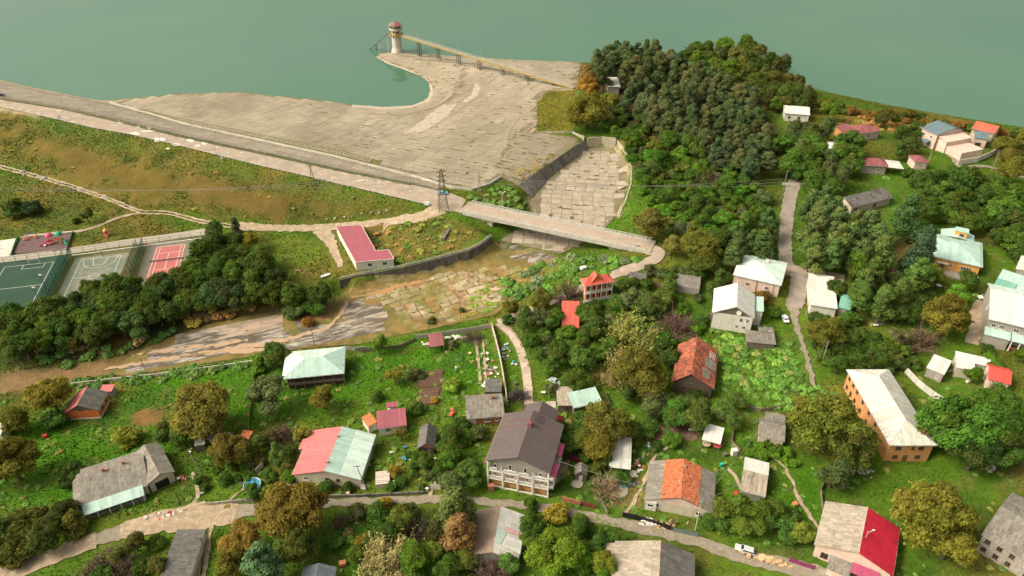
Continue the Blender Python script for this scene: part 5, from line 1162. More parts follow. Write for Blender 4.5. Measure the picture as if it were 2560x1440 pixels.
for i in range(1, 22):
    a = Lp[0].lerp(Lp[5], i/22); b = Lp[1].lerp(Lp[2], min(1, i/17)) if i < 17 else Lp[3].lerp(Lp[4], (i-16)/6)
    a = Vector((a.x-o.x, a.y-o.y, hz+.16)); b = Vector((b.x-o.x, b.y-o.y, hz+.16)); obj('roof_seam', MB().bar(a+(b-a)*.03-Vector((0,0,.03)), b-(b-a)*.03-Vector((0,0,.03)), .07, .03), R_ROSE, rfo)
fa, fb_ = Lp[5], Lp[4]; fd = (fb_-fa).normalized(); fang2 = math.atan2(fd.y, fd.x)
for t_ in (.36, .76):
    p = fa.lerp(fb_, t_)-o; window(lb, Matrix.Translation((p.x*.975, p.y*.975-.03, 1.3)) @ Matrix.Rotation(fang2, 4, 'Z'), 1.7, 1.6, mull=1)
la = Lp[0]; ld = (Lp[5]-la)
for i in range(12):
    p = la+ld*(i+.5)/12-o; s_ = math.atan2(-ld.y, -ld.x); obj('wall_panel', MB().box(-ld.length/25,-.06,.1,ld.length/25,.03,hz-.25), P_WHITE, lb, Matrix.Translation((p.x*.985, p.y*.985, 0)) @ Matrix.Rotation(math.atan2(ld.y, ld.x), 4, 'Z'))
# hip-roofed raised house
H = house('hip_roof_house', 'raised timber house with a pale green hipped roof above the lawn', 'house', 'hip_green', 'hip', 2.2, M_LOG, R_MINT, rm2=R_PALE, ov=1.2, du=.9, capm=R_PALE, hipk=1.0)
x, y = H.w/2, H.d/2
obj('porch_floor', MB().box(-x+.3,-y+.2,1.9,x-.3,-y+1.25,2.05), M_TIMB, H.root, H.T)
posts(H, [(-x+.3+i*(2*x-.6)/6, -y+.28) for i in range(7)], -1, .1, M_TIMB); posts(H, [(x-.3, -y+2+i*3) for i in range(4)], -1, .1, M_TIMB)
obj('porch_railing', MB().box(-x+.3,-y+.22,2.06,x-.3,-y+.3,3.0), M_WOOD, H.root, H.T)
for u in (.1,.3,.5,.7,.9): window(H.root, H.T @ sideM(H, 'f', u, 2.9), 1.3, 1.2, M_BFR)
# orange barrel-gabled cottage
H = house('orange_cottage', 'small orange cottage with a grey and red rounded roof on the left lawn', 'cottage', 'orange_arch', 'gd', 2.6, M_ORB, R_PINK, rm2=R_DGREY, ov=.35, rp=.42, du=.95, gable=M_WOOD, capm=P_WHITE, wins=[('r',.35,1.4,.9,1.1,dict(fr=M_BFR)),('r',.75,1.4,.9,1.1,dict(fr=M_BFR))])
window(H.root, sideM(H, 'f', .42, 3.5), .9, .8, M_BFR); x, y = H.w/2, H.d/2
obj('plinth', MB().box(-x+.3,-y+.3,-1,x-.28,y-.3,.35), P_WHITE, H.root); leanto(H, -x-1.6, -x+.2, -y, y-.5, 2.2, 3.3, R_PINK, axis='x'); posts(H, [(-x-1.4,-y+.3),(-x-1.4,0),(-x-1.4,y-.8)], -1, .09, M_TIMB, top=2.2)
obj('porch_deck', MB().box(-x-1.5,-y+.1,-.8,-x+.28,y-.6,.3), M_WOOD, H.root)
house('shed', 'small shed with a rose red roof behind the orange cottage', 'shed', 'chalet_shed', 'mf', .3, P_GREY, R_PINK, ov=.2)
# long grey house, left front
H = house('long_house', 'long grey slate roofed house with a mint lean-to, lower left', 'house', 'long_grey', 'gw', 2.0, P_BEIGE, R_ASB, ov=.5, du=1.15, dv=1.7, rp=.6, capm=mat('pink_cap', (.48,.22,.17), .85), chim=[(-2,1.5,4.8),(3,1.8,4.8)])
x, y = H.w/2, H.d/2; leanto(H, -x+.1, x-1.5, -y-2.6, -y+.5, 2.75, 3.6, R_MINT); 
for i in range(7): window(H.root, Matrix.Translation((-x+2.2+i*(2*x-5)/6, -y-.02+H.ov, .9)), 1.4, 1.3, mull=2)
posts(H, [(-x+.4+i*(2*x-2.2)/5, -y-2.4) for i in range(6)], -1, .08, M_WFR, top=2.8); obj('porch_floor', MB().box(-x+.2,-y-2.4,-1,x-1.6,-y+.45,.2), P_GREY, H.root)
H2 = house('long_house', '', '', 'grey_wing', 'gd', 1.7, P_BEIGE, R_ASB, ov=.4, du=1.15, dv=1.7, capm=mat('pink_cap', ()), parent=H.root)
obj('garage_opening', MB().box(-1.9,-H2.d/2+H2.ov-.04,-.1,1.6,-H2.d/2+H2.ov+.1,2.5), M_DARK, H.root, H2.T); leanto(H, -x-2.2, -x+.2, -y+1, y-1, 2.4, 3.2, R_ASB, wall=P_GREY, axis='x', dv=1.6)
# pink and mint house
H = house('two_tone_house', 'wide beige house with a roof half salmon pink and half mint green', 'house', 'pink_mint', 'gd', 2.5, P_BEIGE, R_PINK, rm2=R_MINT, ov=.45, rp=.49, du=.85, wins=[('f',.17,1.3,1.3,1.2,dict(mull=2)),('f',.5,1.5,1.1,1.2,dict(fr=M_BFR)),('f',.66,1.5,1.0,1.1,dict(fr=M_BFR)),('r',.3,1.2,1.2,1.2),('r',.6,1.2,1.2,1.2),('r',.85,0,1.0,2.1,dict(door=1),M_BFR)])
x, y = H.w/2, H.d/2; slope(H.root, [(x-.05,-y-.05,H.h+.05),(x-.05,y+.05,H.h+.05),(x*.42,y+.05,H.h+2.5*.585+.05),(x*.42,-y-.05,H.h+2.5*.585+.05)], R_PALE, 'sheet', .85, None, H.T, lift=.05)
posts(H, [(x-.25,-y+.3),(x-.2,0),(x-.2,y-.4)], -1, .1, M_WFR); leanto(H, -x-1.6, -x+.3, y-7, y-3, 2.8, 3.4, R_PINK, wall=P_BEIGE, axis='x'); obj('foundation', MB().box(-x+.38,-y+.38,-1,x-.38,y-.38,.35), P_GREY, H.root)
for yy in (-y+3, y-4): obj('roof_vent', MB().cbox((-.2,yy,H.h+2.3), .6, .6, .7), M_CONC, H.root)
# small rose roofed house with its rusty lean-to
H = house('small_house', 'small white house with a rose red seamed roof and an orange rusty lean-to', 'house', 'small_red', 'gw', 1.4, P_WHITE, R_ROSE, ov=.35, rp=.8, du=.8, wins=[('f',.35,1.1,1.6,1.3,dict(mull=3)),('f',.8,0,.9,2.0,dict(door=1),M_BFR)])
x, y = H.w/2, H.d/2; leanto(H, x-5.6, x-2.2, y+3.2, y-.2, 3.2, 4.3, R_ROSE, wall=P_WHITE)
house('small_house', '', '', 'rust_lean', 'ml', .5, P_WHITE, R_RUST, ov=.2, du=.7, parent=H.root)
# brick cottage with grey corrugated roof
H = house('brick_cottage', 'small brick cottage with a grey corrugated roof beside the garden wall', 'cottage', 'brick_grey', 'gw', 1.3, M_BRICK, R_ASB, ov=.4, rp=.78, du=1.0, dv=1.6, wins=[('f',.55,1.0,1.9,1.2,dict(mull=3)),('f',.82,1.0,1.0,1.2)], chim=[(2.6,1.6,4.0)])
obj('plaster_bay', MB().box(-H.w/2+.36,-H.d/2+.36,-1,-H.w/2+2.9,-H.d/2+1.2,2.95), P_BEIGE, H.root)
house('shed', 'dark grey flat shed behind the brick cottage', 'shed', 'dark_shed', 'mf', .4, M_WOOD, R_DGREY, ov=.2, du=1.0, dv=1.5)
# the guest house
H = house('guest_house', 'three storey guest house with a brown purple gabled roof and white balconies', 'guest house', 'purple', 'gd', 3.4, P_GREY, R_PURP, ov=1.0, du=.62, rp=.5, capm=R_PURP, gable=P_GREY)
x, y = H.w/2, H.d/2; X, Y = x-1.0, y-1.0; root = H.root; ob = lambda n, b, m: obj(n, b, m, root)
obj('ground_floor', MB().box(-X-.02,-Y-.03,-1,X+.02,-Y+.5,3.0), P_ORANGE, root); obj('first_floor', MB().box(-X-.02,-Y-.025,3.05,X+.02,-Y+.5,6.1), P_PINK, root)
nb = 4
for i in range(nb+1):
    px_ = -x+.35+i*(2*x-.7)/nb; ob('balcony_post', MB().box(px_-.24,-y+.02,-1,px_+.24,-y+.5,6.6 if 0 < i < nb else 9.3), M_WFR)
for zf in (3.0, 6.1): ob('balcony_floor', MB().box(-x+.1,-y+.06,zf-.22,x-.1,-Y-.03,zf), P_WHITE)
for zf in (3.0, 6.1):
    for i in range(nb):
        a = -x+.62+i*(2*x-.7)/nb; b = a+(2*x-.7)/nb-.52; rr = MB().box(a,-y+.14,zf+.95,b,-y+.34,zf+1.1).box(a,-y+.14,zf+.1,b,-y+.34,zf+.22); k = int((b-a)/.32)
        rail_ = ob('balcony_rail', rr, M_WFR); bl = MB()
        for q in range(k): bl.cbox((a+(q+.5)*(b-a)/k,-y+.24,zf+.22), .14, .14, .72)
        q_ = obj('balusters', bl, M_WFR, rail_); q_['kind'] = 'stuff'
ob('plinth_rail', MB().box(-x+.1,-y+.05,-1,x-.1,-y+.4,.25), P_WHITE)
for i in range(nb):
    px_ = -x+.35+(i+.5)*(2*x-.7)/nb
    ob('dark_opening', MB().box(px_-1.5,-Y-.06,1.55,px_+1.5,-Y-.035,2.5), M_DARK)
    window(root, Matrix.Translation((px_+(.3 if i else -.2), -Y-.03, 3.75)), .8, 1.0)
    window(root, Matrix.Translation((px_-.2, -Y, 6.7)), .9, 1.9 if i in (1, 2) else 1.2, mull=0)
for i, yy in enumerate((-y+2.6, 1.0)):                                     # side balconies with magenta roofs
    bb = ob('side_balcony', MB().box(X-.02,yy-1.9,2.8,X+2.0,yy+1.9,3.05).box(X+1.8,yy-1.9,3.05,X+2.0,yy+1.9,4.1).box(X-.02,yy-1.9,5.9,X+2.0,yy+1.9,6.1).box(X+1.8,yy-1.9,6.1,X+2.0,yy+1.9,7.1), M_WFR)
    for q in (-1.85, 1.7): obj('balcony_column', MB().box(X+1.82,yy+q,4.12,X+1.98,yy+q+.16,5.88).box(X+1.82,yy+q,7.12,X+1.98,yy+q+.16,8.0), M_WFR, bb)
    slope(root, [(X+2.5,yy-2.3,7.9),(X+2.5,yy+2.3,7.9),(X+.3,yy+2.3,9.0),(X+.3,yy-2.3,9.0)], R_MAG, 'sheet', .6)
    slope(root, [(-X-1.6,yy+2.3,7.9),(-X-1.6,yy-2.3,7.9),(-X-.3,yy-2.3,9.0),(-X-.3,yy+2.3,9.0)], R_MAG, 'sheet', .6)
window(root, sideM(H, 'r', .2, 3.6), 1.2, 1.4); window(root, sideM(H, 'r', .55, 3.6), 1.2, 1.4); window(root, sideM(H, 'r', .85, 6.6), 1.2, 1.4)
ob('chimney', MB().cbox((.3,y*.35,H.h+2.9), 1.0, 1.0, 1.5), mat('wine_trim', (.22,.07,.08), .6))
for yy in (.18, .32): 
    a = Vector((-x,y*yy*2,H.h+.07)); m_ = Vector((0,y*yy*2,H.h+3.4+.07)); c = Vector((x,y*yy*2,H.h+.07)); ob('snow_guard', MB().bar(a,m_,.22,.06).bar(m_,c,.22,.06), mat('wine_trim', (.22,.07,.08), .6))
fa_ = obj('rear_annex', MB().box(-2.5,Y-.1,-1,5.2,Y+5,9.6), P_GREY, root)
slope(root, [(-3.2,y+5,9.7),(-3.2,y-1.5,9.7),(1.4,y-1.5,12.2),(1.4,y+5,12.2)], R_PURP, 'sheet', .62); slope(root, [(6,y-1.5,9.7),(6,y+5,9.7),(1.4,y+5,12.2),(1.4,y-1.5,12.2)], R_PURP, 'sheet', .62)
slope(root, [(4.4,y-3.4,11.0),(4.4,y-.8,11.0),(1.5,y-.8,13.0),(1.5,y-3.4,13.0)], R_PURP, 'sheet', .7)
# yard house behind it
H = house('yard_house', 'low house with a smooth mint sheet roof in the shrubs behind the guest house', 'house', 'mint_yard', 'mf', 1.0, M_WOOD, R_MINT, ov=.3, du=1.2, wins=[('f',.3,1,1.0,1.0,dict(fr=M_BFR))])
house('yard_house', '', '', 'grey_yard', 'mf', 1.1, M_WOOD, R_TAN, ov=.25, du=1.1, dv=1.5, parent=H.root, wins=[('f',.6,.8,1.2,1.3,dict(fr=M_BFR))])
# old red-tiled timber house
H = house('timber_house', 'old dark timber house with a big weathered red tiled roof', 'house', 'tile_wood', 'gd', 4.2, M_LOG, R_TILEO, ov=.5, rp=.42, cover='tile', gable=M_LOG, miss=.05, deck=R_DECK, wins=[('f',.42,4.6,1.5,1.5,dict(fr=M_TIMB,mull=1,bars=1)),('f',.3,1.6,1.2,1.3,dict(fr=M_BFR)),('f',.68,1.6,1.2,1.3,dict(fr=M_BFR)),('f',.88,1.6,.9,1.3,dict(fr=M_BFR))], capm=R_TILEO)
x, y = H.w/2, H.d/2; rx = -x+.42*2*x
def onslope(u, v): return Vector((x-(x-rx)*v, -y+2*y*u, H.h+4.2*v))
for (u0, u1, v0, v1, m_) in ((.42,.66,.03,.5,R_ASB),(.14,.34,.22,.55,R_ASB)):
    slope(H.root, [onslope(u0,v0)+Vector((0,0,.2)), onslope(u1,v0)+Vector((0,0,.2)), onslope(u1,v1)+Vector((0,0,.2)), onslope(u0,v1)+Vector((0,0,.2))], m_, 'sheet', 1.0, 1.5)
bt = MB()
for i in range(6): bt.bar(onslope(.70+.03*i,.08)+Vector((0,0,.25)), onslope(.70+.03*i,.36)+Vector((0,0,.25)), .1)
for v in (.1,.17,.24,.31): bt.bar(onslope(.69,v)+Vector((0,0,.33)), onslope(.86,v)+Vector((0,0,.33)), .1)
obj('bare_battens', bt, mat('pale_batten', (.6,.5,.42), .8), H.root); obj('roof_vent', MB().cbox((rx,1.5,H.h+4.1), .5, .5, .7), M_CONC, H.root)
# white gabled house and its neighbour
H = house('white_house', 'white two storey house with a steep white roof and dark board gable', 'house', 'white_gable', 'gd', 3.6, P_WHITE, R_WHITE, ov=.4, rp=.54, du=1.0, dv=2.2, gable=M_WOOD, capm=R_WHITE, wins=[('f',.72,4.0,.95,1.6),('f',.88,4.0,.95,1.6),('f',.64,1.4,.95,1.2),('f',.82,1.4,.95,1.2),('r',.3,4,1,1.4),('r',.7,4,1,1.4)])
x, y = H.w/2, H.d/2; obj('dish', MB().lathe([(.1,0),(.85,.12)], n=14, cap=True), P_WHITE, H.root, Matrix.Translation((1.6,-y+.25,7.6)) @ Matrix.Rotation(math.radians(80), 4, 'X')); obj('porch_box', MB().box(-x-.4,-y+.45,3.0,-x+1.9,-y+2.5,5.3), M_WOOD, H.root); leanto(H, x-.2, x+3, -y+5.5, y, 5.4, 6.0, R_MINT, wall=P_WHITE, axis='x')
H = house('pink_house', 'pale pink house with a large pale mint hipped roof by the road junction', 'house', 'mint_hip', 'hip', 2.2, P_PINK, R_PALE, rm2=R_PALE, ov=.4, du=.8, capm=R_MINT, hipk=1.0, wins=[('f',.32,1.9,1.5,1.4,dict(mull=2)),('f',.74,1.9,1.4,1.4,dict(mull=2)),('r',.5,1.9,1.2,1.4)])
obj('chimney', MB().cbox((1.5,2.5,H.h+1.5), 1.0, .8, 1.3), P_WHITE, H.root); obj('drain_pipe', MB().tube((.2,-H.d/2+.3,-.5), (.2,-H.d/2+.3,H.h), .12), mat('rust_pipe', (.35,.16,.09), .8), H.root); obj('drain_pipe', MB().tube((H.w*.36,-H.d/2+.3,-.5), (H.w*.36,-H.d/2+.3,H.h+1), .1), mat('rust_pipe', ()), H.root)
obj('antenna', MB().tube((2.5,3,H.h), (2.5,3,H.h+6), .05).bar((1.7,3,H.h+5.8), (3.3,3,H.h+5.8), .06).bar((1.9,3,H.h+5.0), (3.1,3,H.h+5.0), .06), M_STEEL, H.root)
H = house('white_roof_house', 'house with a plain white sheet roof on the right of the lane', 'house', 'white_flat', 'mf', 1.2, P_WHITE, R_WHITE, ov=.3, du=1.2, dv=2.4); house('white_roof_house', '', '', 'green_lean', 'mf', .6, P_GREY, R_GREEN, ov=.2, parent=H.root); x, y = H.w/2, H.d/2; leanto(H, x+3.2, x-.3, y-6, y, 3.0, 4.4, R_TAN, wall=P_WHITE, axis='x', dv=1.6)
H = house('orange_villa', 'orange bungalow with a wide mint green hipped roof and a brick dormer', 'house', 'orange_villa', 'hip', 2.3, P_OCHRE, R_MINT, ov=.6, du=.9, hipk=.9, wins=[('f',.28,1.2,.8,1.5),('f',.42,0,1.5,2.3,dict(door=1),M_BFR),('f',.56,1.3,.8,1.4),('f',.80,1.2,3.2,1.5,dict(mull=3))])
x, y = H.w/2, H.d/2; obj('entry_canopy', MB().box(-x*.32,-y-.8,2.7,x*.02,-y+.6,2.85), P_WHITE, H.root); obj('dormer', MB().box(x*.1,y-1.2,3.5,x*.46,y+1.8,7.6), P_OCHRE, H.root); obj('dormer_roof', MB().box(x*.07,y-1.4,7.62,x*.49,y+2.0,7.85), R_MINT, H.root); window(H.root, Matrix.Translation((x*.3,y-1.2,5.6)), 1.4, 1.2, M_BFR); obj('terrace', MB().box(-x*.3,-y-3.5,-1,x,-y+.5,.3), P_STONE, H.root)
slope(H.root, [(-x*.3,y,H.h),(-x*.3,y+4.5,H.h),(x*.2,y+4.5,H.h+1.8),(x*.2,y-3,H.h+1.8)], R_MINT, 'sheet', .9); slope(H.root, [(x*.75,y-1,H.h),(x*.75,y+4.5,H.h),(x*.2,y+4.5,H.h+1.8),(x*.2,y-3,H.h+1.8)], R_MINT, 'sheet', .9)
for i in range(14): obj('snow_stop', MB().cbox((x-.7,-y+.6+i*(2*y-1)/14,H.h+.35), .12, .25, .25), M_STEEL, H.root)
H = house('orange_block', 'long orange two storey block with a pale hipped roof edged in maroon', 'house', 'orange_block', 'hip', 2.9, P_ORANGE, R_CREAM, ov=.5, du=.62, hipk=1.0, capm=mat('maroon_cap', (.22,.10,.08), .7), wins=[('f',u,z,1.4,1.2,dict(fr=M_BFR)) for u in (.22,.74) for z in (1.0,4.2)]+[('f',.56,4.2,.8,1.3,dict(fr=M_BFR)),('f',.45,0,1.1,2.2,dict(door=1),M_BFR)]+[('l',u,z,1.2,1.3,dict(fr=M_BFR)) for u in (.06,.16,.26,.4,.55,.7) for z in (1.0,4.2)])
x, y = H.w/2, H.d/2; obj('roof_hatch', MB().box(x*.45,-y+2.6,H.h+1.2,x*.45+1.6,-y+4.0,H.h+2.2), mat('brick_hatch', (.30,.10,.07), .8), H.root); leanto(H, x+4, x+.2, -y+4, -y+11, 2.6, 3.6, R_ASB, wall=P_GREY, axis='x', dv=1.6)
H = house('crimson_house', 'house with one crimson roof slope and one tan slate slope, lower right', 'house', 'crimson', 'gd', 3.0, P_PINK, R_TAN, rm2=R_CRIM, ov=.4, rp=.53, du=1.1, dv=1.7, capm=mat('white_trim', ()), wins=[('f',.4,1.8,1.2,.9),('f',.14,.6,1.6,1.8,dict(fr=M_BFR))])
x, y = H.w/2, H.d/2; leanto(H, -x*.55, x*.02, -y-3.2, -y+.3, 2.0, 2.7, R_ASB, wall=P_PINK, dv=1.4); leanto(H, x*.02, x*.7, -y-2.2, -y+.3, 2.6, 3.2, R_MAG)
for i in range(3): obj('roof_vent', MB().cbox((.25,-y+2+i*3.4,H.h+2.9), .45, .45, .5), P_PINK, H.root)
H = house('tile_house', 'beige house with bright orange tiles between two grey slate slopes', 'house', 'tile_grey', 'gd', 3.2, P_BEIGE, R_ASB, ov=.35, du=1.15, dv=1.7, gable=P_PINK, cover=None, wins=[('f',.16,1.2,1.3,1.2),('f',.8,1.0,1.4,1.2),('r',.4,1,1,1.2)])
x, y = H.w/2, H.d/2
for s_ in (-1, 1):
    q = lambda t, yy: (s_*x*(1-t), yy, H.h+3.2*t*1.0+(.12 if t > .4 else 0))
    slope(H.root, [q(0,-s_*-y), q(0,-s_*y), q(.47,-s_*y), q(.47,-s_*-y)], R_ASB, 'sheet', 1.15, 1.6, H.T); slope(H.root, [q(.46,-s_*-y), q(.46,-s_*y), q(1,-s_*y), q(1,-s_*-y)], R_TILE, 'tile', T=H.T, deck=R_DECK, miss=.02)
ridge_cap(H.root, (0,-y,H.h+3.4), (0,y,H.h+3.4), R_TILE); obj('roof_vent', MB().cbox((.3,y*.55,H.h+3.1), .5, .5, .8).cbox((-.6,-y*.2,H.h+2.8), .5, .5, .7), M_CONC, H.root); obj('porch_wall', MB().box(-x+.2,-y-.15,-1,-x+3.0,-y+.6,2.9), P_WHITE, H.root); window(H.root, Matrix.Translation((-x+1.5,-y-.15,1.2)), 1.3, 1.2)
H = house('slate_house', 'large house with a tan and grey slate roof at the bottom edge', 'house', 'bottom_grey', 'gd', 3.0, P_GREY, R_TAN, rm2=R_DGREY, ov=.4, rp=.56, du=1.15, dv=1.75, capm=mat('salmon_cap', (.55,.30,.23), .85)); x, y = H.w/2, H.d/2
leanto(H, -x-2.5, -x+.3, y-5, y-.5, 2.9, 3.6, R_TAN, wall=P_GREY, axis='x', dv=1.7)
H = house('patched_house', 'house with a patchwork roof of white sheets and faded brown slate', 'house', 'patched', 'gd', 2.4, P_GREY, mat('brown_roof', (.34,.24,.17), .95, var=.12, scale=.7, col2=(.27,.20,.15), cov=.5, s2=.2, wave=(0,34,.02), rnd=.04), rm2=R_WHITE, ov=.35, rp=.52, du=1.1, dv=1.7, capm=R_WHITE); x, y = H.w/2, H.d/2
def onr(u, v): return Vector((x-(x-.04*x)*v, -y+2*y*u, H.h+2.4*v+.12))
slope(H.root, [onr(.50,.12), onr(.60,.12), onr(.60,.7), onr(.50,.7)], mat('red_patch', (.52,.07,.06), .8, var=.4, scale=2, col2=(.75,.66,.6), cov=.5, s2=3), 'sheet', .6, .8); slope(H.root, [onr(.2,.78), onr(.5,.6), onr(.52,.98), onr(.2,.98)], R_PALE, 'sheet', 1.2)
slope(H.root, [onr(.12,0)+Vector((.3,0,.5)), onr(.40,0)+Vector((.3,0,.5)), onr(.42,.62)+Vector((0,0,.15)), onr(.2,.62)+Vector((0,0,.15))], R_WHITE, 'sheet', 1.2)
house('slate_hut', 'grey slate roofed house with a pale verge, bottom left corner', 'house', 'left_grey', 'mr', .8, P_WHITE, R_DGREY, ov=.3, du=1.1, dv=1.6); house('blue_shed', 'blue grey gabled shed cut by the bottom edge', 'shed', 'blue_shed', 'gd', 1.6, P_GREY, R_SLATE, ov=.2, du=.8)
H = house('open_shed', 'open shed with a pale corrugated sheet roof beside the vines', 'shed', 'white_shed', 'mf', .5, M_WOOD, R_CREAM, ov=.3, du=.75, walls=False); x, y = H.w/2, H.d/2; posts(H, [(sx*(x-.2), sy*(y-.3)) for sx in (-1,1) for sy in (-1,0,1)], -1, .09); obj('back_wall', MB().box(-x+.2,y-.4,-1,x-.2,y-.25,2.8), M_WOOD, H.root); slope(H.root, [(-x-.5,-y+.5,2.75),(-x+1.6,-y+.5,2.75),(-x+1.6,y-1.5,3.2),(-x-.5,y-1.5,3.2)], R_MINT, 'sheet', .8)
H = house('canopy', 'white sheet canopy on posts over two round tables', 'canopy', 'canopy', 'mf', .4, P_WHITE, R_WHITE, ov=.2, du=.7, walls=False); x, y = H.w/2, H.d/2; posts(H, [(sx*(x-.2), sy*(y-.2)) for sx in (-1,1) for sy in (-1,1)], -.5, .07, M_STEEL)
CANOPY = H
H = house('grey_shed', 'worn grey slate shed in the grass under the big walnut', 'shed', 'grey_shed', 'gw', .9, P_BEIGE, R_ASB, ov=.3, rp=.7, du=1.1, dv=1.5, wins=[('f',.4,1.2,.8,.8,dict(fr=M_BFR))]); x, y = H.w/2, H.d/2; leanto(H, -x+1.5, x, y+3.5, y-.5, 2.6, 3.3, R_ASB, wall=P_GREY, dv=1.5)
H = house('two_roof_shed', 'shed roofed half in white sheets and half in tan corrugated slate', 'shed', 'white_tan', 'gw', .9, P_GREY, R_TAN, rm2=R_WHITE, ov=.25, rp=.55, du=.7); 
H = house('wooden_barn', 'little dark wooden barn with a grey plank gable roof', 'barn', 'barn', 'gd', 1.9, M_LOG, R_DGREY, ov=.3, du=.6, gable=M_BRICK, wins=[('f',.35,0,.9,1.9,dict(door=1),M_DARK),('f',.7,.1,.9,1.7,dict(door=1),M_WOOD)])
H = house('outhouse', 'tiny wooden outhouse with a pointed grey roof', 'outhouse', 'outhouse', 'gd', 1.3, M_WOOD, R_ASB, ov=.2, du=.5, wins=[('f',.5,0,.8,1.9,dict(door=1),P_WHITE)])
H = house('pavilion', 'open garden pavilion with a flat wine red roof', 'pavilion', 'red_canopy', 'mf', .5, M_WOOD, R_WINE, ov=.2, du=.7, walls=False); x, y = H.w/2, H.d/2; posts(H, [(sx*(x-.2), sy*(y-.2)) for sx in (-1,1) for sy in (-1,1)], -.5, .1)
house('aframe_house', 'small A-frame hut with a bright vermilion roof among the trees', 'hut', 'aframe', 'gw', 6.2, M_ORB, R_VERM, ov=.3, du=.6, rp=.62)
H = house('balcony_house', 'two storey wooden house with vermilion roofs and white balconies', 'house', 'red_villa', 'hip', 2.0, M_ORB, R_VERM, ov=1.1, du=.6, hipk=.95); x, y = H.w/2, H.d/2; X, Y = x-1.1, y-1.1
slope(H.root, [(-x*.55,-y+.5,H.h+.35),(-x*.55,y*.6,H.h+.35),(-x*.1,y*.6,H.h+3.2),(-x*.1,-y+.9,H.h+3.2)], R_VERM, 'sheet', .6); slope(H.root, [(x*.35,-y+.5,H.h+.35),(x*.35,y*.6,H.h+.35),(-x*.1,y*.6,H.h+3.2),(-x*.1,-y+.9,H.h+3.2)], R_VERM, 'sheet', .6); obj('gable', MB().add([(-x*.5,-y+.9,H.h+.4),(x*.3,-y+.9,H.h+.4),(-x*.1,-y+1.0,H.h+3.1)], [(0,1,2)]), M_ORB, H.root)
for zf in (.2, 3.6):
    obj('balcony_floor', MB().box(-x+.2,-y+.2,zf-.2,x-.2,-Y,zf), P_WHITE, H.root); bl = MB()
    rl = obj('balcony_rail', MB().box(-x+.25,-y+.2,zf+.95,x-.25,-y+.32,zf+1.08).box(-x+.25,-y+.2,zf+.08,x-.25,-y+.32,zf+.18), M_WFR, H.root); k = int(2*x/.4)
    for i in range(k): bl.cbox((-x+.4+i*(2*x-.8)/k,-y+.26,zf+.18), .12, .06, .76)
    q_ = obj('balusters', bl, M_WFR, rl); q_['kind'] = 'stuff'
posts(H, [(-x+.3+i*(2*x-.6)/5, -y+.28) for i in range(6)], -1, .12, M_WFR, top=H.h-.1)
for zf in (.3, 3.7):
    for i in range(4): window(H.root, Matrix.Translation((-X+1+i*(2*X-2)/3,-Y-.02,zf+.5)), 1.1, 1.7, M_BFR)
# vaulted shed
f = FRAMES['barrel']; t = thing('vaulted_shed', 'grey shed with a rounded barrel roof behind the plank fence', 'shed', f.loc, f.ang); n = 8
for i in range(n):
    a0, a1 = math.pi*i/n, math.pi*(i+1)/n; q = lambda a: (-f.d/2*math.cos(a), 1.6+1.9*math.sin(a)); (y0, z0), (y1, z1) = q(a0), q(a1)
    obj('roof_sheet', MB().add([(-f.w/2,y0,z0),(f.w/2,y0,z0),(f.w/2,y1,z1),(-f.w/2,y1,z1),(-f.w/2,y0*.97,z0-.1),(f.w/2,y0*.97,z0-.1),(f.w/2,y1*.97,z1-.1),(-f.w/2,y1*.97,z1-.1)], [(0,1,2,3),(7,6,5,4),(0,4,5,1),(1,5,6,2),(2,6,7,3),(3,7,4,0)]), R_ASB, t)
obj('wall', MB().box(-f.w/2+.1,-f.d/2+.05,-1,f.w/2-.1,f.d/2-.05,1.62), P_GREY, t); ev = [(-f.w/2+.15,-f.d/2*math.cos(math.pi*i/n)*.96,1.55+1.85*math.sin(math.pi*i/n)) for i in range(n+1)]; obj('end_wall', MB().add(ev+[(f.w/2-.15,y,z) for _, y, z in ev], [tuple(range(n+1)), tuple(range(2*n+1,n,-1))]), P_GREY, t)
house('tiny_shed', 'tiny grey flat roofed hut beside the lane', 'hut', 'tiny_grey', 'mf', .3, P_GREY, R_DGREY, ov=.15); H = house('yard_shed', 'patched grey sheds in front of the white two storey house', 'shed', 'yard_grey', 'mf', .5, M_WOOD, R_ASB, ov=.2, du=1.1, dv=1.5); x, y = H.w/2, H.d/2; leanto(H, -x*.05, x, y+3.5, y-.3, 2.6, 3.3, R_ASB, dv=1.6)
house('block_shed', 'square block shed with a flat white roof by the sheet fence', 'shed', 'shed_white', 'mf', .4, P_GREY, R_WHITE, ov=.25, du=.9, wins=[('f',.7,.9,.8,.8)]); H = house('white_annex', 'low annex with an L-shaped white roof', 'shed', 'l_white', 'mf', .5, P_BEIGE, R_WHITE, ov=.25, du=.9, wins=[('f',.3,.9,.9,1.1,dict(fr=M_BFR))]); x, y = H.w/2, H.d/2; leanto(H, -x, -x+5, -y-4, -y+.2, 3.0, 3.3, R_WHITE, wall=P_BEIGE)
H = house('red_side_house', 'pink walled house with a crimson roof half hidden by trees at the right edge', 'house', 'red_side', 'gw', 1.8, P_PINK, R_RED, ov=.4, du=.8, wins=[('f',.4,1.2,1.2,1.2,dict(fr=M_BFR))])
H = house('stone_house', 'grey stone house with small dark windows in the lower right corner', 'house', 'stone', 'gw', 2.2, P_STONE, R_ASB, ov=.3, du=1.2, dv=1.8, wins=[('f',u,z,1.1,1.3,dict(fr=M_BFR)) for u in (.14,.4,.66) for z in (.8,3.4)], chim=[(2,1,7)])
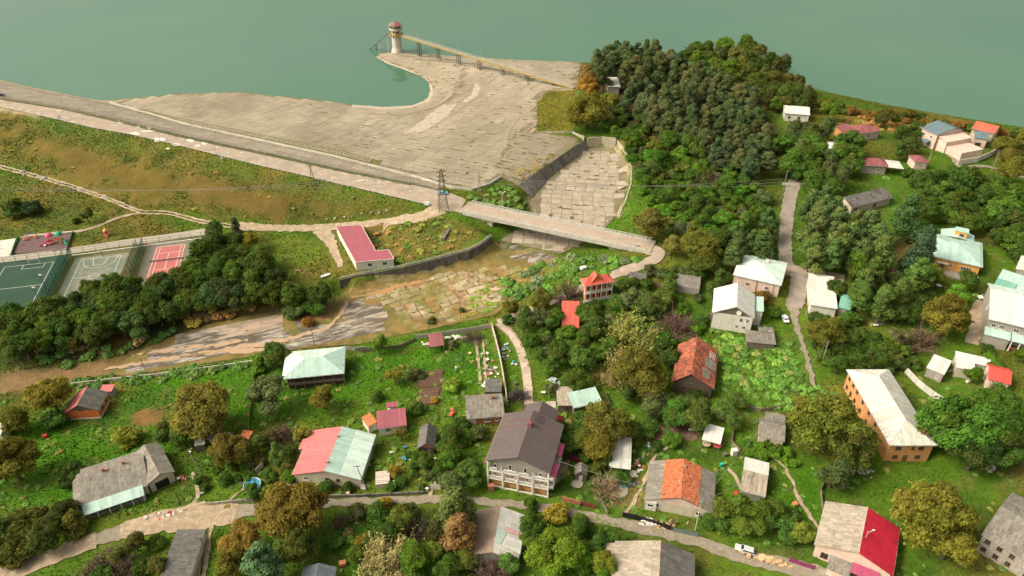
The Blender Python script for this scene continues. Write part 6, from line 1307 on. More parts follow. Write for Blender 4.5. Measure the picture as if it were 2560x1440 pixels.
H = house('white_cabin', 'small white gabled house alone near the lake shore', 'house', 'white_far', 'gw', 1.8, P_WHITE, R_WHITE, ov=.3, du=1, wins=[('f',.2,1.2,1,1.2,dict(fr=M_BFR)),('f',.6,1.2,1.4,1.2,dict(fr=M_BFR)),('r',.5,1.2,1,1.2,dict(fr=M_BFR))])
H = house('red_roof_house', 'house with a dusty red hipped roof above the tall trees near the shore', 'house', 'red_far', 'hip', 1.8, P_BEIGE, R_WINE, ov=.5, du=.9, wins=[('f',.5,1.2,1.4,1.2)]); x, y = H.w/2, H.d/2; leanto(H, -x-5, -x+1, -y+1, y+2, 3.6, 4.6, R_WINE, wall=P_ORANGE, axis='x')
H = house('villa', 'tall white villa with slate blue roofs inside a walled garden', 'house', 'villa', 'gw', 2.0, P_PINK, R_BLUE, ov=.4, du=.9, rp=.6, wins=[('f',u,z,1.1,1.4) for u in (.25,.7) for z in (1.2,4.3)]+[('r',u,z,1.1,1.4) for u in (.25,.6) for z in (1.2,4.3)]+[('l',u,z,1.1,1.4) for u in (.3,.7) for z in (1.2,4.3)]); x, y = H.w/2, H.d/2; leanto(H, x+5, x, -y+1, y, 5.6, 6.4, P_PINK, wall=P_PINK, axis='x'); leanto(H, -x*.1, x*.5, -y-3, -y+.3, 2.8, 3.4, R_BLUE); obj('garden_wing', MB().box(x+4,-y+2,-1,x+13,y-1,3.6), P_PINK, H.root)
house('blue_roof_wing', 'low pink outbuilding with a slate blue roof beside the villa', 'house', 'blue_low', 'gw', 1.4, P_PINK, R_BLUE, ov=.3, du=.8, wins=[('f',.4,.8,2.4,1.4,dict(fr=M_BFR,mull=2))]); house('red_barn', 'barn with a brick red gabled roof on the shore behind the villa', 'barn', 'red_barn', 'gw', 2.0, P_BEIGE, R_BRICKR, ov=.4, du=.9)
H = house('brown_roof_house', 'house with a dull pinkish brown hipped roof among the trees', 'house', 'brown_hex', 'hip', 1.9, P_STONE, R_WINE, ov=.6, du=.9, wins=[('f',.7,1.0,1.2,1.3)]); x, y = H.w/2, H.d/2; leanto(H, x+6, x-.3, -y-1, y, 3.6, 4.0, R_WHITE, axis='x')
house('brown_kiosk', 'small pink house with a brown hipped roof', 'house', 'kiosk', 'hip', 1.2, P_PINK, R_WINE, ov=.35, du=.8, wins=[('f',.5,1,.9,1)]); H = house('ruined_house', 'abandoned house with a ragged grey slate roof', 'house', 'ruin', 'gw', 2.0, P_BEIGE, R_DGREY, ov=.5, rp=.75, du=1.2, dv=1.5, miss=.06, deck=R_DECK, wins=[('f',.12,.6,1.6,1.5,dict(fr=M_BFR)),('f',.6,.6,1.4,1.5,dict(fr=M_BFR))])
house('dark_red_house', 'small white house with a dark red gabled roof behind the pines', 'house', 'dark_red', 'gw', 1.8, P_WHITE, R_WINE, ov=.5, du=.8, gable=M_LOG, wins=[('r',.5,1,1,1.3,dict(fr=M_BFR)),('f',.8,.8,1.2,1.4,dict(fr=M_BFR))]); house('hidden_house', 'white house almost hidden behind broad leafy trees', 'house', 'hidden_white', 'gw', 1.6, P_WHITE, R_WHITE, ov=.4, wins=[('f',u,1.4,1.2,1.3,dict(fr=M_BFR)) for u in (.2,.5,.8)])
house('wood_lodge', 'lodge with a pale sheet roof at the edge of the pine wood', 'house', 'wood_lodge', 'mf', 1.8, P_GREY, R_CREAM, ov=.5, du=.9)
H = house('mint_building', 'long mint green building with a green roof at the right edge', 'building', 'mint_long', 'mf', 1.0, P_MINT, R_MINT, ov=.4, du=.8, wins=[('f',.06+.05*i,1.8,.7,.8) for i in range(6)]+[('f',.5,1.6,1.6,1.4,dict(mull=2)),('f',.72,1.6,1.6,1.4,dict(mull=2))])
obj('porch_block', MB().box(-H.w/2+.2,-H.d/2-1.5,-1,-H.w/2+5.4,-H.d/2+.5,4.3), P_PINK, H.root); slope(H.root, [(-H.w/2,-H.d/2-1.8,4.6),(-H.w/2+5.7,-H.d/2-1.8,4.6),(-H.w/2+5.7,-H.d/2+3,5.6),(-H.w/2,-H.d/2+3,5.6)], R_GREEN, 'sheet', .8)
H = house('balcony_block', 'two storey block with a pale mint roof and cluttered balconies, right edge', 'building', 'block_flat', 'gw', 2.0, P_GREY, R_PALE, rm2=R_PALE, ov=.5, rp=.7, du=.9, capm=R_PINK, wins=[('f',.12,4.6,1.2,1.3),('f',.3,4.6,1.6,1.4,dict(mull=2)),('f',.6,4.6,1.4,1.4),('l',.5,4.4,1.2,1.3)]); x, y = H.w/2, H.d/2
leanto(H, -x, -x+7, -y-3, -y+.6, 3.5, 4.2, R_MINT, wall=P_GREY); leanto(H, -x+7.3, -x+12, -y-3, -y+.6, 3.5, 4.2, R_MINT); posts(H, [(-x+7.5,-y-2.8),(-x+9.7,-y-2.8),(-x+11.8,-y-2.8)], -1, .15, P_WHITE, top=3.5); obj('balcony_wall', MB().box(-x+7.4,-y-2.9,.2,-x+12,-y-2.6,1.2), mat('maroon_board', (.16,.04,.04), .7), H.root)
house('edge_house', 'grey walled house with a pale sheet roof cut by the right edge', 'house', 'edge_grey', 'ml', 1.0, P_GREY, R_CREAM, ov=.4, du=.9); house('edge_house', 'white house at the extreme left edge', 'house', 'edge_white', 'gw', 1.4, P_WHITE, R_CREAM, ov=.3, wins=[('r',.5,1,1,1.2)])
house('hen_coop', 'white roofed hen coop beside the leaning pole', 'coop', 'coop', 'mf', .3, M_WOOD, R_WHITE, ov=.15); house('red_shed', 'shed with a patchy orange tile roof behind the walnut, left', 'shed', 'red_shed', 'mf', .5, P_GREY, R_TILE, ov=.2, cover='tile'); house('dark_hut', 'round shouldered dark hut behind the walnut, left', 'hut', 'dark_hut', 'gw', 1.2, M_WOOD, R_DGREY, ov=.25, du=1.0, dv=1.2); house('gate_cabin', 'small dark red cabin under the pines', 'cabin', 'gate_cabin', 'mf', .5, R_RED, R_WINE, ov=.15)
# ---------------------------------------------------------------- single trees and shrubs: crown centre and radius in the photograph
T_ = tree
LT = [
 (125,985,56,'big',(.15,.12,.025),'golden olive round tree at the left edge beside the dry channel'),
 (40,1045,40,'broad',OL,'olive tree at the left edge below the golden round tree'),(135,1052,32,'bush',MD,'green bush on the lawn left of the orange cottage'),
 (25,1150,68,'big',(.10,.075,.02),'large brownish tree cut by the left edge above the long grey house'),
 (495,1022,76,'big',(.14,.10,.03),'large brown walnut on the left lawn right of the orange cottage'),
 (318,1095,36,'bush',(.15,.17,.03),'yellow green round bush on the lawn above the long grey house'),(420,1080,34,'broad',DK,'dark tree left of the big brown walnut foot'),(455,1085,36,'broad',MD,'green tree at the foot of the big brown walnut'),
 (570,1125,50,'big',(.12,.07,.024),'reddish brown tree between the hen coop and the orange tiled shed'),(170,1190,38,'bush',DK,'dark green bush behind the long grey house'),
 (805,990,38,'broad',(.11,.09,.02),'brown olive round tree in front of the raised hip roofed house'),
 (948,858,27,'tall',BR,'tall bright green tree on the bank right of the hip roofed house'),(668,985,52,'broad',GY,'grey green spreading tree left of the raised hip roofed house'),(690,888,36,'broad',DK,'dark tree touching the left corner of the hip roofed house'),(650,905,34,'bush',BR,'bright bush on the bank left of the hip roofed house'),
 (985,935,28,'sparse',(.12,.11,.025),'small thin orchard tree standing alone on the bright lawn'),(940,990,20,'bush',MD,'small green bush on the bright lawn behind the rose roofed house'),(1040,935,24,'bush',GY,'grey green shrub left of the brown vegetable plot'),
 (700,1088,25,'twig',PU,'dark purple leaved shrub left of the pink and mint roof'),(760,1085,26,'broad',(.15,.14,.03),'yellowish tree right of the dark purple shrub'),(690,1130,22,'spruce',DK,'small dark cone shaped tree below the purple shrub'),(640,1110,26,'broad',MD,'green tree left of the dark cone shaped tree'),
 (818,1205,20,'bush',(.05,.10,.02),'small leafy tree against the front wall of the two tone house'),(878,1200,18,'bush',DK,'climbing shrub at the front right of the two tone house'),(730,1190,24,'bush',BR,'green shrubs at the left front of the two tone house'),
 (735,1270,90,'big',(.14,.085,.022),'very large rusty brown walnut in front of the two tone house'),(735,1355,62,'big',(.055,.075,.018),'dark green lower crown below the rusty walnut'),(600,1345,52,'big',(.16,.11,.03),'orange autumn tree left of the rusty walnut'),(655,1400,58,'pine',(.05,.085,.045),'grey green pine at the bottom edge below the orange tree'),(580,1415,40,'broad',OL,'olive tree at the bottom edge beside the narrow forked track'),
 (1140,1265,52,'pine',(.055,.07,.025),'green topped pine right of the dirt road before the guest house'),(1165,1320,46,'pine',(.115,.065,.03),'rust brown pine between the guest house and the patchwork roof'),(1110,1330,44,'broad',(.05,.06,.022),'dark tree left of the rust brown pine'),
 (1035,1312,30,'twig',PU,'dark purple shrub in the grass below the dirt road'),(890,1282,30,'bush',GY,'grey green bush at the verge below the dirt road'),(950,1282,34,'bush',MD,'green bush at the verge right of the grey green one'),(965,1258,20,'bush',YL,'yellow bush leaning over the dirt road'),(1025,1275,24,'bush',MD,'green bush at the verge above the purple shrub'),
 (905,1350,18,'bush',YL,'yellow flowering shrub in the grass below the road'),(965,1390,44,'willow',(.19,.14,.07),'pale tan feathery tree at the bottom edge'),(1035,1390,40,'broad',BR,'bright green tree right of the tan feathery tree'),(1115,1415,36,'broad',MD,'leafy green tree at the bottom left of the patchwork roof'),(850,1300,16,'twig',PU,'small dark brown shrub beside the rusty walnut'),
 (1230,1428,38,'twig',PU,'black purple shrub below the patchwork roof'),(1272,1400,30,'broad',(.06,.12,.03),'small bright tree at the foot of the patchwork roof'),(1385,1378,68,'big',(.09,.13,.018),'large yellow green tree right of the patchwork roof'),(1392,1280,36,'bush',(.18,.15,.03),'golden yellow bush by the brick gate below the guest house'),(1326,1263,24,'bush',(.05,.10,.02),'green bush in front of the guest house right corner'),
 (1455,1320,34,'broad',MD,'green tree by the road right of the golden bush'),(1540,1340,30,'sparse',MD,'thin leafy tree by the road above the slate house'),(1510,1410,36,'broad',(.11,.13,.022),'olive tree left of the slate house'),(1450,1400,34,'broad',BR,'bright tree at the bottom edge between the yellow green tree and the slate house'),
 (1605,925,76,'big',(.115,.10,.026),'huge bronze walnut left of the weathered tile roof'),(1550,915,38,'willow',(.12,.11,.045),'tan thin leaved tree beside the bronze walnut'),(1580,838,44,'willow',(.12,.12,.04),'yellow tan bare branched tree above the bronze walnut'),(1692,812,36,'twig',PU,'purple brown plum tree between tan tree and white house'),
 (1525,1058,66,'big',(.105,.098,.026),'brown walnut right of the yard house with the mint roof'),(1500,1120,40,'broad',(.10,.10,.022),'olive bush mass below the brown walnut'),(1515,1215,28,'bare',(.12,.09,.065),'grey leafless thicket between the outhouse and the round stone pad'),(1560,1195,24,'bush',MD,'vine bush in front of the open shed'),
 (1640,1010,38,'broad',GY,'first grey green orchard tree below the weathered tile roof'),(1690,1032,40,'broad',MD,'middle orchard tree below the weathered tile roof'),(1740,1050,38,'broad',(.075,.11,.03),'paler orchard tree right of the middle one'),(1810,1030,30,'sparse',GY,'thin grey orchard tree beside the green slope'),(1740,985,26,'bush',DK,'dark bush at the right front of the timber house'),
 (1680,1100,26,'bush',BR,'bright leafy bush in the bare brown yard'),(1640,1120,18,'bush',DK,'dark bush in the bare brown yard'),
 (2075,1060,90,'big',(.085,.10,.022),'huge olive green walnut left of the long orange block'),(2135,1120,62,'big',(.055,.075,.02),'dark tree touching the left front of the long orange block'),(2005,1060,40,'broad',(.075,.10,.022),'green tree behind the worn grey shed'),(2085,1185,42,'broad',GY,'grey green tree in the long lawn below the big walnut'),
 (2328,1278,108,'big',(.15,.13,.025),'enormous golden olive tree right of the crimson roof'),(2380,1350,70,'big',(.12,.115,.022),'golden olive crown at the foot of the enormous tree'),(2400,1060,92,'big',(.05,.11,.022),'big fresh green tree right of the long orange block'),(2490,1000,62,'big',(.055,.115,.022),'big fresh green tree at the right edge below the red roofed house'),(2440,1130,60,'big',(.03,.06,.018),'dark green tree mass below the fresh green trees'),(2510,1120,60,'big',(.04,.075,.02),'dark green tree at the right edge above the stone house'),(2530,1060,44,'broad',(.05,.10,.02),'green tree at the right edge below the fresh green trees'),
 (2366,790,66,'big',(.13,.085,.024),'large bronze tree in the garden left of the cluttered balcony block'),(2065,832,56,'big',(.085,.085,.02),'olive brown tree right of the lane with the parked white car'),(2305,845,34,'twig',PU,'dark purple tree below the bronze garden tree'),(2250,840,30,'sparse',(.12,.12,.06),'grey feathery tree left of the dark purple tree'),
 (1755,612,52,'big',(.075,.085,.018),'big round olive tree by the end of the bridge road'),(1762,655,40,'broad',(.06,.075,.016),'lower crown below the big round olive tree'),(1622,560,46,'broad',(.14,.12,.035),'tan green oak beside the right end of the bridge'),(1680,610,28,'broad',(.11,.10,.03),'olive tree at the right end of the bridge'),
 (1468,275,48,'big',(.10,.10,.022),'olive green oak above the headwall of the spillway basin'),(1440,300,30,'broad',(.10,.10,.022),'smaller olive tree left of the oak above the headwall'),(1470,215,30,'big',(.20,.11,.03),'orange autumn tree at the end of the yellow footbridge'),(1465,185,24,'broad',(.16,.11,.04),'tan autumn tree behind the orange tree'),(1525,250,24,'broad',(.12,.12,.025),'yellowish tree in front of the wood lodge'),(1572,195,16,'tall',(.09,.11,.02),'slim yellow green tree right of the wood lodge'),
 (1870,405,26,'twig',PU,'purple brown shrub in the small meadow beyond the basin'),(1765,450,26,'twig',PU,'purple brown shrub in the thicket right of the basin'),(1735,320,18,'twig',(.09,.06,.045),'brown twiggy shrub under the pine wood'),
 (2310,625,46,'spruce',(.03,.055,.03),'tall dark spruce in front of the orange bungalow'),(2300,680,36,'pine',DK,'dark pine below the tall spruce'),(2150,665,40,'broad',(.075,.125,.022),'fresh green tree right of the road junction'),(2330,690,38,'big',(.085,.105,.02),'olive tree below the tall spruce'),(2420,700,28,'broad',DK,'dark tree in front of the orange bungalow terrace'),(2395,735,30,'broad',BR,'green tree between bronze garden tree and bungalow'),(2270,540,40,'spruce',(.035,.065,.022),'spruce on the meadow behind the dark red house'),
 (535,572,26,'broad',DK,'dark round tree at the corner of the paved walk'),(590,575,22,'spruce',(.04,.05,.03),'dark cone shaped tree right of the paved walk corner'),(620,605,28,'broad',(.17,.15,.02),'yellow topped tree at the upper end of the court trees'),(800,730,40,'big',(.035,.06,.016),'dark bushy tree at the end of the retaining wall'),(790,765,34,'bush',(.05,.11,.02),'fresh green shrub below the dark tree at the retaining wall'),(735,780,26,'bush',GY,'grey green shrub on the channel bank'),(770,805,18,'bush',AU,'rusty shrub on the tongue of the channel bank'),(700,600,0.1,'bush',AU,'')]
for q in LT:
    if q[5]: T_(*q)
SH = [(215,535,24,'sparse',DK,'dark thin tree on the grass above the playground'),(190,552,12,'bush',DK,'low dark bush left of the thin tree above the playground'),(30,520,34,'bush',DK,'dark bush at the left edge above the playground'),(75,520,30,'bush',(.03,.05,.025),'second dark bush right of the left edge bush'),
 (1080,800,14,'bush',GY,'small round bush in the middle of the channel edge'),(1155,775,9,'bush',DK,'tiny dark bush beside the pole in the channel'),(1130,860,16,'bush',GY,'bush beside the wine red pavilion'),(1180,840,18,'twig',PU,'dark bare shrub near the garden wall top'),
 (1130,965,24,'bush',(.14,.19,.03),'yellow green bush right of the brown vegetable plot'),(1040,1020,24,'bush',MD,'green shrub left of the vegetable plot lower end'),(1085,1000,12,'bush',YL,'yellow flowering patch in the vegetable plot'),(1000,1080,22,'sparse',(.11,.10,.035),'thin brownish tree before the small white house'),(985,1180,20,'bush',(.17,.14,.025),'golden bush beside the pallet shed'),(1130,1130,32,'broad',MD,'green tree right of the wooden barn'),(1150,1060,24,'bush',DK,'dark shrubs below the brick cottage'),(1195,1075,20,'bush',MD,'green shrub below the brick cottage window'),(1170,1180,38,'broad',(.06,.10,.025),'grey green tree left of the guest house'),(1130,1210,34,'broad',GY,'feathery tree above the dirt road near the white gate'),
 (1300,985,20,'bare',(.05,.04,.045),'bare dark shrub beside the slab path'),(1325,855,30,'broad',MD,'thin green tree right of the slab path'),(1310,800,34,'broad',(.055,.095,.022),'green tree at the top of the slab path'),(1350,750,32,'broad',(.10,.085,.025),'brown olive tree left of the vermilion hut'),(1420,730,30,'twig',PU,'dark purple tree left of the balcony house'),(1275,770,26,'broad',(.09,.095,.022),'olive tree where the lane meets the channel'),(1270,800,18,'bush',MD,'bush at the lane corner'),
 (1455,900,46,'broad',(.055,.10,.022),'large green fruit tree above the yard house'),(1400,880,36,'broad',MD,'green fruit tree left of the large one above the yard house'),(1440,950,34,'broad',(.06,.11,.022),'green tree directly behind the yard house'),(1380,970,28,'sparse',GY,'grey green tree above the white garden table'),(1480,820,34,'broad',DK,'dark green tree right of the vermilion hut'),(1540,800,26,'broad',(.05,.095,.02),'green tree left of the yellow tan branched tree'),(1620,760,34,'broad',(.07,.10,.03),'orchard tree in the garden behind the balcony house'),(1580,745,30,'broad',GY,'grey green orchard tree right of the balcony house'),(1660,750,32,'broad',(.085,.11,.03),'pale orchard tree before the plank fence'),(1700,770,26,'bush',BR,'bright shrub left of the white two storey house'),(1770,800,26,'bush',(.05,.10,.025),'leafy bush at the white two storey house front corner'),(1745,820,22,'bush',BR,'banana green bush by the weathered tile roof'),
 (1720,880,0.1,'bush',MD,''),(1935,780,20,'bush',(.05,.085,.02),'bush beside the parked white car'),(1910,745,26,'bush',(.12,.075,.025),'rusty hedge bush behind the white two storey house'),(1800,745,22,'broad',(.08,.10,.03),'tree behind the white two storey house left side'),
 (2160,740,30,'pine',DK,'dark pine right of the white sheet roof'),(2210,745,32,'pine',DK,'dark pine in the middle of the garden right of the white sheet roof'),(2210,790,22,'bush',(.12,.16,.03),'yellow green bush on the shaded garden lawn'),(2130,800,28,'bush',MD,'shrub on the left of the shaded garden lawn'),
 (2020,1010,0.1,'bush',MD,'')]
for q in SH:
    if q[5]: T_(*q)
# ---------------------------------------------------------------- woods and thickets
LANES = [[(1950,440),(2010,440),(1990,700),(1942,690)], [(1972,690),(2020,690),(2006,780),(2022,850),(2050,960),(2025,970),(1990,860),(1975,790)]]
def fill(poly, n, kinds, label, group, rr, mind=.75, seed=1, squash=1.0, stuff=False):
    """trees of a wood, spaced by the size of their crowns"""
    rng = random.Random(seed); xs = [p[0] for p in poly]; ys = [p[1] for p in poly]; got = []; tries = 0
    while len(got) < n and tries < n*40:
        tries += 1; x, y = rng.uniform(min(xs), max(xs)), rng.uniform(min(ys), max(ys))
        if not inside(np.array([x]), np.array([y]), poly)[0]: continue
        r = rng.uniform(*rr)
        if any(inside(np.array([x-.75*r, x, x+.75*r]), np.array([y]*3), L).any() for L in LANES): continue
        if any((x-a)**2+((y-b)*1.25)**2 < (mind*(r+c))**2 for a, b, c in got): continue
        got.append((x, y, r))
        if stuff: brush_at(x, y, r*1.1, kinds[rng.randrange(len(kinds))][1], squash); continue
        kd, col = kinds[rng.randrange(len(kinds))]; lb = label if isinstance(label, str) else label[kd if kd in label else 'other']
        if n > 9:                                        # which part of the wood it stands in
            u = (x-min(xs))/(max(xs)-min(xs)); v = (y-min(ys))/(max(ys)-min(ys)); lb += ', '+('rear' if v < .38 else 'front' if v > .62 else 'central')+' '+('far left' if u < .2 else 'left' if u < .4 else 'middle' if u < .6 else 'right' if u < .8 else 'far right')
        T_(x, y, r, kd, col, lb, group if isinstance(group, str) else group[kd if kd in group else 'other'], squash)
fill([(1480,150),(1530,130),(1620,122),(1690,130),(1720,165),(1800,205),(1880,240),(1920,330),(1945,400),(1890,420),(1800,385),(1720,345),(1650,300),(1570,245),(1600,190),(1510,180)], 96, [('pine',PN),('pine',(.036,.05,.024)),('spruce',(.05,.06,.028)),('pine',(.056,.06,.028)),('pine',(.034,.05,.026))], 'tall dark pine standing in the thick pine wood above the spillway', 'pines of the hill wood', (21,28), .44, 3)
fill([(1690,130),(1740,120),(1800,118),(1850,105),(1900,110),(1945,150),(1975,195),(2015,225),(2030,255),(1950,265),(1880,240),(1800,200),(1720,160)], 46, [('broad',(.06,.085,.02)),('broad',DK),('broad',(.075,.12,.022)),('tall',(.06,.07,.025)),('broad',(.10,.10,.03)),('broad',(.04,.07,.02))], 'broadleaf tree on the lakeward side of the pine wood', 'broadleaf trees beside the pine wood', (20,30), .5, 4)
fill([(1575,350),(1620,300),(1690,330),(1760,360),(1860,400),(1840,410),(1870,450),(1940,520),(1945,620),(1850,630),(1770,590),(1700,580),(1640,520),(1590,470),(1583,400)], 98, [('bush',(.07,.15,.022)),('bush',(.055,.115,.02)),('bush',(.085,.16,.025)),('broad',MD),('broad',(.06,.11,.02)),('bush',GY),('bush',DK),('bush',(.11,.12,.028))], {'bush': 'rounded leafy bush in the thicket right of the spillway basin', 'other': 'small tree rising from the thicket right of the spillway basin'}, {'bush': 'bushes right of the spillway basin', 'other': 'small trees right of the spillway basin'}, (15,31), .55, 5)
fill([(1500,300),(1560,270),(1640,300),(1600,340),(1580,350),(1545,335)], 14, [('bush',MD),('broad',(.06,.11,.02)),('bush',DK)], {'bush': 'leafy bush behind the headwall of the spillway basin', 'other': 'tree behind the headwall of the spillway basin'}, {'bush': 'bushes behind the headwall', 'other': 'trees behind the headwall'}, (16,28), .6, 6)
fill([(1850,560),(1945,540),(1955,620),(1930,650),(1840,650),(1800,610)], 14, [('pine',DK),('pine',(.04,.065,.025)),('broad',DK)], {'pine': 'dark pine left of the grey road', 'other': 'dark tree left of the grey road'}, {'pine': 'pines left of the grey road', 'other': 'dark trees left of the grey road'}, (22,34), .5, 7)
fill([(1990,500),(2060,470),(2120,540),(2180,560),(2220,620),(2210,650),(2090,650),(2010,640),(1985,570)], 17, [('pine',(.044,.068,.026)),('pine',(.05,.075,.028)),('pine',(.06,.08,.026))], 'bushy pine in the grove right of the grey road', 'pines right of the grey road', (30,42), .45, 8)
fill([(1960,330),(2060,320),(2110,350),(2160,390),(2110,440),(2080,490),(2010,480),(1990,420),(1950,390)], 24, [('broad',(.055,.10,.022)),('broad',(.06,.085,.03)),('broad',MD),('tall',GY)], 'tall leafy tree in front of the half hidden white house', 'trees before the half hidden white house', (28,40), .5, 9)
fill([(2035,240),(2120,268),(2200,282),(2320,292),(2450,318),(2540,322),(2560,345),(2450,325),(2330,305),(2200,300),(2110,285),(2030,262)], 54, [('bush',DK),('bush',(.07,.075,.022)),('bush',OL),('bush',(.15,.085,.03)),('broad',(.05,.065,.02)),('bush',(.06,.10,.02))], {'bush': 'bush along the crest of the far shore', 'other': 'small tree along the crest of the far shore'}, {'bush': 'shore crest bushes', 'other': 'shore crest trees'}, (10,19), .55, 10)
fill([(2110,285),(2330,300),(2330,330),(2200,325),(2100,310)], 30, [('bush',AU),('bush',(.19,.10,.03)),('bush',(.15,.14,.03))], 'low rusty autumn shrub on the open shore meadow', 'rusty shrubs on the shore meadow', (6,11), .7, 11, stuff=True)
fill([(2060,250),(2100,255),(2100,285),(2050,285)], 4, [('broad',(.09,.13,.022)),('bush',BR)], {'broad': 'spreading green tree right of the lone white cabin', 'other': 'round bright bush near the lone white cabin'}, {'broad': 'trees by the white cabin', 'other': 'bushes by the white cabin'}, (20,32), .6, 12)
fill([(2280,450),(2380,440),(2560,470),(2560,640),(2460,570),(2330,550),(2290,500)], 44, [('bush',(.05,.085,.02)),('broad',(.045,.08,.02)),('bush',DK),('bush',(.065,.12,.022)),('broad',(.06,.095,.02))], {'bush': 'dense bush on the slope behind the orange bungalow', 'other': 'dense tree on the slope behind the orange bungalow'}, {'bush': 'bushes behind the bungalow', 'other': 'trees behind the bungalow'}, (20,38), .55, 13)
fill([(2262,325),(2298,312),(2300,355),(2235,385)], 6, [('broad',DK),('broad',(.05,.08,.022))], 'dark tree between the brown roofs and the walled villa', 'trees left of the villa', (20,30), .6, 14)
fill([(2260,428),(2420,432),(2500,440),(2420,460),(2280,445)], 16, [('bush',MD),('bush',DK)], 'low bush along the track under the villa wall', 'bushes under the villa wall', (13,22), .6, 15)
fill([(2500,360),(2560,350),(2560,440),(2520,430)], 6, [('broad',DK),('broad',OL),('broad',(.13,.10,.025))], 'tree in the far corner right of the villa wall', 'trees right of the villa wall', (22,34), .6, 16)
fill([(0,790),(120,765),(260,730),(380,720),(470,715),(620,730),(740,740),(720,735),(600,740),(480,765),(330,812),(180,848),(60,860),(0,855)], 58, [('broad',DK),('broad',(.05,.082,.02)),('broad',(.044,.07,.028)),('broad',(.065,.10,.02)),('broad',(.05,.075,.02)),('bush',(.09,.08,.025)),('broad',(.05,.085,.02)),('tall',DK)], {'bush': 'brownish bush in the dense tree belt below the sports courts', 'tall': 'slender dark tree in the dense belt below the sports courts', 'other': 'dark broad tree in the dense belt below the sports courts'}, {'bush': 'belt bushes', 'tall': 'slender belt trees', 'other': 'belt trees below the courts'}, (32,46), .42, 17)
fill([(500,620),(560,600),(640,620),(680,680),(700,730),(600,745),(520,720),(480,680)], 22, [('broad',(.055,.10,.018)),('broad',(.05,.08,.018)),('broad',DK),('big',(.045,.075,.018)),('broad',(.04,.06,.022))], 'leafy tree in the clump right of the tennis court', 'trees right of the tennis court', (34,48), .48, 18)
fill([(200,705),(420,690),(470,700),(440,730),(230,750)], 7, [('tall',(.05,.09,.02)),('sparse',(.05,.08,.02)),('broad',(.055,.085,.02))], 'lighter tree standing at the lower fence of the courts', 'trees at the lower court fence', (26,36), .7, 19)
fill([(450,770),(620,745),(640,770),(470,810)], 12, [('bush',AU),('bush',(.11,.075,.035)),('bush',YL)], 'rusty shrub at the foot of the tree belt', 'rusty shrubs under the belt', (14,22), .6, 20, stuff=True)
fill([(90,870),(330,850),(480,805),(430,850),(200,910),(110,920)], 20, [('bush',(.06,.10,.02)),('bush',MD),('bush',(.11,.085,.03))], 'low brush on the bank above the dry channel', 'brush above the dry channel', (11,20), .7, 21, stuff=True)
fill([(60,965),(250,940),(420,928),(560,908),(640,900),(640,922),(420,950),(250,965),(70,990)], 30, [('bush',MD),('bush',(.055,.11,.02)),('bush',(.07,.10,.025))], 'hedge bush on the village side of the dry channel', 'hedge along the dry channel', (11,19), .55, 22, stuff=True)
fill([(1270,700),(1400,640),(1600,640),(1580,660),(1480,690),(1400,720),(1330,760),(1260,780)], 34, [('bush',(.06,.12,.022)),('bush',(.07,.14,.022)),('bush',MD),('bush',GY)], 'low green bush on the bank below the bridge', 'bushes on the bank below the bridge', (10,19), .6, 23, stuff=True)
fill([(1520,690),(1680,650),(1800,660),(1815,720),(1740,770),(1600,800),(1500,800),(1480,760)], 34, [('bush',(.055,.095,.022)),('broad',(.06,.10,.025)),('bush',GY),('bush',(.08,.12,.028)),('bush',DK)], {'bush': 'garden shrub between the balcony house and the pink house', 'other': 'garden tree between the balcony house and the pink house'}, {'bush': 'shrubs in the upper gardens', 'other': 'trees in the upper gardens'}, (15,25), .6, 24)
fill([(1340,790),(1480,770),(1560,870),(1510,960),(1420,970),(1350,930)], 16, [('broad',MD),('bush',(.06,.12,.02)),('broad',(.06,.10,.022))], {'bush': 'green shrub in the orchard right of the slab path', 'other': 'green tree in the orchard right of the slab path'}, {'bush': 'orchard shrubs right of the slab path', 'other': 'orchard trees right of the slab path'}, (18,28), .7, 25)
fill([(1640,830),(1690,860),(1690,900),(1600,990),(1560,990),(1620,900)], 6, [('broad',DK),('bush',MD)], {'bush': 'shrub between bronze walnut and timber house', 'other': 'dark tree between bronze walnut and timber house'}, {'bush': 'shrubs by the timber house', 'other': 'trees by the timber house'}, (18,28), .6, 26)
fill([(1790,840),(1990,850),(2020,930),(1990,970),(1810,960)], 60, [('bush',(.06,.125,.018)),('bush',(.045,.095,.016)),('bush',(.08,.135,.022)),('bush',(.10,.115,.03))], 'low vine covered hump on the overgrown plot', 'vine humps on the overgrown plot', (9,17), .6, 27, .8, stuff=True)
fill([(1860,970),(2060,960),(2080,1010),(1900,1020)], 18, [('bush',(.075,.14,.022)),('bush',(.06,.11,.02))], 'low bush at the lower edge of the overgrown plot', 'bushes below the overgrown plot', (9,17), .7, 28, stuff=True)
fill([(2000,800),(2060,790),(2140,830),(2260,870),(2300,910),(2200,925),(2080,920),(2040,900),(2010,850)], 34, [('bush',(.05,.085,.02)),('broad',(.045,.08,.02)),('bush',DK),('bush',(.07,.11,.022))], {'bush': 'dense bush behind the long orange block', 'other': 'dense tree behind the long orange block'}, {'bush': 'bushes behind the orange block', 'other': 'trees behind the orange block'}, (20,32), .55, 29)
fill([(2100,680),(2250,680),(2300,750),(2280,800),(2200,770),(2110,730)], 12, [('broad',DK),('pine',DK),('broad',(.045,.07,.02))], {'pine': 'dark pine on the shaded plot below the road', 'other': 'dark tree on the shaded plot below the road'}, {'pine': 'pines below the road', 'other': 'trees below the road'}, (24,36), .55, 30)
